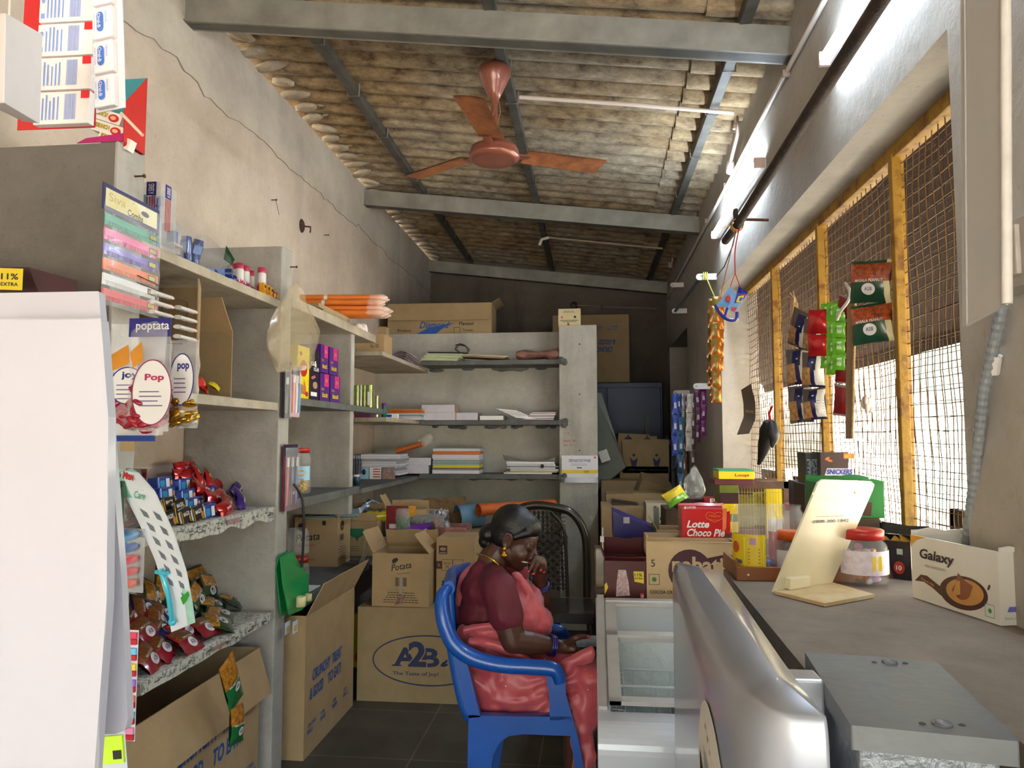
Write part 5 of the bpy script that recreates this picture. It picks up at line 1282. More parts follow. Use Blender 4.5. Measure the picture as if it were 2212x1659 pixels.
# ---- brown opened carton and candies on the third shelf
t = thing('display_carton', 'opened brown display carton with a tall flap on the third near shelf', 'carton', (-1.62, 2.75, 1.657))
b = MB(); q = lambda px, py, X: P(px, py, X=X)
b.plate([(-1.44, 2.55, 1.658), (-1.44, 2.79, 1.658), (-1.44, 2.79, 1.90), (-1.50, 2.72, 2.07), (-1.50, 2.55, 2.07)], .004, CBD2) if False else None
b.bx((-1.78, 2.60, 1.657), (-1.775, 2.86, 1.95), CBI); b.bx((-1.78, 2.855, 1.657), (-1.45, 2.86, 1.93), CBD2); b.bx((-1.78, 2.60, 1.657), (-1.45, 2.605, 2.06), CBD2); b.bx((-1.78, 2.60, 1.657), (-1.45, 2.86, 1.662), CBI)
b.build('body', t, 'w')
b = MB(); b.plate([(-1.78, 2.858, 1.93), (-1.45, 2.858, 1.93), (-1.47, 2.80, 2.06), (-1.72, 2.80, 2.06)], .004, CBD); b.build('flap', t, 'w')
b = MB(); b.plate([(-1.45, 2.60, 1.66), (-1.40, 2.50, 1.66), (-1.40, 2.50, 2.07), (-1.45, 2.60, 2.07)], .004, CBD2); b.build('flap', t, 'w')
PC_ = packet('candy_packet', 'red candy packet in the opened carton on the third near shelf', 'candy packet', (-1.52, 2.68, 1.685), face_x(.8, .2, .2), .10, .045, .03, lambda u, v: RED if u < .8 else ORG, None, 'red candies in the opened carton', 9)
clone(PC_, (-1.50, 2.72, 1.70), rot=face_x(.5, -.3, .3)); clone(PC_, (-1.49, 2.66, 1.712), rot=face_x(.6, .1, -.1))
packet('candy_packet', 'yellow candy packet sticking out of the opened carton', 'candy packet', (-1.47, 2.76, 1.70), face_x(.9, .3, .2), .10, .05, .02, lambda u, v: YEL, None, None, 12)
# ---- top shelf of the first bay
TZ = 2.121
def clearbox(label, px0, py0, h, d, w, X, kids, name='toothbrush_box'):
    p = P(px0, py0, X=X); t = thing(name, label, 'box', (X, p.y, TZ)); b = MB()
    b.bx((X-w, p.y, TZ), (X, p.y+d, TZ+h), film('#dfe2ea', .25, .08)); b.build('clear_case', t, 'w', bevel=.004); kids(t, X, p.y, w, d, h); return t
def kidsA(t, X, y, w, d, h):
    T = frame((X-w, y-.001, TZ), (1, 0, 0), (0, 0, 1)); T2 = frame((X+.001, y, TZ), (0, 1, 0), (0, 0, 1)); b = MB()
    for TT, o, L in ((T, w*.45, .05), (T2, d*.25, .05)):
        b.pr(TT, o, h*.80, o+.035, h, C('#26247a', .4), .001); b.pt(TT, 'A SERIES', o+.028, h*.82, .02, WHT, w=h*.15, rot=PI/2, lift=.002, bold=.01)
        for k in range(4): b.pr(TT, o+.002+k*.009, h*.32, o+.006+k*.009, h*.79, RED, .001)
    b.build('label', t, 'w')
    for k in range(5):
        c = MB(); x = X-w+.02+k*(w-.03)/5; yy = y+.02+.02*(k % 3); m = C(['#3a9a9a', '#b9a8e0', '#2a62b8', '#6d78b5', '#c0c4d8'][k], .3, .03)
        c.tube([(x, yy, TZ+.01), (x, yy, TZ+h*.7)], .004, m, 6); c.bx((x-.006, yy-.008, TZ+h*.7), (x+.006, yy+.004, TZ+h*.84), m); c.build('toothbrush', t, 'w')
clearbox('tall clear toothbrush box with purple labels on the top near shelf', 343, 530, .235, .10, .09, -1.43, kidsA)
def kidsB(t, X, y, w, d, h):
    b = MB(); b.bx((X-w+.01, y+.01, TZ+.09), (X-.01, y+d-.01, TZ+.10), C('#d8c8b8', .5)); b.build('tray', t, 'w')
    for z in (.001, .102):
        b = MB(); b.tube([(X-w/2, y+d/2, TZ+z), (X-w/2, y+d/2, TZ+z+.045)], .02, C('#1d3e8c', .25, .1, coat=.5), 12); b.build('jar', t, 'w')
clearbox('small clear display box with blue jars behind the toothbrush box', 378, 530, .17, .08, .07, -1.52, kidsB, 'display_box')
g_ = 'blue balm jars in the torn plastic bag'
BJ = C('#12307c', .25, .12, 20, coat=.5)
b = MB(); b.tube([(0, 0, 0), (0, 0, .055)], .021, BJ, 14); b.tube([(0, 0, .055), (0, 0, .07)], .019, C('#17357a', .3), 14); b.pr(frame((-.015, -.0215, .01), (1, 0, 0), (0, 0, 1)), 0, 0, .03, .035, C('#5f85c9', .3), .0005)
bj = tag(b.build('balm_jar'), 'small blue balm jar inside the torn plastic bag on the top shelf', 'jar', g_)
bp = P(430, 560, X=-1.52)
for k, (dx, dy, dz, rx) in enumerate([(0, -.09, 0, 0), (-.05, -.08, 0, 0), (.0, -.04, 0, 0), (-.045, -.03, 0, 0), (.01, .0, .02, 1.57), (.0, .05, .022, 1.57), (-.05, .03, .022, 1.57), (.04, .04, .022, 1.5), (.03, .10, .022, 1.57), (-.02, -.06, .075, 0), (-.01, -.015, .075, .2)]):
    o = bj if k == 0 else clone(bj); o.location = (bp.x+dx, bp.y+dy, TZ+.001+dz); o.rotation_euler = (0, rx, rnd(0, 1))
b = MB(); b.grid(lambda u, v: Vector((bp.x+.02+.085*math.cos(2*PI*u)*(math.sin(PI*(.12+.85*v)))*(1+.2*noise.noise((u*6, v*4, 3))), bp.y+.0+.15*math.sin(2*PI*u)*math.sin(PI*(.12+.85*v))*(1+.2*noise.noise((u*5, v*4, 8))), TZ+.004+.16*v+.02*noise.noise((u*6, v*3, 1)))), 22, 9, film('#d6d9e0', .13, .08))
tag(b.build('plastic_bag', off=(bp.x, bp.y, TZ)), 'torn clear plastic bag of blue jars on the top near shelf', 'plastic bag')
g_ = 'pink and white powder bottles'
PKB = C('#c2185b', .3, .08, 12, coat=.4)
b = MB(); b.lathe([(0, 0), (.019, 0), (.020, .03), (.020, .055), (.019, .11), (.016, .118), (0, .118)], [PKB, PKB, PKB, FWH, FWH, FWH], 16); b.lathe([(.0168, .115), (.0175, .118), (.017, .14), (0, .142)], C('#c03a5c', .3), 16)
for a_ in (0, 1, 2, 3, 4): b.pp(frame((.0204*math.sin(a_-2), -.0204*math.cos(a_-2), .05), (math.cos(a_-2), math.sin(a_-2), 0), (0, 0, 1)), [(-.008, 0), (.008, 0), (.006, .018), (0, .008), (-.006, .022)], PKB, .0003)
pb = tag(b.build('powder_bottle'), 'slim pink and white powder bottle with pink cap on the top near shelf', 'bottle', g_)
for k, (px, py, X) in enumerate([(505, 598, -1.56), (517, 605, -1.53), (530, 610, -1.53), (541, 612, -1.55), (551, 614, -1.57), (565, 622, -1.47)]):
    p = P(px, py, X=X); o = pb if k == 0 else clone(pb); o.location = (X, p.y, TZ)
    o['label'] = 'pink and white powder bottle standing in the row on the top near shelf' if k < 5 else 'pink and white powder bottle standing apart, nearest the small yellow boxes'
b = MB(); b.plate([P(483, 560, X=-1.46), P(500, 572, X=-1.44), P(506, 562, X=-1.44), P(488, 532, X=-1.47)], .004, C('#143a1c', .4, .2)); b.plate([P(490, 575, X=-1.44), P(506, 590, X=-1.43), P(500, 572, X=-1.43)], .003, C('#1a3020', .4))
p_ = P(492, 560, X=-1.45)
tag(b.build('dark_pouch', off=p_), 'dark green pouch leaning against the powder bottles', 'pouch')
for k, (px, c_, h, lab) in enumerate([(573, '#d99a12', .055, 'small yellow box nearest the powder bottle'), (581, '#d99a12', .052, 'small yellow box, middle of three on the top shelf'), (588, '#d9a31a', .050, 'small yellow box at the end of the yellow trio'), (594, '#8c1a20', .038, 'tiny red and yellow box beside the yellow boxes'), (600, '#8c1a20', .036, 'tiny red and yellow box at the end of the top near shelf')]):
    p = P(px, 625+k*2, X=-1.42); b = MB(); b.bx((-.004, -.011, 0), (.02, .011, h), C(c_, .35, .05)); T = frame((.0202, -.011, 0), (0, 1, 0), (0, 0, 1))
    if k < 3: b.pe(T, .011, h*.72, .008, .008, BLK, .0006); b.pr(T, .004, h*.2, .018, h*.45, C('#b5651a', .4), .0006)
    else: b.pr(T, .002, h*.25, .02, h*.7, YEL, .0006); b.pr(T, .006, h*.4, .016, h*.48, RED, .0009)
    tag(b.build('small_box', bevel=.001), lab, 'box', loc=(-1.44, p.y, TZ))
# ---- crumpled plastic bag hung on the second partition
def crumple(label, px0, px1, py0, py1, X=None, Y=None, m=None, seed=1, bulge=.05, name='plastic_bag', neck=.25):
    a = P((px0+px1)/2, py0, X=X, Y=Y); c = P((px0+px1)/2, py1, X=X, Y=Y); e0 = P(px0, (py0+py1)/2, X=X, Y=Y); e1 = P(px1, (py0+py1)/2, X=X, Y=Y)
    hw = (e1-e0)/2; n = (Vector((1, 0, 0)) if X is not None else Vector((0, -1, 0)))
    b = MB()
    def fn(u, v):
        a_ = 2*PI*u; wv = (neck*.2+(1-neck*.2)*min(1, v*1.8)**.8)*(1-.35*max(0, v-.75)/.25); k = 1+.38*noise.noise((math.cos(a_)*1.8+seed, math.sin(a_)*1.8, v*3.5))
        return a.lerp(c, v)+hw*math.cos(a_)*wv*k+n*(bulge*(math.sin(a_)*wv*k)+.01*noise.noise((u*9, v*9, seed)))
    b.grid(fn, 26, 18, m or film('#cdbb9c', .33, .1), False)
    return tag(b.build(name, off=a), label, 'plastic bag')
crumple('crumpled clear plastic bag hanging from the second partition', 590, 684, 612, 800, X=-1.33, seed=4)
# ---- cards hung on the second partition edge
def hang_card(label, px0, px1, py0, py1, X, cols, name='toothbrush_card', cat='card pack', base='#5a2438', txt=None, n=3):
    a = P(px0, py0, X=X); c = P(px1, py1, X=X); y0, y1, z1, z0 = a.y, c.y, a.z, min(c.z, P(px0, py1, X=X).z)
    t = thing(name, label, cat, (X, y0, z1)); T = frame((X, y0, z0), (0, 1, 0), (0, 0, 1)); w_, h_ = y1-y0, z1-z0
    b = MB(); b.xf = T; b.bx((0, 0, 0), (w_, h_, .003), C(base, .35, .1, 12)); b.xf = None; b.pr(T, .004, h_*.82, w_-.004, h_-.004, C('#16233f', .4), .0035)
    if txt: b.pe(T, w_*.6, h_*.25, w_*.3, w_*.3, RED, .004); b.pt(T, txt, w_*.45, h_*.25-.006, .014, WHT, w=w_*.35, lift=.005, bold=.02)
    b.build('card', t, 'w')
    for k, c_ in enumerate(cols):
        x = w_*(k+.6)/(len(cols)+.2); b = MB(); b.xf = T; m = C(c_, .3, .05, coat=.5); b.tube([(x, h_*.08, .008), (x, h_*.5, .011), (x, h_*.78, .008)], [.005, .006, .004], m, 7); b.bx((x-.005, h_*.66, .008), (x+.005, h_*.80, .016), FWH); b.build('toothbrush', t, 'w')
    b = MB(); b.grid(lambda u, v: T@Vector((w_*u, h_*v*.95, .012+.008*math.sin(PI*u))), 6, 10, film('#ffffff', .22, .06)); b.build('blister', t, 'w')
hang_card('dark toothbrush card hanging on the second partition, left one', 611, 628, 792, 903, -1.385, ['#2a2a30', '#3fae5a'], base='#2a2024')
hang_card('bright toothbrush card hanging on the second partition, right one', 628, 645, 788, 900, -1.37, ['#e8762c', '#d8d8e8', '#2a8ac0'], base='#c59ab0')
hang_card('dark red toothbrush card with round red logo on the second partition', 612, 640, 960, 1098, -1.385, ['#b5161c', '#1c6b6b', '#2a62b8'], base='#6d1a38', txt='Q')
b = MB(); cab = [P(634, 1045, X=-1.36), P(652, 1075, X=-1.33), P(656, 1120, X=-1.32), P(655, 1175, X=-1.33), P(652, 1225, X=-1.34)]; rim(b, cab, .006, BLK, 1, 8)
tag(b.build('black_cable', off=cab[0]), 'black cable hanging down beside the second partition', 'cable')
# green tape packs
GP = C('#1f9a55', .3, .06, 9, coat=.5, alpha=.92)
def green_pack(pts, X, label, tapes, seed):
    V = [P(a, c, X=X) for a, c in pts]; t = thing('tape_pack', label, 'tape pack', V[0])
    b = MB(); b.plate(V, .006, GP); b.build('pouch', t, 'w', bevel=.002)
    T = frame(V[0]+Vector((.010, .01, -.06)), (0, 1, 0), (0, -.15, 1))
    b = MB(); b.pr(T, .0, -.03, .06, .025, C('#c9d4e8', .4), .002); b.pr(T, .02, -.02, .05, .005, C('#d8b43a', .4), .003); b.build('label', t, 'w')
    for px, py, r, h in tapes:
        c = P(px, py, X=X+.03); b = MB(); b.lathe([(r*.6, 0), (r, 0), (r, h), (r*.6, h), (r*.6, 0)], C('#d9cf9a', .45, .05), 18, c); b.build('tape_roll', t, 'w')
green_pack([(608, 1330), (597, 1230), (603, 1200), (622, 1190), (625, 1225), (632, 1325)], SX+.02, 'dark green tape pouch hanging on the second partition, rear one', [], 1)
green_pack([(625, 1328), (612, 1260), (607, 1205), (633, 1190), (645, 1215), (666, 1240), (668, 1300), (652, 1318)], SX+.05, 'bright green tape pouch with two cream tape rolls', [(650, 1310, .022, .045), (666, 1298, .016, .032)], 2)
# ---------------------------------------------------------------- goods on the middle and corner shelves
def sbox(name, label, cat, px0, px1, pyt, zb, Y, d, m, prn=None, group=None, rz=0, bevel=.001, h=None, side=None):
    a = P(px0, 900, Y=Y); c = P(px1, 900, Y=Y); w_ = c.x-a.x; h = h or (P((px0+px1)/2, pyt, Y=Y).z-zb)
    b = MB(); b.bx((-w_/2, -d/2, 0), (w_/2, d/2, h), m)
    if prn: prn(b, faces(w_, d, h), w_, d, h)
    o = b.build(name, bevel=bevel, seg=1)
    return tag(o, label, cat, group, loc=((a.x+c.x)/2, Y+d/2, zb), rz=rz)
LAV = C('#c9c6cf', .5, .05, 20); OR2 = C('#c8652a', .5, .08, 10)
# orange tubes with clear wraps on top of the middle bay (z 2.165)
ZS = 2.166
b = MB(); b.tube([(0, -.26, 0), (0, .20, 0)], .0165, C('#df7a2c', .45, .08, 9), 12); b.tube([(0, -.12, 0), (0, -.10, 0)], .0169, FWH, 12)
b.tube([(0, .15, 0), (0, .20, 0), (0, .225, 0), (0, .25, 0)], [.018, .020, .018, .005], film('#ffe8d8', .4, .1), 10)
tb = tag(b.build('orange_tube'), 'orange plastic wrapped tube in the stack on top of the middle bay', 'tube', 'orange wrapped tubes')
k = 0
for row, n_ in enumerate((4, 4, 3, 3)):
    for c_ in range(n_):
        o = tb if k == 0 else clone(tb); k += 1
        o.location = (-1.44+rnd(-.03, .03), 4.12+.036*c_+.017*(row % 2), ZS+.035+.017+row*.031); o.rotation_euler = (0, 0, -PI/2+rnd(-.05, .05)+.10)
b = MB(); b.bx((SX-.25, 3.75, ZS), (SX-.005, 4.15, ZS+.012), C('#8c7a5e', .8, .1)); b.bx((SX-.24, 3.7, ZS+.012), (SX-.01, 4.2, ZS+.034), CBD2)
tag(b.build('folded_paper', off=(SX-.1, 3.9, ZS)), 'folded brown paper under the orange tubes', 'paper')
b = MB(); 
for k in range(6): b.ball((SX-.03+rnd(-.03, .01), 4.52+rnd(-.06, .06), ZS+.02), (.035, .04, .02), C('#d9cfc9', .6, .1), (rnd(-1, 1), 0, rnd(-1, 1)), 8, 5)
tag(b.build('crumpled_paper', off=(SX-.03, 4.52, ZS)), 'crumpled white paper at the end of the middle bay top', 'paper')
p = P(800, 735, X=SX-.02)
sb_ = lambda *a, **k: sbox(*a, **k)
def pr_small(b, Fc, w_, d, h): b.pt(Fc['front'], 'No. 100', w_*.5, h*.3, h*.2, BLK, w=w_*.3)
sbox('small_carton', 'flat brown carton on the top corner shelf beneath the slab', 'box', 768, 828, 722, 2.077, 4.98, .20, CBD, pr_small)
sbox('small_carton', 'tiny brown box with a red cap beside it on the top corner shelf', 'box', 812, 832, 706, 2.077, 5.25, .08, CBD2, lambda b, Fc, w_, d, h: b.pr(Fc['front'], w_*.6, h*.2, w_*.95, h*.6, RED))
# yellow and purple biscuit boxes on z 1.69
def xbox(name, label, px0, px1, pyt, z, X, d, m, prn, group=None, cat='box', h=None):
    "box whose printed face looks along +x; width runs along y"
    y0, y1 = P(px0, 800, X=X).y, P(px1, 800, X=X).y; w_ = y1-y0; h = h or (P((px0+px1)/2, pyt, X=X).z-z)
    b = MB(); b.bx((-w_/2, -d/2, 0), (w_/2, d/2, h), m)
    if prn: prn(b, faces(w_, d, h), w_, d, h)
    return tag(b.build(name, bevel=.001, seg=1), label, cat, group, loc=(X-d/2, (y0+y1)/2, z), rz=PI/2)
YB = C('#e6cf12', .35, .05, 9)
def pr_siip(b, Fc, w_, d, h):
    T = Fc['front']; b.pe(T, w_*.5, h*.58, w_*.32, h*.16, RED); b.pt(T, 'SIIP', w_*.5, h*.54, h*.09, WHT, w=w_*.45, anchor='c', bold=.03, lift=.003, rot=.1)
    b.pp(T, [(w_*.25, h*.1), (w_*.7, h*.08), (w_*.75, h*.2), (w_*.55, h*.38), (w_*.5, h*.25), (w_*.3, h*.28)], C('#b5702a', .5, .2, 30)); b.pe(T, w_*.25, h*.85, w_*.12, h*.04, RED); b.pe(T, w_*.8, h*.1, w_*.13, h*.05, RED)
    T = Fc['left']; b.pe(T, d*.5, h*.6, d*.3, h*.12, RED)
xbox('snack_box', 'tall yellow snack box with red round logo on the purple box shelf', 643, 668, 748, 1.691, SX-.03, .14, YB, pr_siip)
xbox('snack_box', 'yellow and pink snack box just behind the tall yellow one', 636, 643, 775, 1.691, SX-.06, .12, YB, lambda b, Fc, w_, d, h: b.pr(Fc['left'], 0, 0, d, h*.5, C('#c2186a', .4)))
def pr_ice(b, Fc, w_, d, h):
    T = Fc['front']; b.pt(T, 'ICE', w_*.05, h*.68, h*.08, WHT, w=w_*.35, bold=.03); b.pt(T, '&', w_*.42, h*.66, h*.12, WHT, bold=.04); b.pt(T, 'ECLAIR', w_*.35, h*.58, h*.07, WHT, w=w_*.55, bold=.03)
    b.pp(T, [(w_*.1, h*.45), (w_*.5, h*.5), (w_*.6, h*.45), (w_*.2, h*.4)], C('#b5706a', .5)); b.pe(T, w_*.55, h*.3, w_*.25, h*.07, C('#a98a6a', .6, .2, 60)); b.pr(T, w_*.1, h*.08, w_*.75, h*.16, WHT)
xbox('snack_box', 'dark purple chocolate box with white lettering beside the yellow box', 670, 690, 756, 1.691, SX-.03, .14, C('#1d1028', .35, .1), pr_ice)
PUB = C('#4f1a7a', .35, .08)
def pr_pb(b, Fc, w_, d, h):
    T = Fc['front']; b.pt(T, 'biscuit', w_*.2, h*.15, h*.18, YEL, w=w_*.6, bold=.03); b.pr(T, w_*.45, h*.55, w_*.9, h, C('#d42a7a', .4)); b.pt(T, '20+', w_*.5, h*.7, h*.12, YEL, w=w_*.3); b.pt(T, 'chocos', w_*.1, h*.4, h*.12, YEL, w=w_*.3)
    T = Fc['left']; b.pr(T, d*.2, h*.5, d*.7, h*.8, C('#7a4aa5', .4)); b.pt(T, 'bis', d*.2, h*.2, h*.2, YEL, w=d*.5)
for px0, px1, row, lab in ((692, 712, 0, 'purple biscuit box, lower one nearest the dark chocolate box'), (714, 735, 0, 'purple biscuit box, lower one at the right end'), (692, 709, 1, 'purple biscuit box, upper one nearest the dark chocolate box'), (711, 730, 1, 'purple biscuit box, upper one at the right end')):
    xbox('biscuit_box', lab, px0, px1, 800, 1.691+row*.155, SX-.03, .12, PUB, pr_pb, 'purple biscuit boxes', h=.15)
# jars
CLR = film('#e6ebee', .16, .05)
def jar(label, c, r, h, lidm, lab=None, fill=None, fillh=.4, name='plastic_jar', open_=False, ribs=True, lidh=.022, twist=0):
    t = thing(name, label, 'jar', c); x, y, z = c; b = MB()
    pr = [(0, .002), (r*.85, .002), (r, r*.18), (r, h*.3)]
    if ribs: pr += [(r*.96, h*.34), (r, h*.38), (r, h*.62), (r*.96, h*.66), (r, h*.70)]
    pr += [(r, h*.80), (r*.94, h*.88), (r*.82, h*.93), (r*.82, h*.985)]
    if open_: pr += [(r*.86, h*.99), (r*.86, h), (r*.80, h)]
    b.lathe(pr, CLR, 28); b.build('body', t)
    if not open_:
        b = MB(); b.lathe([(r*.86, h*.97), (r*.88, h*.965), (r*.88, h*.97+lidh), (r*.8, h*.97+lidh+.003), (0, h*.97+lidh+.003)], lidm, 28); b.build('lid', t)
    if lab:
        b = MB(); m, z0, z1, a0, a1, prf = lab; n = 14
        b.grid(lambda u, v: Vector(((r+.0012)*math.cos(a0+(a1-a0)*u), (r+.0012)*math.sin(a0+(a1-a0)*u), h*(z0+(z1-z0)*v))), n, 2, m)
        if prf: prf(b, lambda s, tt: Vector(((r+.0022)*math.cos(a0+s/r), (r+.0022)*math.sin(a0+s/r), h*z0+tt)), (a1-a0)*r, h*(z1-z0))
        b.build('label', t)
    if fill:
        random.seed(int(abs(x)*100+r*1000)); b = MB()
        for k in range(60): a_ = rnd(0, 6.3); q = math.sqrt(random.random())*(r-.018); b.ball((x+q*math.cos(a_), y+q*math.sin(a_), z+.012+rnd(0, h*fillh)), (.014, .010, .008), fill[k % len(fill)], (rnd(-1, 1), rnd(-1, 1), rnd(-1, 1)), 6, 4)
        tag(b.build('jar_sweets', off=(x, y, z)), 'sweets inside the '+label[:60], 'sweets', kind='stuff')
    return t
def lf(b, fn, w_, h):
    def ov(cx, cy, rx, ry, m): b.add([fn(cx, cy)]+[fn(cx+rx*math.cos(i*.35), cy+ry*math.sin(i*.35)) for i in range(18)], [(0, i+1, (i+1) % 18+1) for i in range(18)], m)
    ov(w_*.62, h*.55, w_*.24, h*.22, YEL); ov(w_*.2, h*.75, w_*.08, h*.15, C('#c9a22a', .5))
    for k in range(3): b.pt(None, 'SNACKS', w_*.62, h*(.62-.3*k), h*.1, RED if k else RED, w=w_*.3, anchor='c', fn=lambda X, Y_: fn(X, Y_)*1.0, bold=.02)
RLID = C('#b3221f', .35, .06); OLID = C('#d9601c', .35, .06)
p = P(661, 1050, X=SX-.07)
jar('clear jar with red lid and blue yellow label on the middle bay shelf', (SX-.11, p.y, 1.206), .062, .22, RLID, (C('#9cc9e0', .4, .05), .33, .66, -PI*.95, -.15, lf), [C('#d0a92a', .4), C('#c29a1f', .4)], .35)
p = P(633, 1050, X=SX-.07)
jar('clear jar with red lid half hidden behind the labelled jar', (SX-.20, p.y+.02, 1.206), .055, .215, RLID, None, [C('#c9b08a', .5)], .3)
b = MB(); p = P(644, 930, X=SX-.1); b.lathe([(0, 0), (.045, 0), (.062, .055), (.066, .06)], C('#b5141c', .3, .06), 20); b.lathe([(.064, .056), (.07, .058), (.068, .066), (0, .066)], C('#b9b3b3', .4), 20)
tag(b.build('plastic_tub'), 'red plastic tub with grey lid set on top of the rear jar', 'tub', loc=(SX-.20, P(633, 1050, X=SX-.07).y+.03, 1.206+.237))
jar('clear jar with red lid holding brown sweets on the low middle shelf', (SX-.07, P(640, 1200, X=SX-.07).y+.02, .716), .058, .165, RLID, (C('#a9c8e0', .4, .05), .1, .5, -PI*.9, -.3, None), [C('#a5622a', .5), C('#8c4a1f', .5)], .65, ribs=False)
jar('empty clear jar stacked on the red lidded jar of brown sweets', (SX-.07, P(640, 1200, X=SX-.07).y+.02, .912), .055, .13, RLID, None, None, open_=True)
b = MB(); p = P(700, 1110, X=SX-.1)
for k in range(3): b.plate([P(645+4*k, 1124-3*k, Y=4.36), P(770+3*k, 1119-3*k, Y=4.45), P(776, 1101-k, Y=4.80), P(700, 1106-2*k, Y=4.72)], .002, C('#a9c4bf', .5, .06))
tag(b.build('chart_paper', off=P(700, 1115, Y=4.4)), 'pale green chart sheets lying on the low shelf biscuit carton', 'paper sheets')
b = MB(); b.bx((SX-.20, 3.62, .716), (SX-.03, 3.85, .720), WHT); tag(b.build('paper_sheet', off=(SX-.1, 3.7, .716)), 'white paper sheet on the low middle shelf', 'paper')
# green foil rolls, bottle, tubes on the corner shelf (z 1.69 end and 1.635)
g_ = 'green foil rolls'
GF = C('#6f8f2a', .25, .3, 30, metal=.7, c2='#b9b98a')
for k, (px, py, r) in enumerate(((769, 820, .024), (777, 822, .019), (785, 820, .019), (796, 821, .026))):
    p = P(px, 860, Y=4.78); b = MB(); b.tube([(0, 0, 0), (0, 0, .155)], r, GF if k != 1 else C('#a9ac9a', .2, .15, 20, metal=.6), 14)
    if k == 3: b.pr(frame((-.004, -r-.0005, .02), (1, 0, 0), (0, 0, 1)), 0, 0, .022, .09, WHT)
    tag(b.build('foil_roll'), ('green foil roll standing nearest the partition', 'pale silver foil roll between green ones', 'slim green foil roll third from the partition', 'thick green foil roll with a white label')[k], 'roll', g_, loc=(p.x, 4.80, 1.691))
p = P(812, 895, Y=4.98); b = MB(); b.tube([(0, 0, 0), (0, 0, .15)], .013, C('#b9b98a', .25, .2, 40, metal=.6), 12); tag(b.build('foil_roll'), 'slim silver foil roll standing on the corner shelf', 'roll', loc=(p.x, 5.0, 1.636))
p = P(826, 895, Y=5.0); b = MB(); b.lathe([(0, 0), (.018, 0), (.018, .06), (.012, .075), (.018, .08), (.016, .10), (0, .104)], [C('#1f6b5a', .4)]*3+[C('#6a2a8a', .3)]*3, 14); tag(b.build('small_bottle'), 'small green and purple bottle on the corner shelf', 'bottle', loc=(p.x, 5.04, 1.636))
for k, (a, c, t_, col) in enumerate(((765, 800, 888, '#7d2a5a'), (765, 797, 880, '#d5d2da'))):
    sbox('toothpaste_box', ('maroon toothpaste box lying lowest by the foil rolls', 'white toothpaste box lying on the maroon one')[k], 'box', a, c, 880, 1.636+.033*k, 4.95, .05, C(col, .4), h=.032)
# the back shelves: lowest (z 1.206), middle (1.636), top (2.121), front edge at Y 5.89
def bpr(b, Fc, w_, d, h):
    for k in range(3): b.pr(Fc['front'], 0, h*(.2+.25*k), w_, h*(.25+.25*k), C('#aeb0bb', .6))
def pile(nm, label, cat, px0, px1, zb, Y, d, hs, mats, group, jit=.004, rz=0, lab2=None):
    z = zb
    for k, h in enumerate(hs):
        m = mats[k % len(mats)]; j = rnd(-jit, jit)
        o = sbox(nm, label, cat, px0, px1, 0, z, Y, d, m, None, group, rz+rnd(-.02, .02), h=h*.94); o.location.x += j; z += h
        if lab2 and k in lab2: o['label'] = lab2[k]
    return z
PP = C('#d3d0d8', .7, .05, 30, stretch=(1, 1, 60)); OG = C('#cf6c22', .5, .08); YG = C('#d6ca3a', .5, .08); GY = C('#8b949c', .6, .08); PGN = C('#9fb8ae', .6, .1)
pile('notebook', 'notebook in the flat pile standing tallest on the lowest back shelf', 'notebook', 935, 1036, 1.207, 5.9, .2, [.030, .008, .008, .008, .016, .010, .010, .010, .010, .010, .036, .024, .022, .004], [PP, GY, C('#6d4a5a', .6), YG, YG, PGN, GY, PGN, GY, PP, PP, OG, PP, PGN], 'tall notebook pile', lab2={11: 'orange notebook near the top of the tallest pile on the lowest back shelf', 13: 'thin pale notebook topmost of the tallest pile on the lowest back shelf', 0: 'thick white notebook at the bottom of the tallest pile'})
sbox('paper_block', 'white wrapped paper block, lower of the two left of the tallest pile', 'paper block', 868, 926, 0, 1.207, 5.9, .18, LAV, h=.068); sbox('paper_block', 'white wrapped paper block, upper of the two left of the tallest pile', 'paper block', 870, 931, 0, 1.275, 5.9, .18, LAV, h=.058)
pile('notepad', 'thin notepad in the loose pile at the left of the lowest back shelf', 'notepad', 778, 862, 1.207, 5.60, .25, [.018]*9, [PP, LAV, GY, PP], 'loose notepad pile', .02)
for k, (a, c, t_, m, lab) in enumerate(((777, 798, 1003, C('#8fc3dc', .4), 'small pale blue pack in front of the notepad pile'), (800, 824, 1006, WHT, 'white pen pack with red ends before the notepads'), (826, 852, 1007, C('#b98a4a', .5, .3, 60, c2='#3f5a8c'), 'small picture pack in front of the notepad pile'))):
    sbox('pen_pack', lab, 'pack', a, c, t_, 1.192, 5.35, .04, m, (lambda b, Fc, w_, d, h: [b.pr(Fc['front'], w_*.3, h*(.15+.22*j), w_*.95, h*(.24+.22*j), RED) for j in range(4)]) if k == 1 else (lambda b, Fc, w_, d, h: b.pe(Fc['front'], w_*.5, h*.6, w_*.2, h*.25, BLK)) if k == 0 else None, h=.085)
for k in range(4):
    p = P(763+k*5, 1000, Y=4.7); b = MB(); b.tube([(0, 0, 0), (0, 0, .10)], .006, C('#101c3c', .3, .1), 8); b.tube([(0, 0, .1), (0, 0, .12)], .004, C('#8a96b5', .3), 8)
    tag(b.build('pen'), 'dark blue pen standing upright by the partition of the corner shelf', 'pen', 'upright dark blue pens', loc=(p.x, 4.72, 1.191+.07))
p = P(767, 1030, Y=4.66); b = MB(); b.lathe([(0, 0), (.022, 0), (.022, .05), (.018, .055), (.018, .068), (0, .068)], [C('#1b3a52', .3)]*3+[FWH]*2, 16); tag(b.build('small_jar'), 'small dark jar with white lid at the front of the corner shelf', 'jar', loc=(p.x+.004, 4.68, 1.191))
b = MB()
a, c = P(856, 980, Y=5.95), P(912, 958, Y=5.95)
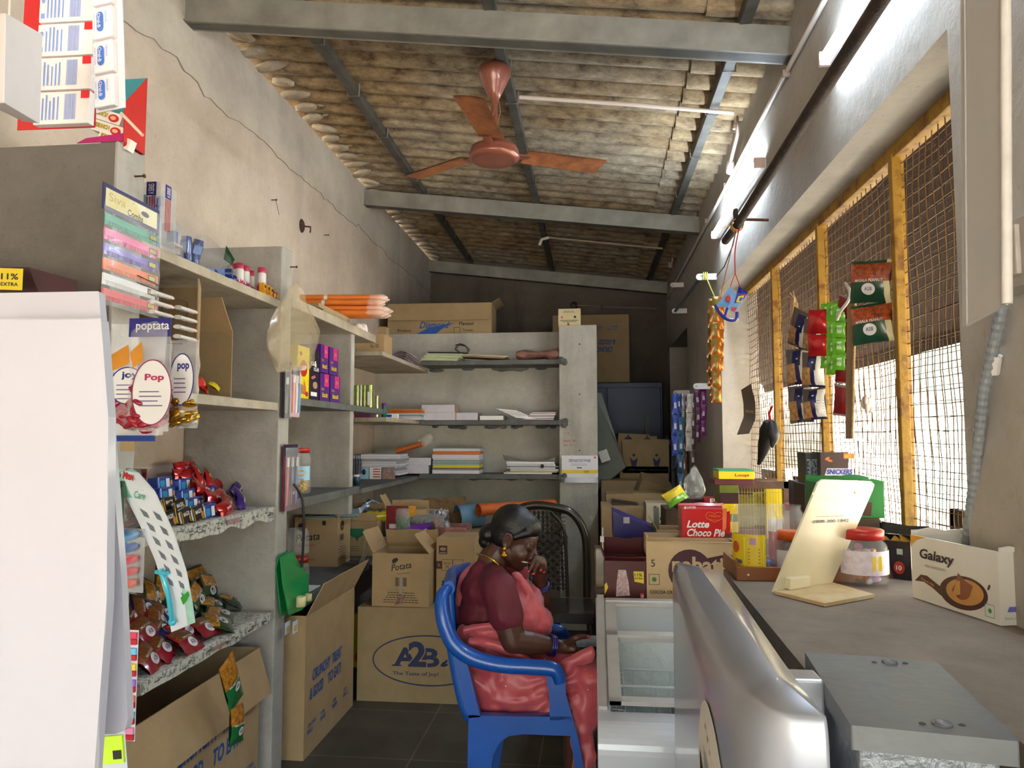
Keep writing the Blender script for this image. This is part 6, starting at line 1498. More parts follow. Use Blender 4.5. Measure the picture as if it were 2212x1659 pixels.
for k in range(3): b.tube([a+Vector((0, .03*k, .02)), c+Vector((0, .03*k, .0))], .020, C('#c4662a', .45, .08), 12)
b.tube([c+Vector((-.02, .03, 0)), c+Vector((.07, .03, .05)), c+Vector((.09, .03, .03))], [.045, .05, .02], film('#e8e0d8', .25), 8)
tag(b.build('orange_roll', off=a), 'orange paper rolls in clear wrap leaning on the lowest back shelf', 'paper roll')
pile('paper_stack', 'white papers in the ruffled pile at the right of the lowest back shelf', 'papers', 1096, 1200, 1.207, 5.92, .2, [.012, .010, .02, .012, .010, .016, .02], [WHT, CBL, C('#b9c4b5', .5), PP, GY, PP, WHT], 'ruffled paper pile', .03)
b = MB(); a = P(1085, 985, Y=5.91); b.grid(lambda u, v: Vector((a.x+.42*u, 5.91+.18*v, 1.310+.05*(1-u)**3*(1-v)+.03*max(0, u-.85)/.15*v+.004*math.sin(u*9))), 20, 6, WHT); b.pe(frame((a.x+.30, 5.905, 1.27), (1, 0, 0), (0, 0, 1)), .02, .0, .014, .016, BLK)
tag(b.build('paper_sheet', off=a), 'curled white sheet lying on the ruffled paper pile', 'paper')
# middle back shelf
pile('notebook', 'thin notebook in the tilted pile at the left of the middle back shelf', 'notebook', 838, 908, 1.637, 5.75, .22, [.016, .012, .014, .010, .010, .012, .012], [PP, LAV, GY, PP, OG, C('#a5622a', .5), OG], 'orange and white notebook pile', .008, .03)
sbox('toothpaste_box', 'white toothpaste box with blue print before the notebooks', 'box', 828, 858, 0, 1.637, 5.30, .05, WHT, lambda b, Fc, w_, d, h: b.pr(Fc['front'], 0, h*.3, w_*.6, h*.8, C('#1f4fae', .4)), h=.034)
for k, (a, c, z, h, lab) in enumerate(((913, 985, 0, .062, 'white wrapped paper ream, lower of two on the middle back shelf'), (911, 983, .063, .062, 'white wrapped paper ream, upper of two on the middle back shelf'), (986, 1033, 0, .060, 'single white wrapped paper ream on the middle back shelf'), (1037, 1088, 0, .034, 'low white paper stack on the middle back shelf'))):
    sbox('paper_ream', lab, 'paper ream', a, c, 0, 1.637+z, 5.9, .18, LAV if k < 3 else WHT, lambda b, Fc, w_, d, h: b.pr(Fc['right'], 0, 0, d, h, C('#a98a7a', .5)), h=h, rz=-.03)
for k in range(9):
    g2 = 'fanned white notebooks'; a = P(1062+k*5, 880, Y=5.93)
    b = MB(); b.bx((0, 0, 0), (.17, .15, .007), WHT); b.bx((0, -.001, -.001), (.17, .15, 0), BLK)
    tag(b.build('notebook', bevel=.001, seg=1), 'white notebook in the slanting fanned pile on the middle back shelf', 'notebook', g2, loc=(a.x+.04, 5.92, 1.640+.0085*(8-k)+.016), rot=(0, .10, rnd(-.05, .05)))
for k in range(5):
    a = P(1130+k*4, 880, Y=5.93)
    b = MB(); b.bx((0, 0, 0), (.235-.01*k, .15, .010), WHT if k % 2 else C('#c9b3bd', .6)); b.bx((0, -.001, -.001), (.235-.01*k, .15, 0), BLK)
    tag(b.build('notebook', bevel=.001, seg=1), 'white notebook in the flat pile at the right end of the middle back shelf', 'notebook', 'flat notebooks at the shelf end', loc=(a.x+.01, 5.92, 1.638+.013*k), rot=(0, 0, rnd(-.06, .06)))
# top back shelf
a = P(850, 760, Y=5.86)
b = MB()
def fold(u, v): return Vector((a.x-.02+.24*u, 5.80+.2*v, 2.135+.10*(1-u)*math.sin(PI*min(1, .3+.8*(1-u)))+.006*math.sin(v*9)-.075*u))
for k in range(4): b.grid(lambda u, v, k=k: fold(u, v)+Vector((.004*k, 0, .016*k-.0*u)), 14, 5, C('#e0ccd4', .7, .05) if k % 2 else C('#efe6ea', .7, .05))
b.grid(lambda u, v: fold(u, v)+Vector((-.02+.03*u, -.012, .075-.11*u*v)), 14, 6, film('#d9d0ca', .22))
tag(b.build('paper_bundle', off=a), 'pinkish paper bundle in clear plastic sliding off the top corner shelf', 'paper bundle')
for k in range(6):
    b = MB(); b.bx((0, 0, 0), (.30, .2, .011), C('#b5bf9a', .7, .06, 20) if k != 5 else BLK); tag(b.build('paper_stack', bevel=.001, seg=1), 'pale green papers in the sagging stack on the top back shelf', 'papers', 'pale green paper stack', loc=(P(908, 775, Y=5.86).x+.012*k, 5.87, 2.123+.0115*k), rot=(0, .03, rnd(-.06, .06)))
for k in range(2):
    b = MB(); b.bx((0, 0, 0), (.48, .17, .010), C('#c2b493', .7, .06) if k else C('#8d7a5c', .7)); tag(b.build('thin_book', bevel=.001, seg=1), ('brown thin book lying under the cream one on the top back shelf', 'long cream thin book lying on the top back shelf')[k], 'book', loc=(P(965, 775, Y=5.9).x+.02*k, 5.90, 2.123+.035+.011*k), rot=(0, .055, 0))
b = MB(); a = P(998, 762, Y=5.92)
for k in range(5): b.tube([a+Vector((.06*math.cos(t_*1.2+k), .02*k-.03, .03+.035*math.sin(t_*1.1+k)*(1 if t_ < 4 else 1.4))) for t_ in range(7)], .0025, BLK, 5)
tag(b.build('black_wire', off=a), 'tangled black wire on the top back shelf', 'wire')
a = P(1115, 770, Y=5.95); b = MB(); b.grid(lambda u, v: Vector((a.x+.36*u, 6.0+.09*math.cos(2*PI*v), 2.155+.012+(.035+.02*math.sin(u*7+1)+.02*u)*math.sin(2*PI*v)*math.sin(PI*(.08+.84*u))**.5+.012*noise.noise((u*7, v*6, 2)))), 24, 14, C('#8a6258', .45, .12, 20, coat=.3), False)
tag(b.build('plastic_bag', off=a), 'brownish pink plastic bag bunched at the right of the top back shelf', 'plastic bag')
# toothpaste card on the column
a = P(1213, 984, Y=5.88); c = P(1292, 1043, Y=5.88)
t = thing('toothbrush_card', 'white and yellow SENSODYNE hanging card on the concrete end column', 'card pack', (a.x, 5.885, a.z)); T = frame((a.x, 5.885, c.z), (1, 0, 0), (0, 0, 1)); w_, h_ = c.x-a.x, a.z-c.z
b = MB(); b.xf = T; b.bx((0, h_*.08, 0), (w_, h_, .004), C('#dedee4', .4, .03)); b.xf = None
b.pr(T, 0, h_*.34, w_, h_*.47, YEL, .005); b.pt(T, 'SENSODYNE', w_*.2, h_*.76, h_*.105, C('#1c2f7a', .4), w=w_*.6, bold=.01, lift=.005); b.pt(T, '130', w_*.62, h_*.37, h_*.07, RED, w=w_*.13, bold=.02, lift=.006)
for k, y in enumerate((.68, .63)): b.pr(T, w_*.25, h_*y, w_*.7, h_*(y+.015), GY, .005)
b.pr(T, w_*.42, h_*.53, w_*.56, h_*.57, C('#1c2f7a', .4), .005); b.pe(T, w_*.92, h_*.93, .009, .009, ORG, .005); b.build('card', t, 'w')
b = MB(); b.xf = T; b.bx((0, 0, .004), (w_, h_*.19, .016), film('#cfe0f0', .35)); b.bx((0, 0, .004), (.012, h_*.2, .014), C('#1f5fb0', .4)); b.bx((w_-.012, 0, .004), (w_, h_*.2, .014), C('#1f5fb0', .4)); b.tube([(w_*.08, h_*.09, .008), (w_*.9, h_*.1, .008)], .004, C('#e8e8ea', .3), 6); b.bx((w_*.42, h_*.06, .006), (w_*.55, h_*.12, .014), C('#3f9a2a', .4)); b.build('toothbrush', t, 'w')
# red pencil notes on the column
T = frame(P(1218, 975, Y=5.898), (1, 0, 0), (0, 0, 1)); rc = C('#a5503f', .8)
for s, x, y in (('R 5', .0, .20), ('<  6', .0, .135), ('Rock  40', .0, .075), ('gum  40', .0, .04)):
    b = MB(); b.pt(T, s, x, y, .018, rc, shear=.2, lift=.0006); tag(b.build('wall_writing', off=T@Vector((x, y, 0))), 'faint red handwritten note on the end column, '+('topmost of four', 'second from the top of four', 'third from the top of four', 'lowest, just above the toothbrush card')[[.20, .135, .075, .04].index(y)], 'writing')
# ---------------------------------------------------------------- heap of wrappers and rolls behind the woman
NW = C('#8d8f92', .35, .25, 50, metal=.5, c2='#c9c9c6', bump=.3)
def roll(label, a, c, r, m, name='paper_roll', cat='roll', cone=1, inner=None):
    b = MB(); n = 24; a, c = Vector(a), Vector(c); d = (c-a); z = d.normalized(); u = z.orthogonal().normalized(); v = z.cross(u)
    b.grid(lambda s, q: a+d*s+(u*math.cos(q*2*PI*1.35)+v*math.sin(q*2*PI*1.35))*(r*(1+(cone-1)*s)*(1-.12*q)), 8, n*2, m)
    return tag(b.build(name, off=a), label, cat)
HY = 4.95
def Hh(px, py, Y=HY): return P(px, py, Y=Y)
roll('long grey patterned wrapper roll lying across the heap', Hh(848, 1118), Hh(962, 1136, 4.85), .062, NW, 'wrapper_roll')
roll('second silver wrapper roll lying behind the first in the heap', Hh(870, 1108, 5.15), Hh(965, 1118, 5.1), .05, NW, 'wrapper_roll')
roll('yellow and blue printed wrapper roll at the left of the heap', Hh(792, 1118, 4.9), Hh(845, 1112, 4.95), .045, C('#d6c21f', .3, .3, 14, c2='#2a5ab0', coat=.4, thr=(.45, .5)), 'wrapper_roll')
roll('wide light blue chart paper roll behind the woman', Hh(988, 1118, 5.2), Hh(1040, 1112, 5.3), .085, C('#5f86a3', .55, .06), 'paper_roll')
roll('orange chart paper roll lying behind the woman', Hh(1033, 1102, 5.15), Hh(1197, 1088, 5.6), .045, C('#c25f26', .5, .06), 'paper_roll', cone=.75)
b = MB(); V = [Hh(852, 1085, 5.35), Hh(1005, 1072, 5.35), Hh(1018, 1135, 5.2), Hh(868, 1140, 5.2)]
b.grid(lambda u, v: V[0].lerp(V[1], u).lerp(V[3].lerp(V[2], u), v)+Vector((0, .03*noise.noise((u*6, v*4, 1)), .03*noise.noise((u*5, v*3, 7)))), 20, 8, C('#7d603f', .8, .15, 20), False); b.pe(frame(Hh(905, 1090, 5.3), (1, 0, .05), (0, 0, 1)), 0, 0, .04, .016, C('#3f5a3a', .7))
tag(b.build('brown_wrapper', off=V[0]), 'crumpled brown paper wrapper at the back of the heap', 'paper')
b = MB(); V = [Hh(735, 1120, 4.8), Hh(800, 1078, 5.0), Hh(850, 1095, 5.1), Hh(812, 1140, 4.9)]
b.grid(lambda u, v: V[0].lerp(V[1], u).lerp(V[3].lerp(V[2], u), v)+Vector((0, 0, .02*noise.noise((u*6, v*4, 1)))), 12, 8, C('#3f4248', .3, .3, 40, metal=.5, c2='#9aa0a5'), False)
tag(b.build('silver_wrapper', off=V[0]), 'folded silver and black wrapper at the left of the heap', 'wrapper')
b = MB(); V = [Hh(940, 1100, 4.95), Hh(968, 1100, 4.95), Hh(975, 1150, 4.8), Hh(930, 1152, 4.8)]
b.grid(lambda u, v: V[0].lerp(V[1], u).lerp(V[3].lerp(V[2], u), v)+Vector((0, .04*noise.noise((u*4, v*4, 1)), .02*noise.noise((u*5, v*5, 7)))), 12, 10, C('#c9c6c0', .35, .25, 40, c2='#4a4668', coat=.4), False)
tag(b.build('crumpled_wrapper', off=V[0]), 'white and purple crumpled wrapper end on the heap', 'wrapper')
packet('purple_packet', 'shiny purple packet lying on top of the open biscuit carton', 'packet', Hh(903, 1150, 4.75), face_y(.5, .1, .1), .17, .12, .05, lambda u, v: C('#6a2aa0', .25, .15, 20, coat=.6), None, None, 4)
b = MB(); V0 = Hh(870, 1135, 4.72)
for k in range(24): b.tube([V0+Vector((rnd(-.03, .03), rnd(-.02, .02), -.04)), V0+Vector((rnd(-.05, .05), rnd(-.03, .03), .05))], .004, C('#2f6b2a', .6, .2), 4)
b.lathe([(.0, -.11), (.045, -.11), (.05, .0), (.045, .10), (.03, .11)], film('#dfe6e0', .2), 16, V0)
tag(b.build('brush_pack', off=V0), 'green bristled brushes in a clear pack on the heap', 'brush pack')
def pr_saf(b, Fc, w_, d, h): T = Fc['front']; b.pt(T, 'SAFARI', w_*.1, h*.1, h*.3, C('#c9b23a', .4), w=w_*.6, bold=.03, shear=.2); b.pe(T, w_*.85, h*.2, w_*.12, h*.2, C('#3b1a10', .5)); b.pr(T, w_*.3, h*.6, w_*.75, h*.98, C('#b5b9ba', .5))
sbox('green_carton', 'green SAFARI carton with cut out window on the heap', 'carton', 935, 1012, 1145, .865, 5.02, .14, C('#155c2c', .4, .08), pr_saf)
b = MB(); V0 = Hh(1030, 1150, 5.2); b.box(V0, (.26, .25, .04), C('#17793a', .3, .1, coat=.4)); b.box(V0+Vector((0, -.01, -.035)), (.28, .25, .025), C('#a5301c', .3, .1, coat=.4)); b.box(V0+Vector((.02, 0, -.06)), (.28, .25, .02), C('#1c1a1a', .4))
tag(b.build('wrapper_stack', off=V0, bevel=.006), 'flat green and red plastic packs just behind the woman\'s head', 'packs')
b = MB(); V0 = Hh(765, 1410, 4.45); b.bx((V0.x-.05, 4.5, .10), (V0.x+.08, 4.56, .42), C('#c9b41c', .3, .08, coat=.4)); b.pe(frame((V0.x-.05, 4.499, .10), (1, 0, 0), (0, 0, 1)), .07, .06, .03, .04, RED); b.bx((V0.x-.05, 4.5, 0), (V0.x+.08, 4.56, .10), C('#2a2520', .6))
tag(b.build('yellow_pack', off=(V0.x, 4.5, 0)), 'yellow and red pack standing in the gap beside the emblem carton', 'pack')
b = MB(); a = Hh(792, 1190, 4.6); 
for k in range(3): b.tube([Hh(803-4*k, 1150, 4.5), Hh(790-3*k, 1200, 4.5), Hh(770-2*k, 1250, 4.5)], [.012, .008, .004], film('#c9b9a5', .3), 6)
tag(b.build('torn_plastic', off=a), 'torn strips of clear plastic hanging between shelf and carton', 'plastic')
# ---------------------------------------------------------------- goods hanging close to the viewer on the left
def cords(t, pts):
    for p in pts: b = MB(); b.tube([Vector(p), Vector((p[0]-.02, p[1], 3.2))], .0015, C('#c9c2b8', .6), 5); b.build('cord', t, 'w')
WP = C('#b6b3be', .45, .02, 3, coat=.35)
def wsheet(label, pts, Y, th, film_=False, seed=1):
    V = [P(a, c, Y=Y) for a, c in pts]; V = [Vector((v.x, v.y, v.z)) for v in V]
    c0 = sum(V, Vector())/len(V); t = thing('paper_pack', label, 'paper pack', c0)
    b = MB(); b.plate(V[::-1], -th, WP); b.build('sheets', t, 'w', bevel=.002)
    if film_:
        L = [P(a, c, Y=Y-.006) for a, c in ((-70, 688), (222, 688), (238, 900), (236, 1300), (208, 1720), (-70, 1740))]
        b = MB(); b.grid(lambda u, v: (L[0].lerp(L[1], u).lerp(L[5].lerp(L[4], u), v))+Vector((.012*math.sin(PI*v)*u, -.003-.006*noise.noise((u*3+v*2, v*7, 3)), 0)), 30, 60, film('#ffffff', .12, .05)); b.build('plastic_sleeve', t, 'w')
    b = MB(); b.tube([P(-60, 640, Y=Y), P(-60, -300, Y=Y)], .0015, C('#c9c2b8', .6), 5); b.build('cord', t, 'w')
wsheet('large white paper pack in clear plastic hanging at the left, front one', [(-70, 692), (218, 690), (234, 900), (230, 1300), (200, 1720), (-70, 1740)], .80, .014, True)
wsheet('white paper pack hanging behind the front one at the far left', [(-70, 634), (213, 629), (224, 760), (262, 1250), (276, 1555), (270, 1578), (250, 1586), (-70, 1590)], .86, .012)
# toothbrush strips
T = frame(P(38, 282, Y=.92), (1, 0, -.01), (0, 0, 1)); kx = (P(205, 200, Y=.92).x-P(85, 200, Y=.92).x)/120
t = thing('toothbrush_strip', 'hanging red card strip of white boxed packs with blue barcodes at top left', 'card strip', P(38, 282, Y=.92))
Wc, Hc = 168*kx, 330*kx
b = MB(); b.xf = T; b.bx((0, 0, 0), (Wc, Hc, .001), C('#c4161c', .35, .05, coat=.4)); b.xf = None; b.build('card', t, 'w')
BB = C('#7f9be0', .5, .05)
for k in range(5):
    b = MB(); y0 = 2*kx+k*70*kx; x0 = 48*kx; b.xf = T@Matrix.Translation((x0, y0, .001)); w_, h_ = 118*kx, 66*kx; b.bx((0, 0, 0), (w_, h_, .012), C('#f0e8e6', .4, .02, coat=.3)); b.xf = None
    T2 = T@Matrix.Translation((x0, y0, .013)); random.seed(k)
    barcode(b, T2, 66*kx, 8*kx, 90*kx, 60*kx, BB)
    for j in range(5): b.pr(T2, (18+8*j)*kx, 8*kx, (21+8*j)*kx, rnd(45, 60)*kx, BB)
    b.pe(T2, 9*kx, 45*kx, 4*kx, 6*kx, BB); b.pr(T2, 5*kx, 8*kx, 13*kx, 18*kx, BB); b.pr(T2, 100*kx, 50*kx, 118*kx, 66*kx, C('#e0252c', .4)); b.build('pack', t, 'w', bevel=.001)
cords(t, [T@Vector((Wc/2, Hc, 0))])
A_ = P(213, 245, Y=.88); B_ = P(190, -40, Y=.88)
t = thing('toothbrush_strip', 'white blister strip with blue Oral-B logos at top left', 'card strip', A_)
up_ = (B_-A_).normalized(); T = frame(A_, (1, -.15, .06), up_); L = (B_-A_).length; w_ = 62*kx
b = MB(); b.xf = T; b.bx((-.002, 0, 0), (w_, L, .002), C('#e9e3e6', .4, .02)); b.xf = None; b.build('card', t, 'w')
for k in range(4):
    y0 = L*(k+.03)/4; h_ = L/4*.92; b = MB(); b.xf = T@Matrix.Translation((.004, y0, .002)); b.bx((0, 0, 0), (w_*.72, h_, .010), C('#f2edf0', .3, .02, coat=.4)); b.xf = None
    T2 = T@Matrix.Translation((.004+w_*.20, y0+h_*.2, .0125)); rr = w_*.12; b.pr(T2, 0, rr, 2*rr, h_*.62-rr, C('#4f7fd9', .4)); b.pe(T2, rr, rr, rr, rr, C('#4f7fd9', .4)); b.pe(T2, rr, h_*.62-rr, rr, rr, C('#4f7fd9', .4))
    b.pt(T2, 'Oral-B', rr*.45, h_*.56, rr*1.0, WHT, w=h_*.46, rot=-PI/2, bold=.02, lift=.002); b.pt(T2, 'SHINY CLEAN', -rr*.9, h_*.6, rr*.5, BB, w=h_*.55, rot=-PI/2, lift=.001); b.pt(T2, 'MEDIUM', rr*2.5, h_*.6, rr*.6, BB, w=h_*.35, rot=-PI/2, lift=.001); b.build('pack', t, 'w', bevel=.002)
cords(t, [T@Vector((w_/2, L, 0))])
b = MB(); b.tube([P(262, 245, Y=.87), P(308, 292, Y=.86)], .0022, C('#d9b9a8', .5), 7); b.build('loose_stick', t, 'w')
t = thing('white_box', 'plain white box hanging at the top left corner, nearest the viewer', 'box', P(40, 270, Y=.70))
b = MB(); f = lambda px, py, Y: P(px, py, Y=Y)
v = [f(-25, 28, .74), f(12, 28, .70), f(92, 74, .78), f(50, 70, .82), f(-28, 225, .74), f(8, 222, .70), f(86, 268, .78), f(48, 262, .82)]
b.add(v, [(0, 1, 5, 4), (1, 2, 6, 5), (2, 3, 7, 6), (3, 0, 4, 7), (0, 3, 2, 1), (4, 5, 6, 7)], C('#e3dbdc', .4, .03)); b.build('carton', t, 'w', bevel=.001)
cords(t, [f(20, 40, .74)])
# wafer display on top of the first partition
a = P(196, 318, Y=2.06); t = thing('wafer_display', 'teal and red display box of KRUNCH wafers on top of the nearest partition', 'display box', (-1.56, 2.09, 2.386))
TL = C('#3d8f9a', .4, .05); KR = C('#c4281c', .4, .05)
b = MB(); X1 = P(292, 320, Y=2.09).x; X0 = P(196, 320, Y=2.09).x; Zt = P(290, 165, Y=2.12).z
b.bx((X0, 2.135, 2.386), (X1, 2.14, Zt), TL); b.plate([(X1, 2.03, 2.386), (X1, 2.135, 2.386), (X1, 2.135, Zt), (X1, 2.03, 2.386+.12)], .003, KR); b.plate([(X0, 2.03, 2.386), (X1, 2.03, 2.386), (X1, 2.03, 2.41), (X0+.03, 2.03, 2.40)], .003, C('#b5206a', .4))
b.pp(frame((X0, 2.134, 2.386), (1, 0, 0), (0, 0, 1)), [((X1-X0)*.4, 0), ((X1-X0)*.999, 0), ((X1-X0)*.999, .16), ((X1-X0)*.7, .10)], KR, .002); b.build('case', t, 'w')
for k, (z, dx) in enumerate(((2.40, .02), (2.435, .0), (2.475, -.006))):
    T = frame((X1-.115+dx, 2.045-.002*k, z), (1, 0, -.35), (0, 0, 1)); b = MB(); b.xf = T; b.bx((0, 0, -.03), (.105, .034, 0), C('#e8dfd6', .35, .04)); b.xf = None
    b.pt(T, 'KRUNCH', .008, .012, .014, BLK, w=.05, bold=.05); b.pt(T, 'KRUNCH', .008, .012, .014, YEL, w=.05, bold=.02, lift=.003); b.pe(T, .08, .016, .018, .012, KR); b.pe(T, .08, .016, .010, .006, C('#e0a98a', .5), .003); b.build('wafer_pack', t, 'w')
# boxes on the hidden near shelf
a = P(165, 640, Y=1.86); zb = 1.656
b = MB(); hh = P(60, 575, Y=1.75).z-zb; x1 = P(166, 610, Y=1.84).x; 
b.add([(-1.84, 1.70, zb), (x1, 1.84, zb), (x1-.12, 1.98, zb), (-1.84, 1.98, zb), (-1.84, 1.70, zb+hh), (P(62, 575, Y=1.76).x, 1.76, zb+hh), (x1, 1.84, P(166, 606, Y=1.84).z), (x1-.12, 1.98, zb+hh-.04), (-1.84, 1.98, zb+hh)],
      [(0, 1, 6, 5, 4), (1, 2, 7, 6), (2, 3, 8, 7), (3, 0, 4, 8), (4, 5, 6, 7, 8)], C('#3a1418', .45, .1))
T = frame(P(8, 618, Y=1.695), (1, .27, 0), (0, 0, 1)); b.pr(T, -.02, -.01, .045, .045, YEL, .004); b.pt(T, '11%', -.005, .016, .016, BLK, w=.04, bold=.02, lift=.005); b.pt(T, 'EXTRA', -.005, .0, .009, BLK, w=.04, bold=.02, lift=.005)
tag(b.build('chocolate_box', off=(-1.7, 1.84, zb)), 'dark maroon box with yellow 11% EXTRA corner at the far left', 'box')
# ---- cards beside the first partition
def pencard(label, px0, px1, py0, py1, Y, rows, cols2, base, name='pen_card', part='pen', tilt=.12, rad=.007):
    a = P(px0, py1, Y=Y); c = P(px1, py0, Y=Y); t = thing(name, label, 'pen pack', a); T = frame(a, (1, -.3, .0), (0, 0, 1)); w_, h_ = (c.x-a.x), c.z-a.z
    b = MB(); b.xf = T; b.bx((0, 0, 0), (w_, h_, .0015), base); b.xf = None; b.build('card', t, 'w')
    for k in range(rows):
        y = h_*(1-(k+.7)/(rows+.3)); m = cols2[k % len(cols2)]
        b = MB(); b.xf = T; b.tube([(w_*.08, y-.01*tilt*8, .008), (w_*.40, y, .009)], rad*1.15, m[0], 9); b.tube([(w_*.40, y, .009), (w_*.75, y+.006, .009), (w_*.9, y+.009, .009)], [rad, rad*.9, rad*.3], m[1], 9); b.build(part, t, 'w')
    b = MB(); b.grid(lambda u, v: T@Vector((w_*1.02*u, h_*v, .017+.003*noise.noise((u*4, v*9, 1)))), 6, 16, film('#eef2f5', .16, .05)); b.build('blister', t, 'w')
NV = C('#1c2b55', .25, .1, coat=.6); GRY = C('#6c7a96', .25, .1, coat=.6)
pencard('card of navy capped pens hanging just right of the white paper packs', 238, 280, 1015, 1160, 1.42, 6, [(NV, GRY)], C('#3a5a48', .4, .2, 8))
pencard('dark red card of silver tipped pens overlapping the navy pen card', 268, 332, 1012, 1158, 1.50, 5, [(C('#a9a4a2', .2, .1, metal=.8), C('#3a1a20', .3, .1))], C('#5a1420', .35, .2, 20))
hl = [('#3f86c9', '#5f9ad0'), ('#58a8d8', '#3a5fa5'), ('#c23a5a', '#c9304a'), ('#b52a50', '#c43a48'), ('#d2502a', '#c9422f')]
pencard('clear pack of blue, red and orange marker pens hanging by the first partition', 255, 330, 1140, 1275, 1.46, 5, [(C(a, .3, .05, coat=.5), C(c, .3, .05, coat=.5)) for a, c in hl], film('#dfe3e8', .3), name='marker_pack', part='marker', tilt=-.08, rad=.010)
# razor card
Lp = [(246, 1022), (252, 1012), (262, 1055), (300, 1130), (335, 1210), (358, 1290), (370, 1366)]; Rp = [(284, 1012), (300, 1022), (335, 1062), (375, 1150), (403, 1235), (415, 1300), (421, 1345)]
YR = [1.40, 1.40, 1.42, 1.44, 1.46, 1.48, 1.50]
Lv = [P(a, c, Y=y) for (a, c), y in zip(Lp, YR)]; Rv = [P(a, c, Y=y-.02) for (a, c), y in zip(Rp, YR)]
def rc_(u, v, lift=0):
    s = v*(len(Lv)-1); k = min(int(s), len(Lv)-2); f_ = s-k; return Lv[k].lerp(Lv[k+1], f_).lerp(Rv[k].lerp(Rv[k+1], f_), u)+Vector((0, -lift, 0))
t = thing('razor_card', 'long white and green curved razor card hanging beside the biscuit shelf', 'razor card', Lv[0])
b = MB(); gc = C('#4fb892', .35, .08, 6, c2='#c9e6da'); wc = C('#dfe4ea', .35, .03)
b.grid(lambda u, v: rc_(u, v), 10, 40, None, True, lambda u, v: gc if (v < .38 and (u < .22 or v < .16)) or (v > .78 and u > .72) else wc); b.grid(lambda u, v: rc_(1-u, v, -.002), 10, 40, wc)
for k in range(7):
    v0 = .42+.062*k
    for u0 in (.28, .66):
        if k == 6 and u0 < .5: continue
        b.add([rc_(u0, v0, .0015), rc_(u0+.16, v0+.015, .0015), rc_(u0+.16, v0+.04, .0015), rc_(u0+.02, v0+.035, .0015)], [(0, 1, 2, 3)], C('#6d747c', .6))
TR = frame(rc_(.25, .22, .003), rc_(.9, .23)-rc_(.25, .22), Vector((-.12, 0, 1))); b.pt(TR, 'Max', .0, -.005, .016, RED, w=.03, bold=.04, lift=.002)
TR = frame(rc_(.3, .36, .003), rc_(.9, .37)-rc_(.3, .36), Vector((-.2, 0, 1))); b.pt(TR, 'Soft', .0, .014, .015, C('#3f9a78', .4), w=.026, bold=.01, lift=.002); b.pt(TR, 'Care', .004, -.004, .015, C('#3f9a78', .4), w=.028, bold=.01, lift=.002); b.build('card', t, 'w')
cy_ = C('#3fb8d2', .25, .05, coat=.6); b = MB(); rim(b, [rc_(.15, .70, .006), rc_(.28, .76, .012), rc_(.28, .86, .014), rc_(.22, .95, .010)], .0055, cy_, 1, 8); b.tube([rc_(.02, .715, .008), rc_(.40, .705, .008)], .005, cy_, 8); b.ball(rc_(.22, .95, .01), (.009, .006, .008), cy_); b.build('razor', t, 'w')
b = MB(); b.plate([rc_(.62, .82, .004), rc_(.92, .78, .004), rc_(.95, .80, .004), rc_(.68, .86, .004)], .002, C('#2f9a2a', .4)); b.build('green_tag', t, 'w')
# colour sample strip and lime comb pack
a = P(272, 1600, Y=1.30); c = P(300, 1362, Y=1.30); t = thing('eraser_strip', 'narrow hanging strip of small multicoloured packs beside the white paper', 'pack strip', a); T = frame(a, (1, 0, 0), (c-a)); w_ = c.x-a.x+.002; h_ = (c-a).length
b = MB(); b.xf = T; b.bx((-.014, 0, 0), (w_*.9, h_, .0012), C('#c9cdda', .4, .05)); b.xf = None; b.build('card', t, 'w')
for k, cc in enumerate(('#e08ab0', '#4fb8a0', '#e8784a', '#9a6ad0', '#e0c83a', '#6ab8e0', '#d03a5a')):
    b = MB(); y = h_*(k+.1)/7; b.xf = T; b.bx((0, y+h_*.055, .001), (w_*.85, y+h_*.11, .006), C(cc, .35, .05)); b.bx((0, y, .001), (w_*.85, y+h_*.05, .006), C('#b5182a', .35)); b.bx((-.012, y, .001), (-.003, y+h_*.1, .005), C('#2a4ac0' if k % 2 else '#7a8ac9', .35)); b.build('small_pack', t, 'w')
a = P(205, 1700, Y=1.10); c = P(283, 1585, Y=1.10); t = thing('comb_card', 'hanging clear card with a lime green comb below the white paper packs', 'comb pack', c); T = frame(a, (1, 0, .12), (0, 0, 1)); w_ = c.x-a.x; h_ = c.z-a.z
b = MB(); b.xf = T; b.bx((-.02, -.1, 0), (w_, h_*1.05, .001), C('#b9bec9', .3, .05)); b.xf = None; b.build('card', t, 'w')
b = MB(); b.xf = T; b.bx((.004, h_*.42, .001), (w_*.97, h_*.92, .006), C('#b8dc2a', .3, .05, coat=.5)); b.xf = None; b.pr(T, w_*.68, h_*.5, w_*.93, h_*.66, BLK, .007); b.build('comb', t, 'w')
b = MB(); b.xf = T; b.bx((-.019, h_*.2, .001), (-.004, h_*.6, .006), C('#d04a9a', .3, .05, coat=.5)); b.bx((w_*.6, -.05, .001), (w_*.97, -.01, .005), BLK); b.build('comb', t, 'w')
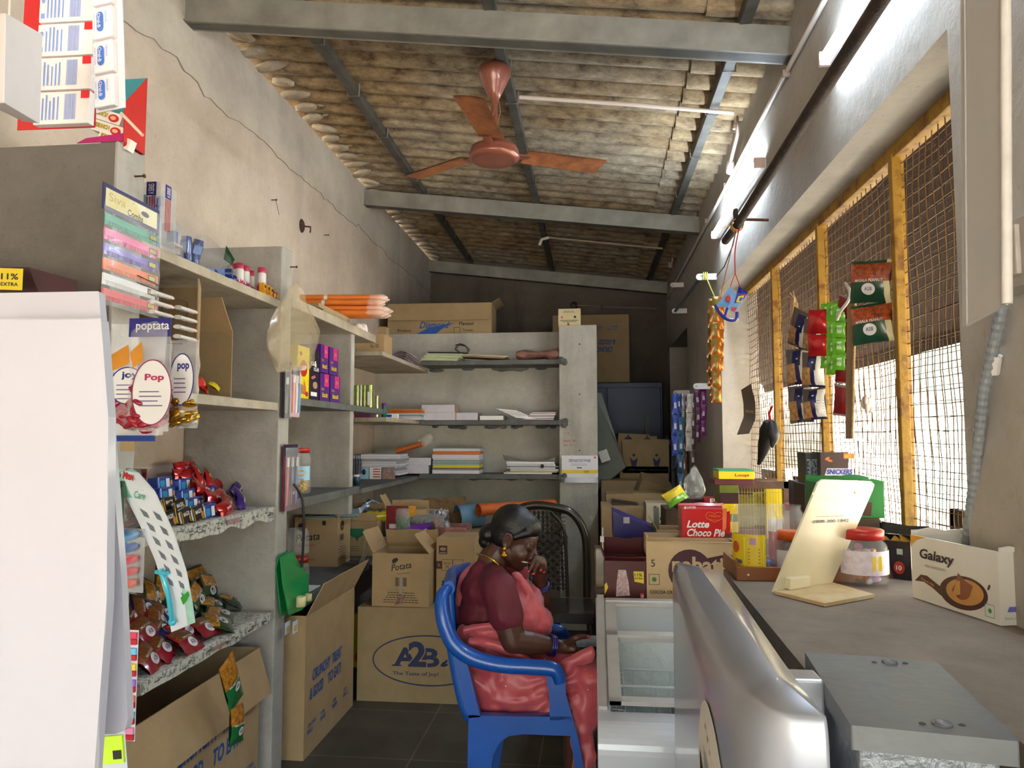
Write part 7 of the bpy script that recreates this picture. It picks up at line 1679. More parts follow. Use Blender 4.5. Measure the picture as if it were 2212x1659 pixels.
# ---------------------------------------------------------------- table behind the freezer with cartons
TW = C('#7d5f3c', .7, .2, 10, c2='#54402a', bump=.2)
TZ2 = .852
t = thing('wooden_table', 'rough wooden table behind the freezer carrying cartons and boxes', 'table', (.42, 3.5, 0))
tx0 = P(1303, 1270, Y=2.98).x-.03
b = MB(); b.bx((tx0, 2.97, TZ2-.035), (.83, 4.55, TZ2), TW); b.build('tabletop', t, 'w', bevel=.004)
for x in (tx0+.03, .79):
    for y in (3.0, 4.5): b = MB(); b.bx((x-.025, y-.025, 0), (x+.025, y+.025, TZ2-.035), TW); b.build('leg', t, 'w')
MAR = C('#4a0d14', .5, .12, 12)
def rb(name, label, cat, px0, px1, pyt, pyb, Y, d, m, prn=None, zb=None, op=False, fl=(), rz=0, h=None, inm=None):
    a = P(px0, pyb, Y=Y); c = P(px1, pyb, Y=Y); z = a.z if zb is None else zb; h = h or P((px0+px1)/2, pyt, Y=Y).z-z
    return carton(label, ((a.x+c.x)/2, Y+d/2, z), rz, c.x-a.x, d, h, m, prn, fl, open_=op, name=name, cat=cat, inm=inm)
def pr_11(b, Fc):
    T = Fc['front']; sc = 1
    b.pp(T, [(.045, .015), (.10, .02), (.095, .07), (.085, .12), (.055, .12), (.048, .07)], C('#d8d4d8', .7, .1, 90, c2='#b98a90'))
    b.pp(T, [(.115, .115), (.155, .115), (.155, .068), (.118, .075)], YEL); b.pt(T, '11%', .119, .095, .013, GREEN, w=.03, bold=.03); b.pt(T, 'EXTRA', .119, .084, .007, BLK, w=.032, bold=.02)
    b.pp(T, [(-.0, .02), (.014, .05), (.008, .07), (.0, .06)], YEL); b.pr(T, .14, .01, .155, .03, C('#c8384a', .5)); b.pt(T, '18', .143, .014, .010, WHT, w=.010, bold=.02, lift=.003)
    for k in range(5): b.pr(T, .055+.008*k, .02, .056+.008*k, .11, C('#a99aa5', .6), .003)
rb('chocolate_carton', 'torn open maroon carton with yellow 11% EXTRA labels at the table edge', 'carton', 1306, 1395, 1210, 1272, 3.03, .16, MAR, pr_11, TZ2, True, [('front', 35, .03), ('left', 70, .05), ('back', 100, .07), ('right', 80, .04)], inm=CBD)
def pr_nab(b, Fc):
    T = Fc['front']; W_ = .385
    b.pe(T, .17, .12, .085, .085, BRN, .0008); b.pp(T, [(.09, .14), (.32, .19), (.20, .07), (.13, .045)], BRN, .0010); b.pt(T, 'nabati', .10, .115, .062, CBL, w=.20, bold=.03, lift=.0025)
    b.pt(T, '5', .018, .135, .028, BLK, lift=.003); b.pring(T, .03, .085, .024, .024, .003, GREEN, 4); b.pe(T, .03, .085, .009, .009, C('#2a7a3a', .5)); b.pt(T, 'COCOA CREAM', .012, .03, .013, BLK, w=.12, bold=.02)
rb('cardboard_carton', 'wide brown carton printed nabati and COCOA CREAM on the table', 'carton', 1397, 1592, 1170, 1272, 3.03, .12, CBL, pr_nab, TZ2, True, [('front', 80, .0), ('left', 100, .02)])
rb('cardboard_carton', 'brown carton standing behind the nabati carton, lifting the red box', 'carton', 1400, 1590, 1170, 1272, 3.17, .26, CBD, None, TZ2, False, h=.220)
RC = C('#c41219', .3, .04, 9, coat=.4)
def pr_lot(b, Fc):
    T = Fc['front']; b.pt(T, 'LOTTE', .022, .127, .009, WHT, w=.035, bold=.03); b.pe(T, .014, .131, .005, .006, WHT)
    b.pt(T, 'Lotte', .018, .048, .030, WHT, w=.09, bold=.03, shear=.3); b.pt(T, 'Choco Pie', .016, .012, .032, WHT, w=.155, bold=.03, shear=.25)
    HRT = C('#e87a3a', .4); b.pt(T, 'Happy', .108, .090, .014, HRT, w=.05, shear=.3); b.pt(T, 'Moments', .112, .079, .006, HRT, w=.042, shear=.3)
    for sx in (-1, 1):
        pts = [(.133, .072), (.133+sx*.03, .086), (.133+sx*.036, .102), (.133+sx*.024, .114), (.133+sx*.008, .112), (.133, .104)]
        for (x0, y0), (x1, y1) in zip(pts, pts[1:]):
            dx, dy = x1-x0, y1-y0; L = math.hypot(dx, dy); nx, ny = -dy/L*.0011, dx/L*.0011; b.pp(T, [(x0-nx, y0-ny), (x1-nx, y1-ny), (x1+nx, y1+ny), (x0+nx, y0+ny)], HRT, .002)
    b.pp(T, [(.168, .13), (.185, .13), (.180, .05), (.164, .015)], C('#e87a4a', .4)); b.pe(T, .178, .014, .018, .014, C('#6a2a1c', .6, .3, 90)); b.pr(T, .165, .130, .203, .142, YEL); b.pe(T, .183, .126, .017, .010, YEL)
rb('choco_pie_box', 'red box printed Lotte Choco Pie behind the nabati carton', 'box', 1474, 1578, 1100, 1168, 3.20, .14, RC, pr_lot, TZ2+.222, False, [('back', 60, .015)])
# counter far items on the table further back
rb('crate_box', 'brown open carton pieces behind the maroon carton on the table', 'carton', 1420, 1475, 1145, 1200, 3.65, .2, CBD, None, TZ2, True, [('left', 60, .05)])
b = MB(); a = P(1325, 1165, Y=3.75); c = P(1412, 1165, Y=3.75); PB = C('#28207a', .35, .1); zz = P(1325, 1105, Y=3.75).z
b.prism([(a.x, 3.75, a.z), (c.x, 3.75, a.z), (c.x, 3.75, P(1412, 1142, Y=3.75).z), (a.x, 3.75, zz)], (0, .25, 0), PB); b.bx((a.x+.05, 3.74, a.z+.08), (a.x+.08, 3.75, a.z+.11), C('#d8d0e0', .5))
for z0 in (a.z, a.z-.035): b.bx((a.x-.02, 3.72, z0-.012), (c.x+.03, 3.74, z0), C('#3a3f3c', .4))
b.bx((a.x-.01, 3.73, TZ2), (c.x+.02, 4.0, a.z-.03), C('#2c3330', .5, .1)); b.bx((c.x+.0, 3.72, a.z), (c.x+.025, 3.745, a.z+.16), C('#555a58', .3))
tag(b.build('plastic_tray', off=(a.x, 3.8, TZ2)), 'slanted purple tray in a grey frame on the table', 'tray')
b = MB(); g = P(1302, 1200, Y=3.35); b.bx((g.x-.03, 3.3, TZ2), (g.x+.03, 3.36, g.z+.03), film('#c9c4b0', .35)); b.tube([(g.x, 3.33, g.z), (g.x, 3.33, g.z+.10)], .005, C('#c9c9c0', .3, metal=.5), 8); b.box((g.x, 3.33, g.z+.075), (.022, .022, .024), C('#e5e5e2', .3)); b.tube([(g.x, 3.33, g.z+.09), (g.x, 3.33, g.z+.125)], [.005, .003], C('#d5d5d0', .3), 8)
tag(b.build('glass_dispenser', off=(g.x, 3.33, TZ2)), 'narrow glass dispenser with a white stopper at the left end of the table', 'dispenser')
def ptxt(s, m=None): return lambda b, Fc: b.pt(Fc['front'], s, .03, .03, .028, m or WHT, w=.07, bold=.02)
rb('toffee_box', 'dark red box printed Elite behind the choco pie box', 'box', 1522, 1548, 1076, 1100, 4.2, .12, C('#8c1420', .4), ptxt('Elite'), None, False)
rb('toffee_box', 'maroon box stack left of the Elite box, holding the yellow green packet', 'box', 1465, 1521, 1078, 1110, 4.25, .2, C('#3a1018', .45, .2), lambda b, Fc: b.pp(Fc['front'], [(.03, .02), (.09, .04), (.09, .0), (.03, .0)], RED), None, False)
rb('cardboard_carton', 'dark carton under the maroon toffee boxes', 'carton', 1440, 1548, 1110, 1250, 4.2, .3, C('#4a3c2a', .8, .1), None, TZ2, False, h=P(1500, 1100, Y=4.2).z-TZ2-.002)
packet('noodle_packet', 'lime and yellow packet draped over the maroon box', 'packet', P(1458, 1072, Y=4.2), face_y(.4, .5, .2), .13, .085, .05, lambda u, v: (YEL if v > .45 else C('#5fa51f', .3, coat=.5)), None, None, 3)
crumple('thin clear plastic bag hanging by the dark wall above the maroon boxes', 1478, 1522, 1005, 1078, Y=4.3, seed=9, m=film('#c9cfd2', .25, .1))
# stack of game boxes
def pr_g(b, Fc): b.pt(Fc['front'], 'Loopi', .07, .008, .016, RED, w=.06, bold=.02)
gy = 3.37; z = P(1555, 1100, Y=gy).z-.10; zs = z
specs = [(1550, 1573, YB, .036)]*1
for k, (a_, c_, m, h, lab) in enumerate(((1549, 1590, YB, .045, 'yellow box, lowest in the stack left of the wire display'), (1550, 1590, C('#6a7a1c', .4), .032, 'olive box second from the bottom of the stack left of the wire display'), (1549, 1590, YB, .045, 'yellow box in the middle of the stack left of the wire display'), (1552, 1592, C('#3a1418', .4), .045, 'dark maroon box in the stack left of the wire display'), (1551, 1591, C('#5f6a18', .4), .035, 'olive green box below the wide maroon box in the stack'), (1541, 1625, C('#5a1c26', .4), .024, 'wide maroon game box second from the top of the stack'), (1550, 1627, YB, .034, 'green and yellow game box on top of the stack left of the wire display'))):
    rb('game_box', lab, 'box', a_, c_, 0, 900, gy, .15, m, pr_g if k == 6 else None, z, False, h=h)
    if k == 6:
        pass
    z += h+.001
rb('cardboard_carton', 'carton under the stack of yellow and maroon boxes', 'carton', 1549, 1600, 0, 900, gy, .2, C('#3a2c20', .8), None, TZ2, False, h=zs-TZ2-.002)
b = MB(); a_ = P(1550, 900, Y=gy); c_ = P(1627, 900, Y=gy); b.bx((a_.x, gy, z), (c_.x, gy+.18, z+.006), C('#2f9a72', .4, .1)); tag(b.build('game_board', off=(a_.x, gy, z)), 'green lid of the topmost game box', 'box lid')
# wire fronted wooden display
WD = C('#5f3a22', .5, .2, 9, c2='#3d2415', coat=.2); a = P(1574, 1163, Y=3.62); c = P(1706, 1040, Y=3.62)
t = thing('display_case', 'small wooden display case with a wire grid front full of yellow packs', 'display case', ((a.x+c.x)/2, 3.67, TZ2))
x0, x1, z1 = a.x, c.x, c.z; zb = TZ2
b = MB()
for q0, q1 in (((x0, zb), (x0+.035, z1)), ((x1-.03, zb), (x1, z1)), ((x0, z1-.035), (x1, z1)), ((x0, a.z-.02), (x1, a.z))): b.bx((q0[0], 3.62, q0[1]), (q1[0], 3.65, q1[1]), WD)
b.bx((x0-.015, 3.62, zb), (x0, 3.87, z1), C('#5a1c1c', .5, .1)); b.bx((x0, 3.86, zb), (x1, 3.87, z1), WD); b.bx((x0, 3.65, zb), (x1, 3.87, a.z-.02), WD); b.build('frame', t, 'w', bevel=.002)
b = MB()
for k in range(17): x = x0+.035+(x1-x0-.065)*(k+.5)/17; b.tube([(x, 3.63, a.z), (x, 3.63, z1-.03)], .0012, C('#b5a56a', .4, metal=.5), 4, False)
for k in range(4): zz = a.z+(z1-a.z-.035)*(k+.7)/4; b.tube([(x0+.03, 3.632, zz), (x1-.03, 3.632, zz)], .0012, C('#b5a56a', .4, metal=.5), 4, False)
b.build('wire_grid', t, 'w')
for k in range(3):
    sbox('spice_pack', ('yellow and green pack inside the wire display, left', 'bright yellow pack inside the wire display, right', 'yellow patterned pack inside the wire display, middle')[k], 'pack', (1590, 1650, 1622)[k], (1625, 1695, 1652)[k], (1070, 1052, 1065)[k], a.z-.02, 3.69+.03*k, .05, (C('#8a7a1c', .4, .3, 30), YB, C('#a59a2a', .4, .3, 60))[k], (lambda b, Fc, w_, d, h: b.pr(Fc['front'], w_*.1, h*.0, w_*.9, h*.4, C('#b9b9c9', .5))) if k == 1 else (lambda b, Fc, w_, d, h: b.pr(Fc['front'], 0, 0, w_, h*.3, C('#7a1c1c', .5))))
# ---------------------------------------------------------------- goods on the counter (z 1.12)
CZt = 1.1215
def cj(px, py): return P(px, py, Z=CZt)
WT = C('#8a5026', .5, .15, 8, coat=.2)
a, c, d_ = cj(1600, 1254), cj(1698, 1258), cj(1566, 1240)
t = thing('wooden_tray', 'shallow wooden drawer tray at the far end of the counter', 'tray', (a.x+.08, a.y+.1, CZt)); x0, x1, y0 = a.x-.01, a.x+.30, a.y
b = MB(); b.bx((x0, y0, CZt), (x1, y0+.010, CZt+.035), WT); b.bx((x0, y0+.20, CZt), (x1, y0+.21, CZt+.035), WT); b.bx((x0, y0+.01, CZt), (x0+.01, y0+.20, CZt+.045), WT); b.bx((x1-.01, y0+.01, CZt), (x1, y0+.20, CZt+.035), WT); b.bx((x0+.01, y0+.01, CZt), (x1-.01, y0+.2, CZt+.006), WT)
for xx in (.03, .16): b.ball((x0+xx, y0-.001, CZt+.015), .003, C('#d9cfc0', .4))
b.build('tray', t, 'w', bevel=.001)
trz = CZt+.0065; ty = y0+.10
def jlab(b, fn, w_, h):
    def q(x0, y0, x1, y1, m, dz=1.0): b.add([fn(x0, y0), fn(x1, y0), fn(x1, y1), fn(x0, y1)], [(0, 1, 2, 3)], m)
    q(w_*.45, h*.05, w_*.95, h*.92, C('#ddd04a', .4)); 
    for k in range(5): q(w_*.55, h*(.15+.1*k), w_*.85, h*(.18+.1*k), C('#9a7a3a', .5))
    q(w_*.6, h*.7, w_*.75, h*.9, C('#b58ac0', .5)); b.pt(None, 'Chikki', w_*.18, h*.12, h*.13, C('#3a2a9a', .4), w=w_*.22, bold=.03, fn=fn)
    b.add([fn(w_*.2, h*.6)]+[fn(w_*.2+w_*.12*math.cos(i*.4), h*.6+h*.18*math.sin(i*.4)) for i in range(16)], [(0, i+1, (i+1) % 16+1) for i in range(16)], C('#c4582a', .4, .3, 60))
jx = P(1628, 1215, Y=ty).x
CB = C('#1f3fae', .2, .2, 40, metal=.5); 
jar('open clear jar with a yellow label and blue sweets in the wooden tray', (jx, ty-.02, trz), .062, .185, RLID, (C('#e3c61a', .4, .06), .12, .60, -PI*.95, -PI*.42, jlab), [CB, C('#3f6ad0', .2, metal=.4), GOLD], .14, open_=True)
jx2 = P(1700, 1180, Y=ty+.12).x
jar('clear jar with a pink label standing behind the yellow labelled jar', (jx2-.02, ty+.05, trz), .052, .18, RLID, (C('#c43a6a', .4, .2, 30), .2, .6, -PI*.9, -.4, None), [C('#c43a2a', .3), GOLD], .1, open_=True)
rb('tea_box', 'blue and pink edged carton standing behind the counter jars', 'box', 1672, 1690, 1100, 1200, 2.35, .08, C('#1c2f8c', .4), None, CZt-.0, False, h=.14) if False else None
oj = P(1707, 1215, Y=ty-.05)
jar('brown filled jar with an orange lid beside the white stand', (oj.x+.005, ty-.02, trz), .036, .095, OLID, (C('#e2e0e5', .4, .04), .15, .7, -PI*.9, -.2, None), [C('#6a3a22', .6)], .75, ribs=False)
# phone stand
IV = C('#dcd3b4', .35, .05, 8, coat=.3)
t = thing('display_stand', 'ivory plastic counter stand printed with the number 1800-200-1842', 'stand', cj(1760, 1290))
pl = [cj(1671, 1283), cj(1782, 1311), cj(1890, 1291), cj(1790, 1262)]
b = MB(); b.prism([Vector((p.x, p.y, CZt)) for p in pl], (0, 0, .008), C('#d6c6a0', .5, .12, 14, c2='#c9a877')); b.build('base', t, 'w', bevel=.002)
A0 = Vector((pl[0].x, pl[0].y, CZt+.004)); A1 = cj(1797, 1265)+Vector((0, 0, .004)); top0 = P(1770, 1037, Y=A0.y+.05)
nn = (A1-A0).cross(top0-A0).normalized()
def onpl(px, py):
    c0 = Vector((0, 0, H)); r = P(px, py, Y=1)-c0; return c0+r*((A0-c0).dot(nn)/r.dot(nn))
b = MB(); b.prism([A0, A1, onpl(1886, 1058), onpl(1889, 1046), onpl(1882, 1040), onpl(1778, 1036), onpl(1768, 1043)], nn*-.006, IV)
top1 = onpl(1889, 1040)
T = frame(A0.lerp(top0, .60)+(A1-A0)*.15, (A1-A0).lerp(top1-top0, .6), top0-A0)
T = T@Matrix.Translation((0, 0, .0)); 
sgn = 1 if (T.to_3x3()@Vector((0, 0, 1))).y < 0 else -1
wid = ((A1-A0).length+(top1-top0).length)/2
def st(x, y, z=.0012): return T@Vector((x, y, z*sgn))
GRYT = C('#6b6a70', .5)
b.pt(T, '1800-200-1842', .012, .0, .008, GRYT, w=wid*.62, bold=.02, lift=.0012*sgn); b.pt(T, 'We are here to help 24x7', .018, .014, .004, GRYT, w=wid*.5, lift=.0012*sgn); b.pt(T, '<', .004, .0, .007, GRYT, lift=.0012*sgn)
for s_ in (.12, .88): b.pe(T, wid*s_-wid*.12, .075, .004, .004, C('#c4baa0', .4), .0012*sgn)
b.build('panel', t, 'w', bevel=.0015)
T = frame(A0.lerp(A1, .18)+Vector((.0, 0, .006)), A1-A0, top0-A0); b = MB(); s2 = 1 if (T.to_3x3()@Vector((0, 0, 1))).y < 0 else -1
b.xf = T; b.bx((0, 0, 0), (.072, .028, .016*s2), C('#e6dfc4', .35, .04)); b.build('speaker_block', t, 'w', bevel=.002)
# brownie box, galaxy box
BKB = C('#141518', .35, .1, 9, coat=.3)
def pr_bro(b, Fc):
    T = Fc['front']; b.pt(T, 'Brownie', .012, .018, .022, C('#b5bf2a', .4), w=.085, bold=.03, rot=-.12); b.pe(T, .135, .03, .014, .017, C('#b5301c', .4)); b.pt(T, '10', .128, .024, .012, WHT, w=.014, bold=.03, lift=.003); b.pr(T, .13, .065, .145, .08, C('#b9cfc0', .5)); b.pp(T, [(.08, .0), (.12, .0), (.105, .06), (.085, .07)], C('#6a3a28', .5, .2, 40)); b.pe(T, .03, .075, .012, .010, C('#b56a9a', .4))
    T = Fc['right']; b.pt(T, 'Brownie', .05, .035, .024, YEL, w=.075, bold=.03); b.pt(T, 'cake', .085, .018, .012, YEL, w=.03, bold=.02); b.pp(T, [(.03, .0), (.13, .0), (.13, .014), (.07, .02)], C('#c46a3a', .4, .2, 30)); b.pe(T, .075, .075, .012, .007, C('#c42a4a', .4))
q0 = cj(1824, 1266); q1 = cj(1898, 1278); 
ang = math.atan2(q1.y-q0.y, q1.x-q0.x)
t_ = carton('black open carton of Brownie cakes between the ivory stand and the white box', (cj(1900, 1240).x+.035, cj(1900, 1240).y+.02, CZt), ang*.9, .165, .15, .10, BKB, pr_bro, [('right', 75, .03), ('back', 80, .03), ('left', 110, .015)], name='brownie_carton', inm=CBD)
brc = Vector(t_.location)
for k in range(4): packet('cake_pack', 'gold wrapped cake pack inside the black Brownie carton', 'cake pack', (brc.x-.05+.035*k, brc.y+.02*(k % 2)-.01, CZt+.075), face_y(.8, .2*k, .3*k), .075, .05, .02, lambda u, v: GOLD, None, 'gold cake packs in the black carton', k)
def pr_gal(b, Fc):
    T = Fc['front']; G1 = C('#4a2117', .35, .12, 12, coat=.4); G2 = C('#8a4a2c', .35, .15, 12, coat=.4); G3 = C('#c9904a', .35, .15, 12, coat=.4)
    b.pp(T, [(0, GH*.80), (0, GH), (GW*.20, GH), (GW*.08, GH*.93), (GW*.02, GH*.85)], C('#d9a02c', .4), .0006)
    b.pt(T, 'Galaxy', GW*.11, GH*.62, GH*.20, C('#2a1624', .4), w=GW*.42, bold=.025, shear=.18); b.pt(T, 'MILK CHOCOLATE', GW*.19, GH*.545, GH*.035, C('#6a5a52', .4), w=GW*.24)
    def ell(cx, cy, rx, ry, m, lift, a0=0, a1=2*PI, rot=0): b.pp(T, [(GW*(cx+rx*math.cos(a)*math.cos(rot)-ry*math.sin(a)*math.sin(rot)), GH*(cy+(rx*math.cos(a)*math.sin(rot)+ry*math.sin(a))*1.6)) for a in [a0+(a1-a0)*k/28 for k in range(29)]], m, lift)
    ell(.62, .30, .27, .15, G1, .0008, rot=.15); ell(.64, .32, .21, .115, G3, .0012, rot=.15); ell(.62, .34, .10, .075, G2, .0016, rot=.5)
    b.pp(T, [(GW*x, GH*y) for x, y in ((.04, .28), (.12, .40), (.20, .41), (.30, .34), (.42, .27), (.55, .18), (.48, .12), (.36, .17), (.26, .25), (.16, .30), (.09, .29))], G1, .0010)
    b.pp(T, [(GW*x, GH*y) for x, y in ((.58, .58), (.66, .48), (.74, .44), (.70, .28), (.56, .22), (.50, .30), (.55, .42))], G2, .0018); b.pp(T, [(GW*x, GH*y) for x, y in ((.56, .45), (.60, .47), (.60, .27), (.48, .20), (.52, .28))], G3, .0020)
    b.pt(T, 'Smooth Milk', GW*.13, GH*.335, GH*.035, C('#d9a04a', .4), w=GW*.17, rot=-.2, lift=.003, shear=.2)
    b.pring(T, GW*.90, GH*.16, GW*.055, GW*.055, .0015, C('#2a8a7a', .4), 4); b.pe(T, GW*.90, GH*.16, GW*.018, GW*.018, C('#2a9a3a', .4)); b.pe(T, GW*.9, GH*.48, .003, .007, G1, rot=-.5)
    T = Fc['right']; b.pt(T, 'NON V', .035, GH*.62, .007, BLK, w=.03); b.pt(T, '18C', .05, GH*.22, .01, C('#3a3a9a', .4)); b.pr(T, .040, GH*.12, .043, GH*.34, C('#3a2a8a', .4)); b.pp(T, [(.015, GH*.18), (.035, GH*.18), (.038, GH*.25), (.020, GH*.25)], C('#6a6ac0', .4)); b.pt(T, 'Store in a cool', .008, GH*.08, .006, GY, w=.05)
ga = P(1972, 1290, Z=CZt); gc_ = P(2162, 1352, Z=CZt); gv = gc_-ga; GW = gv.length; ang = math.atan2(gv.y, gv.x); gd = .13
GH = P(2150, 1192, Y=gc_.y).z-CZt
nrm = Vector((-gv.y, gv.x, 0)).normalized()
ctr = ga+gv/2+nrm*gd/2; ctr.z = CZt
carton('white open box printed Galaxy with a chocolate swirl on the counter', ctr, ang, GW, gd, GH, C('#e2dfd9', .45, .04, 9, coat=.2), pr_gal, [('right', 82, .012), ('back', 95, .015), ('left', 88, .012)], name='chocolate_carton', inm=CBD)
rr_ = P(2160, 1230, Y=gc_.y+.25)
carton('plain brown open carton behind the white Galaxy box', (rr_.x+.10, 1.72, CZt), .1, .15, .15, .135, CBD, None, [('back', 85, .02)], name='cardboard_carton')
# red lidded tub, boxes at the mesh
tj = P(1885, 1190, Y=2.02); jar('wide clear tub with a red lid behind the ivory stand', (tj.x-.02, 2.04, CZt), .062, .12, RLID, (C('#d8cfe0', .4, .2, 60), .25, .75, -PI*.9, -.2, lambda b, fn, w_, h: b.add([fn(w_*.5, h*.2), fn(w_*.65, h*.2), fn(w_*.65, h*.8), fn(w_*.5, h*.8)], [(0, 1, 2, 3)], YEL)), [C('#c9a5d0', .4), C('#d8d8e0', .4), C('#c9762a', .4)], .6, ribs=False)
sill = .953
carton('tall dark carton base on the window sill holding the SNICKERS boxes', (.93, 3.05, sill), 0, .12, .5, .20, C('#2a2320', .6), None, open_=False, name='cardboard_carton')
def pr_sn(b, Fc):
    T = Fc['front']; w_ = .115; b.pp(T, [(.012, .028), (.10, .028), (.108, .052), (.02, .052)], WHT, .0006); b.pp(T, [(.014, .030), (.099, .030), (.105, .050), (.021, .050)], C('#d8d4e0', .4), .0009); b.pt(T, 'SNICKERS', .018, .032, .017, C('#1c2f9a', .4), w=.082, bold=.035, shear=.15)
    b.pr(T, .075, .085, .110, .103, C('#e8802a', .4)); b.pt(T, 'GST', .078, .089, .009, YEL, w=.022, bold=.03); b.pe(T, .022, .085, .009, .004, C('#c9742a', .4), rot=.5); b.pe(T, .03, .078, .009, .004, C('#c9742a', .4), rot=-.2)
SB = C('#42221e', .4, .08, 9, coat=.2)
a = P(1772, 1032, Y=2.65); c = P(1835, 1032, Y=2.65); zt = P(1800, 977, Y=2.65).z
def bxat(name, label, px0, px1, pyt, pyb, Y, d, m, prn, zb=None, rz=0, op=False, fl=()):
    a = P(px0, pyb, Y=Y); c = P(px1, pyb, Y=Y); z = a.z if zb is None else zb; h = P((px0+px1)/2, pyt, Y=Y).z-z
    return carton(label, ((a.x+c.x)/2, Y+d/2, z), rz, c.x-a.x, d, h, m, prn, fl, open_=op, name=name, cat='box')
bxat('chocolate_box', 'brown box printed SNICKERS standing against the mesh window', 1774, 1834, 977, 1045, 2.62, .10, SB, pr_sn)
bxat('chocolate_box', 'black box back to back with the SNICKERS box, to its left', 1741, 1772, 978, 1045, 2.66, .10, C('#1c1b1e', .4, .1), lambda b, Fc: small_lines(b, Fc['front'], .004, .03, .045, .085, 8, GY))
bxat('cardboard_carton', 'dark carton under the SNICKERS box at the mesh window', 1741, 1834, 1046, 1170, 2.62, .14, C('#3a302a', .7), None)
GB2 = C('#1f7a34', .4, .08, 9)
def pr_gb(b, Fc): T = Fc['front']; b.pp(T, [(.115, .06), (.15, .065), (.16, .10), (.135, .105)], C('#4a2218', .5, .2, 60)); b.pp(T, [(.11, .01), (.15, .005), (.155, .045), (.12, .05)], C('#4a2218', .5, .2, 60)); b.pt(T, 'KIKI', .075, .05, .022, YEL, w=.04, bold=.03)
bxat('wafer_carton', 'torn green carton with chocolate squares behind the ivory stand', 1766, 1912, 1042, 1118, 2.28, .12, GB2, pr_gb, op=True, fl=[('front', 88, .008), ('back', 85, .014)])
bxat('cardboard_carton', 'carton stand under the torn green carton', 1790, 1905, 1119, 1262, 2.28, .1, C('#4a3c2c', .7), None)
def pr_jo(b, Fc): T = Fc['front']; b.pt(T, 'Jolly', .008, .06, .018, WHT, w=.035, bold=.03); b.pt(T, 'Rolls', .008, .035, .016, WHT, w=.035, bold=.03); b.pe(T, .025, .1, .012, .006, YEL)
bxat('sweet_box', 'magenta box printed Jolly Rolls beside the green carton', 1737, 1764, 1040, 1160, 2.75, .1, C('#8c1a52', .4), pr_jo)
bxat('sweet_box', 'navy box printed Jolly Rolls to the left of the magenta box', 1722, 1736, 1040, 1160, 2.78, .1, C('#1c2352', .4), pr_jo)
jj = P(1717, 1105, Y=2.9); jar('small clear jar with a red lid behind the jars at the mesh', (jj.x, 2.9, jj.z-.14), .045, .15, RLID, None, None)
bxat('cardboard_carton', 'carton under the small red lidded jar at the mesh', 1700, 1735, 1177, 1260, 2.9, .1, C('#4a3c2c', .7), None) if False else None
# dark wooden frames outside the mesh
DW = C('#3a2c20', .7, .2, 12)
for k, (x0p, x1p, yt, yb_, lab) in enumerate(((2050, 2165, 1098, 1200, 'dark slatted wooden panel leaning outside the mesh near the front'), (1640, 1672, 1012, 1040, 'small dark slatted panel outside the far end of the mesh'), (1713, 1790, 1028, 1090, 'dark slatted wooden panel outside the mesh behind the boxes'))):
    X = 1.22; a = P(x0p, yt, X=X); c = P(x1p, yb_, X=X); y0, y1 = min(a.y, c.y), max(a.y, c.y); zt, z0 = a.z, .0
    b = MB(); b.bx((X, y0, zt-.06), (X+.03, y1, zt), DW); b.bx((X, y0, z0), (X+.03, y0+.04, zt), DW); b.bx((X, y1-.04, z0), (X+.03, y1, zt), DW)
    for j in range(8): b.bx((X, y0, zt-.12-.05*j), (X+.012, y1, zt-.10-.05*j), DW)
    tag(b.build('wooden_lattice', off=(X, y0, 0)), lab, 'panel')
# flexible conduit, white panel, switch box
FX = C('#8a9096', .5, .06, 9)
b = MB(); a = P(2165, 665, X=.83); c = P(2088, 1178, X=.86); n_ = 90; pts = []; rr = []
mid = [a, a.lerp(c, .33)+Vector((-.012, 0, 0)), a.lerp(c, .66)+Vector((-.005, 0, 0)), c, Vector((c.x, c.y+.01, 1.121))]
for i in range(n_):
    s = i/(n_-1)*(len(mid)-1); k = min(int(s), len(mid)-2); pts.append(mid[k].lerp(mid[k+1], s-k)); rr.append(.0125 if i % 2 else .0105)
b.tube(pts, rr, FX, 12, False); b.tube([a.lerp(c, .18), a.lerp(c, .25)], .0138, C('#d5d3d0', .5), 12)
tag(b.build('flexible_conduit', off=a), 'grey corrugated conduit running down beside the window to the counter', 'conduit')
WPN = C('#c4c2c0', .4, .03, 3)
V = [P(2087, -60, Y=1.15), P(2176, -60, Y=1.05), P(2179, 655, Y=1.05), P(2092, 703, Y=1.15)]
b = MB(); n_ = 8
b.grid(lambda u, v: V[0].lerp(V[1], u).lerp(V[3].lerp(V[2], u), v)+Vector((0, -.012*math.sin(PI*u), 0)), 10, 6, WPN); b.grid(lambda u, v: V[1].lerp(V[0], u).lerp(V[2].lerp(V[3], u), v)+Vector((0, .018, 0)), 10, 6, WPN)
b.tube([V[1]+Vector((0, .004, 0)), V[2]+Vector((0, .004, 0))], .007, C('#e6e4e2', .3), 8); b.tube([V[3]+Vector((0, .004, 0)), V[2]+Vector((0, .004, 0))], .002, WPN, 6); b.tube([V[0]+Vector((0, .004, 0)), V[3]+Vector((0, .004, 0))], .002, WPN, 6)
tag(b.build('plastic_board', off=V[3]), 'long pale grey plastic board hanging at the upper right, nearest the viewer', 'board')
SW = C('#b9b3ac', .4, .04)
V = P(2196, 560, X=.845); t = thing('switch_box', 'grey switch box with a round black knob at the right edge', 'switch box', V)
b = MB(); b.bx((.80, V.y-.12, V.z-.07), (.849, V.y+.03, V.z+.06), SW); b.bx((.79, V.y-.10, V.z-.05), (.80, V.y+.0, V.z+.045), C('#c9c4bd', .4)); b.build('box', t, 'w', bevel=.003)
b = MB(); b.lathe([(0, 0), (.016, 0), (.017, .014), (.012, .020), (0, .020)], BLK, 16, P(2188, 545, X=.80), Matrix.Rotation(-PI/2, 4, 'Y')); b.build('knob', t, 'w')
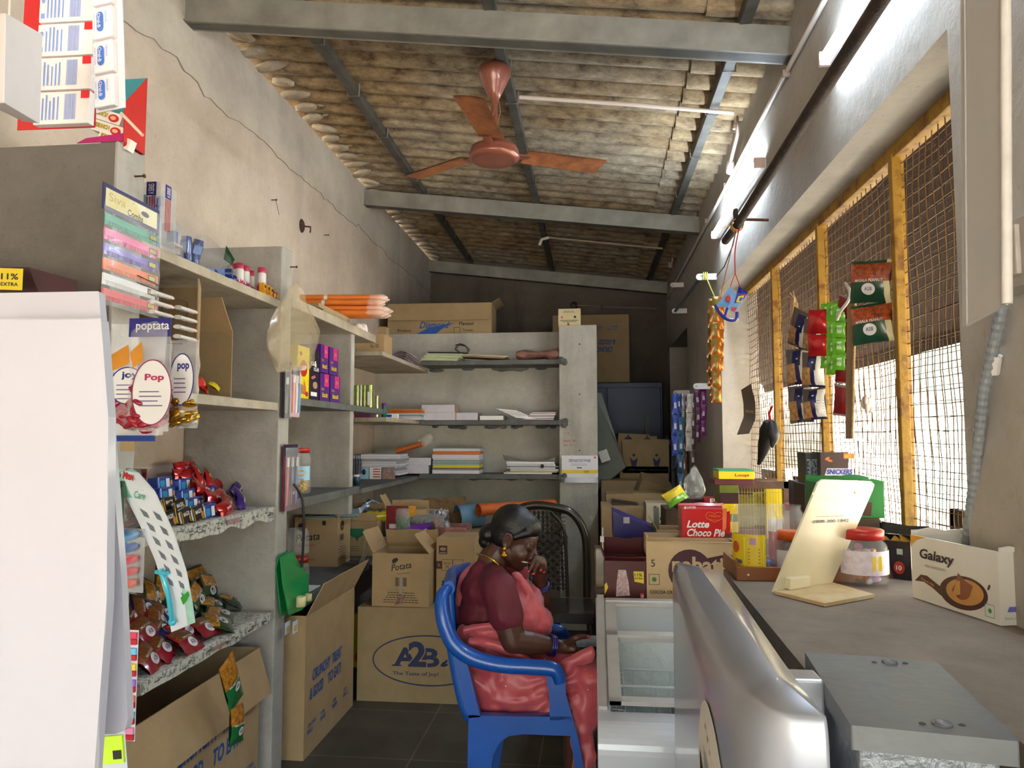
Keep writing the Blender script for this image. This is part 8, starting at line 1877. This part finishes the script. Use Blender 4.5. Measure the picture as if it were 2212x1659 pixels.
# ---------------------------------------------------------------- goods hanging on the mesh and rods
XH = .955
def fnx(lean=0): return Matrix(((0, 0, -1), (-1, 0, 0), (0, 1, 0)))
class _M:  # rotation frame facing the room from the window
    pass
def rotnx(*a): return Matrix(((.77, 0, -.64), (-.64, 0, -.77), (0, 1, 0))).to_euler()
def mp(px, py, X=XH): return P(px, py, X=X)
ZNV = lambda u, v: (C('#c9a06a', .4, .3, 60, c2='#8a5a2a') if u < .45 and .1 < v < .55 else FWH if u > .62 and .06 < v < .48 or u > .7 and .52 < v < .9 else FNV if u > .3 and v < .93 else C('#5a5048', .35, .1))
def pnv(b, fn): b.add([fn(.0, .03), fn(.008, .03), fn(.008, .036), fn(0, .036)], [(0, 1, 2, 3)], WHT); [b.add([fn(.018, -.04+.012*k), fn(.045, -.04+.012*k), fn(.045, -.037+.012*k), fn(.018, -.037+.012*k)], [(0, 1, 2, 3)], GY) for k in range(5)]
strip('snack_strip', 'strip of three navy peanut packs hanging on the mesh, left one', [mp(1738, 672), mp(1722, 752), mp(1727, 832), mp(1732, 914)], .11, .05, ZNV, pnv, cat='snack strip', rotf=rotnx)
strip('snack_strip', 'strip of three navy peanut packs hanging on the mesh behind the red pack', [mp(1762, 690), mp(1757, 760), mp(1757, 838), mp(1762, 908)], .10, .05, ZNV, pnv, cat='snack strip', rotf=rotnx)
strip('snack_strip', 'bright red pack folded over the navy peanut strips on the mesh', [mp(1770, 668, XH-.04), mp(1768, 722, XH-.045), mp(1770, 770, XH-.04)], .09, .04, lambda u, v: FREDJ, None, cat='snack strip', rotf=rotnx)
for r_, (x_, a_, c_, xx) in enumerate(((1786, 655, 796, XH), (1799, 652, 810, XH-.012), (1812, 660, 800, XH-.02))):
    pts = [mp(x_, a_+(c_-a_)*k/4, xx) for k in range(5)]
    strip('sachet_strip', ('green sachet strip on the mesh, left of three', 'green sachet strip on the mesh, middle of three and longest', 'green sachet strip on the mesh, right of three')[r_], pts, .05, .012, lambda u, v: (FLIME if not (.35 < u < .75 and .3 < v < .8) else C('#b9d8a0', .3, .2, 60)), lambda b, fn: ftext(b, fn, 'ORS', 0, 0, .010, GREEN, w=.022), 'green sachet strips on the mesh', cat='sachet strip', part='sachet', rotf=rotnx)
strip('sachet_strip', 'dark red sachet strip tied with white ribbon beside the long cardboard strip', [mp(1832, 640), mp(1822, 690), mp(1824, 770), mp(1822, 830), mp(1818, 900)], .065, .02, lambda u, v: (C('#7a1418', .25, .2, 30, coat=.6) if .1 < v < .9 else C('#8a8078', .3)), None, cat='sachet strip', part='sachet', rotf=rotnx)
b = MB(); rim(b, [mp(1826, 612, .93), mp(1836, 630, .92), mp(1832, 650, .91), mp(1816, 672, .90), mp(1808, 690, .91)], .006, C('#d9d2ca', .6), 1.0, 6); tag(b.build('white_ribbon', off=mp(1826, 612, .93)), 'white ribbon knotted on the dark red sachet strip', 'ribbon')
a, c = mp(1848, 612, .95), mp(1841, 948, .95)
b = MB(); b.plate([a+Vector((-.022, .02, 0)), a+Vector((0, -.0, 0)), c+Vector((0, 0, 0)), c+Vector((-.018, .02, .0))], .006, C('#7a6248', .85, .1, 9)); b.tube([a, c], .005, C('#a58a60', .9, .5, 160), 5)
tag(b.build('cardboard_strip', off=a), 'long narrow cardboard strip hanging on the mesh', 'cardboard')
ZMP = lambda u, v: (C('#a84a1c', .35, .35, 70, c2='#5a1f0c', coat=.4) if v > .52 else FGR if v > .0 else FGR)
FG2 = C('#14402a', .3, .1, 20, coat=.5)
strip('snack_strip', 'two green masala peanut packs hanging high on the mesh', [mp(1882, 562), mp(1880, 655), mp(1886, 742)], .135, .05, lambda u, v: (C('#b5521f', .35, .35, 70, c2='#5a1f0c', coat=.4) if .5 < v < .95 and u > .03 else C('#c9c39a', .4) if u > .88 else FG2), lambda b, fn: (oval(b, fn, -.0, -.025, .022, .020, FWH), ftext(b, fn, 'A2B', 0, -.030, .012, PUR, w=.024), ftext(b, fn, 'MASALA PEANUT', .0, .0, .010, FWH, w=.09)), cat='snack strip', rotf=rotnx)
STW = C('#c2a27a', .9, .2, 20)
b = MB(); a = mp(1716, 645)
for k in range(22): q = a+Vector((rnd(-.01, .01), rnd(-.02, .02), rnd(-.03, .01))); b.tube([q, q+Vector((rnd(-.02, .01), rnd(-.02, .02), -.12)), q+Vector((rnd(-.03, .02), rnd(-.04, .04), -rnd(.18, .30)))], .003, STW, 4)
for k in range(6): b.tube([a, a+Vector((-.02, rnd(-.08, .08), rnd(-.02, .03)))], .002, STW, 4)
tag(b.build('dried_leaves', off=a), 'bunch of dried straw tied to the mesh', 'straw bunch')
b = MB(); a = mp(1874, 875, .98)
for k in range(7): b.ball(a+Vector((rnd(-.01, .01), rnd(-.02, .02), rnd(-.04, .02))), (.008, .018, .022), C('#d9c6bd', .7), (rnd(-1, 1), 0, rnd(-1, 1)), 7, 5)
tag(b.build('tissue_knot', off=a), 'pinkish tissue knot tied on the mesh near the middle bar', 'tissue')
# folded umbrella and hung cardboard
a = P(1664, 880, X=.93); t = thing('umbrella', 'small black folded umbrella hanging by a red cord on the mesh', 'umbrella', a)
b = MB(); rim(b, [P(1668, 878, X=.93), P(1662, 895, X=.93), P(1666, 912, X=.93)], .006, RED, 1, 6); b.build('cord', t, 'w')
b = MB(); rim(b, [P(1662, 910, X=.92), P(1660, 930, X=.92), P(1652, 960, X=.92), P(1642, 995, X=.92), P(1638, 1003, X=.92)], [.028, .045, .035, .014, .005], BLK, 1, 10); rim(b, [P(1668, 912, X=.93), P(1672, 940, X=.93), P(1668, 965, X=.93)], [.02, .03, .008], C('#2a2a2e', .5, .1), .8, 8); b.build('canopy', t, 'w')
q = [P(1600, 838, Y=4.7), P(1612, 828, Y=4.7), P(1634, 852, Y=4.6)]
def bent(u, v):
    L_ = [(1601, 842), (1606, 870), (1607, 900), (1592, 939)]; R_ = [(1622, 829), (1632, 870), (1632, 905), (1618, 937)]
    s = v*3; k = min(int(s), 2); f_ = s-k; l = P(L_[k][0]+(L_[k+1][0]-L_[k][0])*f_, L_[k][1]+(L_[k+1][1]-L_[k][1])*f_, Y=4.62); r = P(R_[k][0]+(R_[k+1][0]-R_[k][0])*f_, R_[k][1]+(R_[k+1][1]-R_[k][1])*f_, Y=4.50); return l.lerp(r, u)
CG = C('#6a5a4c', .7, .08)
b = MB(); b.grid(bent, 8, 16, CG); b.grid(lambda u, v: bent(1-u, v)+Vector((0, .004, 0)), 8, 16, CG)
for k in range(6): b.add([bent(.15+.12*k, .50)+Vector((0, -.003, 0)), bent(.20+.12*k, .50)+Vector((0, -.003, 0)), bent(.20+.12*k, .56)+Vector((0, -.003, 0)), bent(.15+.12*k, .56)+Vector((0, -.003, 0))], [(0, 1, 2, 3)], C('#c9b08a', .6))
tag(b.build('display_card', off=q[0]), 'bent grey backing card hanging in front of the far window jamb', 'card')
# golden sachets, dark sachet strips
ZG = lambda u, v: (C('#b5651c', .2, .3, 30, metal=.6) if (u > .75 or v < .1) else C('#4a6a1c', .25, .3, 60, c2='#8a3a14', metal=.2))
Yg = P(1548, 640, X=.72).y
for k, (xa, xb, y0, y1, dy, n_) in enumerate(((1540, 1537, 645, 835, .0, 6), (1548, 1545, 640, 855, -.03, 6), (1554, 1552, 650, 800, -.02, 5), (1543, 1548, 660, 870, -.05, 6))):
    strip('sachet_strip', ('gold and green sachet strip in the hanging bundle, leftmost', 'gold and green sachet strip in the hanging bundle, nearest the red string', 'gold and green sachet strip in the hanging bundle, right side', 'gold sachet strip in the hanging bundle, the one reaching lowest')[k], [P(xa+(xb-xa)*j/n_, y0+(y1-y0)*j/n_, Y=Yg+dy) for j in range(n_+1)], .055, .015, ZG, None, 'golden sachet bundle', cat='sachet strip', part='sachet', rotf=face_y)
cols = [('#1c3a8c', 1458, 850, 985), ('#1c2f6a', 1466, 850, 1010), ('#8a8684', 1474, 850, 960), ('#3a3432', 1481, 852, 1030), ('#a5a09a', 1489, 850, 975), ('#4a3a34', 1497, 852, 1050), ('#57234a', 1507, 842, 955), ('#6a2a5f', 1519, 840, 942), ('#1f4a6a', 1470, 900, 1062), ('#5a3a22', 1478, 940, 1068)]
for k, (cc, x, y0, y1) in enumerate(cols):
    m = C(cc, .3, .3, 60, metal=.3); n_ = max(2, int((y1-y0)/34)); Yd = 5.35+.03*(k % 4)
    strip('sachet_strip', ['bright blue sachet strip farthest left on the white bracket', 'navy sachet strip second from left on the bracket', 'silver sachet strip among the dark strips by the doorway', 'long black sachet strip by the doorway', 'pale silver sachet strip right of the long black one', 'long brown black sachet strip hanging lowest beside the purple ones', 'dark purple sachet strip by the golden bundle', 'purple sachet strip nearest the golden bundle', 'teal blue sachet strip reaching down to the store boxes', 'brown sachet strip reaching down to the store boxes'][k], [P(x+rnd(-2, 2), y0+(y1-y0)*j/n_, Y=Yd) for j in range(n_+1)], .045, .014, lambda u, v, m=m: m if not (.3 < u < .7 and .3 < v < .6) else C('#b0a9b5', .4, .1), None, 'dark sachet strips by the doorway', cat='sachet strip', part='sachet', rotf=face_y)
# blue folded card hanging on red string
Yc_ = pe.y-.02; t = thing('hanging_card', 'blue folded card hanging on a red string from the rusty pipe', 'card', P(1580, 650, Y=Yc_))
b = MB(); j_ = P(1588, 590, Y=Yc_); rim(b, [pe+Vector((.01, -.02, 0)), P(1588, 540, Y=Yc_), j_], .003, RED, 1, 6); b.tube([j_, P(1578, 618, Y=Yc_)], .002, RED, 5); b.tube([j_, P(1598, 618, Y=Yc_)], .002, RED, 5); b.build('string', t, 'w')
LB = C('#6a9ad0', .35, .08, 20, coat=.4); DBL = C('#1c2a9a', .35, .06, coat=.4)
def cd_(px, py, dy=0): return P(px, py, Y=Yc_+dy)
b = MB(); b.plate([cd_(1578, 618, .02), cd_(1592, 640, .01), cd_(1577, 662, .0), cd_(1546, 662, .02)], .003, LB); b.plate([cd_(1596, 618, .03), cd_(1618, 634, -.02), cd_(1606, 642, -.02), cd_(1592, 632, .03)], .003, DBL)
b.plate([cd_(1592, 634, -.02), cd_(1617, 633, -.03), cd_(1586, 676, -.03), cd_(1571, 664, -.02)], .003, LB)
b.plate([cd_(1592, 633, -.024), cd_(1616, 633, -.034), cd_(1604, 650, -.034), cd_(1586, 655, -.026)], .002, DBL); b.plate([cd_(1595, 640, -.028), cd_(1608, 638, -.036), cd_(1601, 653, -.036), cd_(1590, 652, -.03)], .002, YEL); b.plate([cd_(1598, 643, -.032), cd_(1605, 642, -.038), cd_(1601, 650, -.038), cd_(1596, 650, -.034)], .002, C('#2a5ab0', .4)); b.plate([cd_(1598, 637, -.030), cd_(1611, 635, -.038), cd_(1610, 640, -.038), cd_(1600, 641, -.03)], .002, RED)
b.plate([cd_(1580, 664, -.03), cd_(1592, 664, -.034), cd_(1588, 672, -.034), cd_(1579, 670, -.03)], .002, C('#c42a4a', .4))
rim(b, [cd_(1545, 660, .02), cd_(1556, 678, .0), cd_(1572, 690, -.02), cd_(1590, 690, -.03), cd_(1592, 674, -.03)], .008, DBL, 1, 6); rim(b, [cd_(1572, 664, -.01), cd_(1566, 684, -.01)], .007, DBL, 1, 6); b.ball(cd_(1573, 645, -.0), (.012, .004, .016), RED); b.build('card', t, 'w')
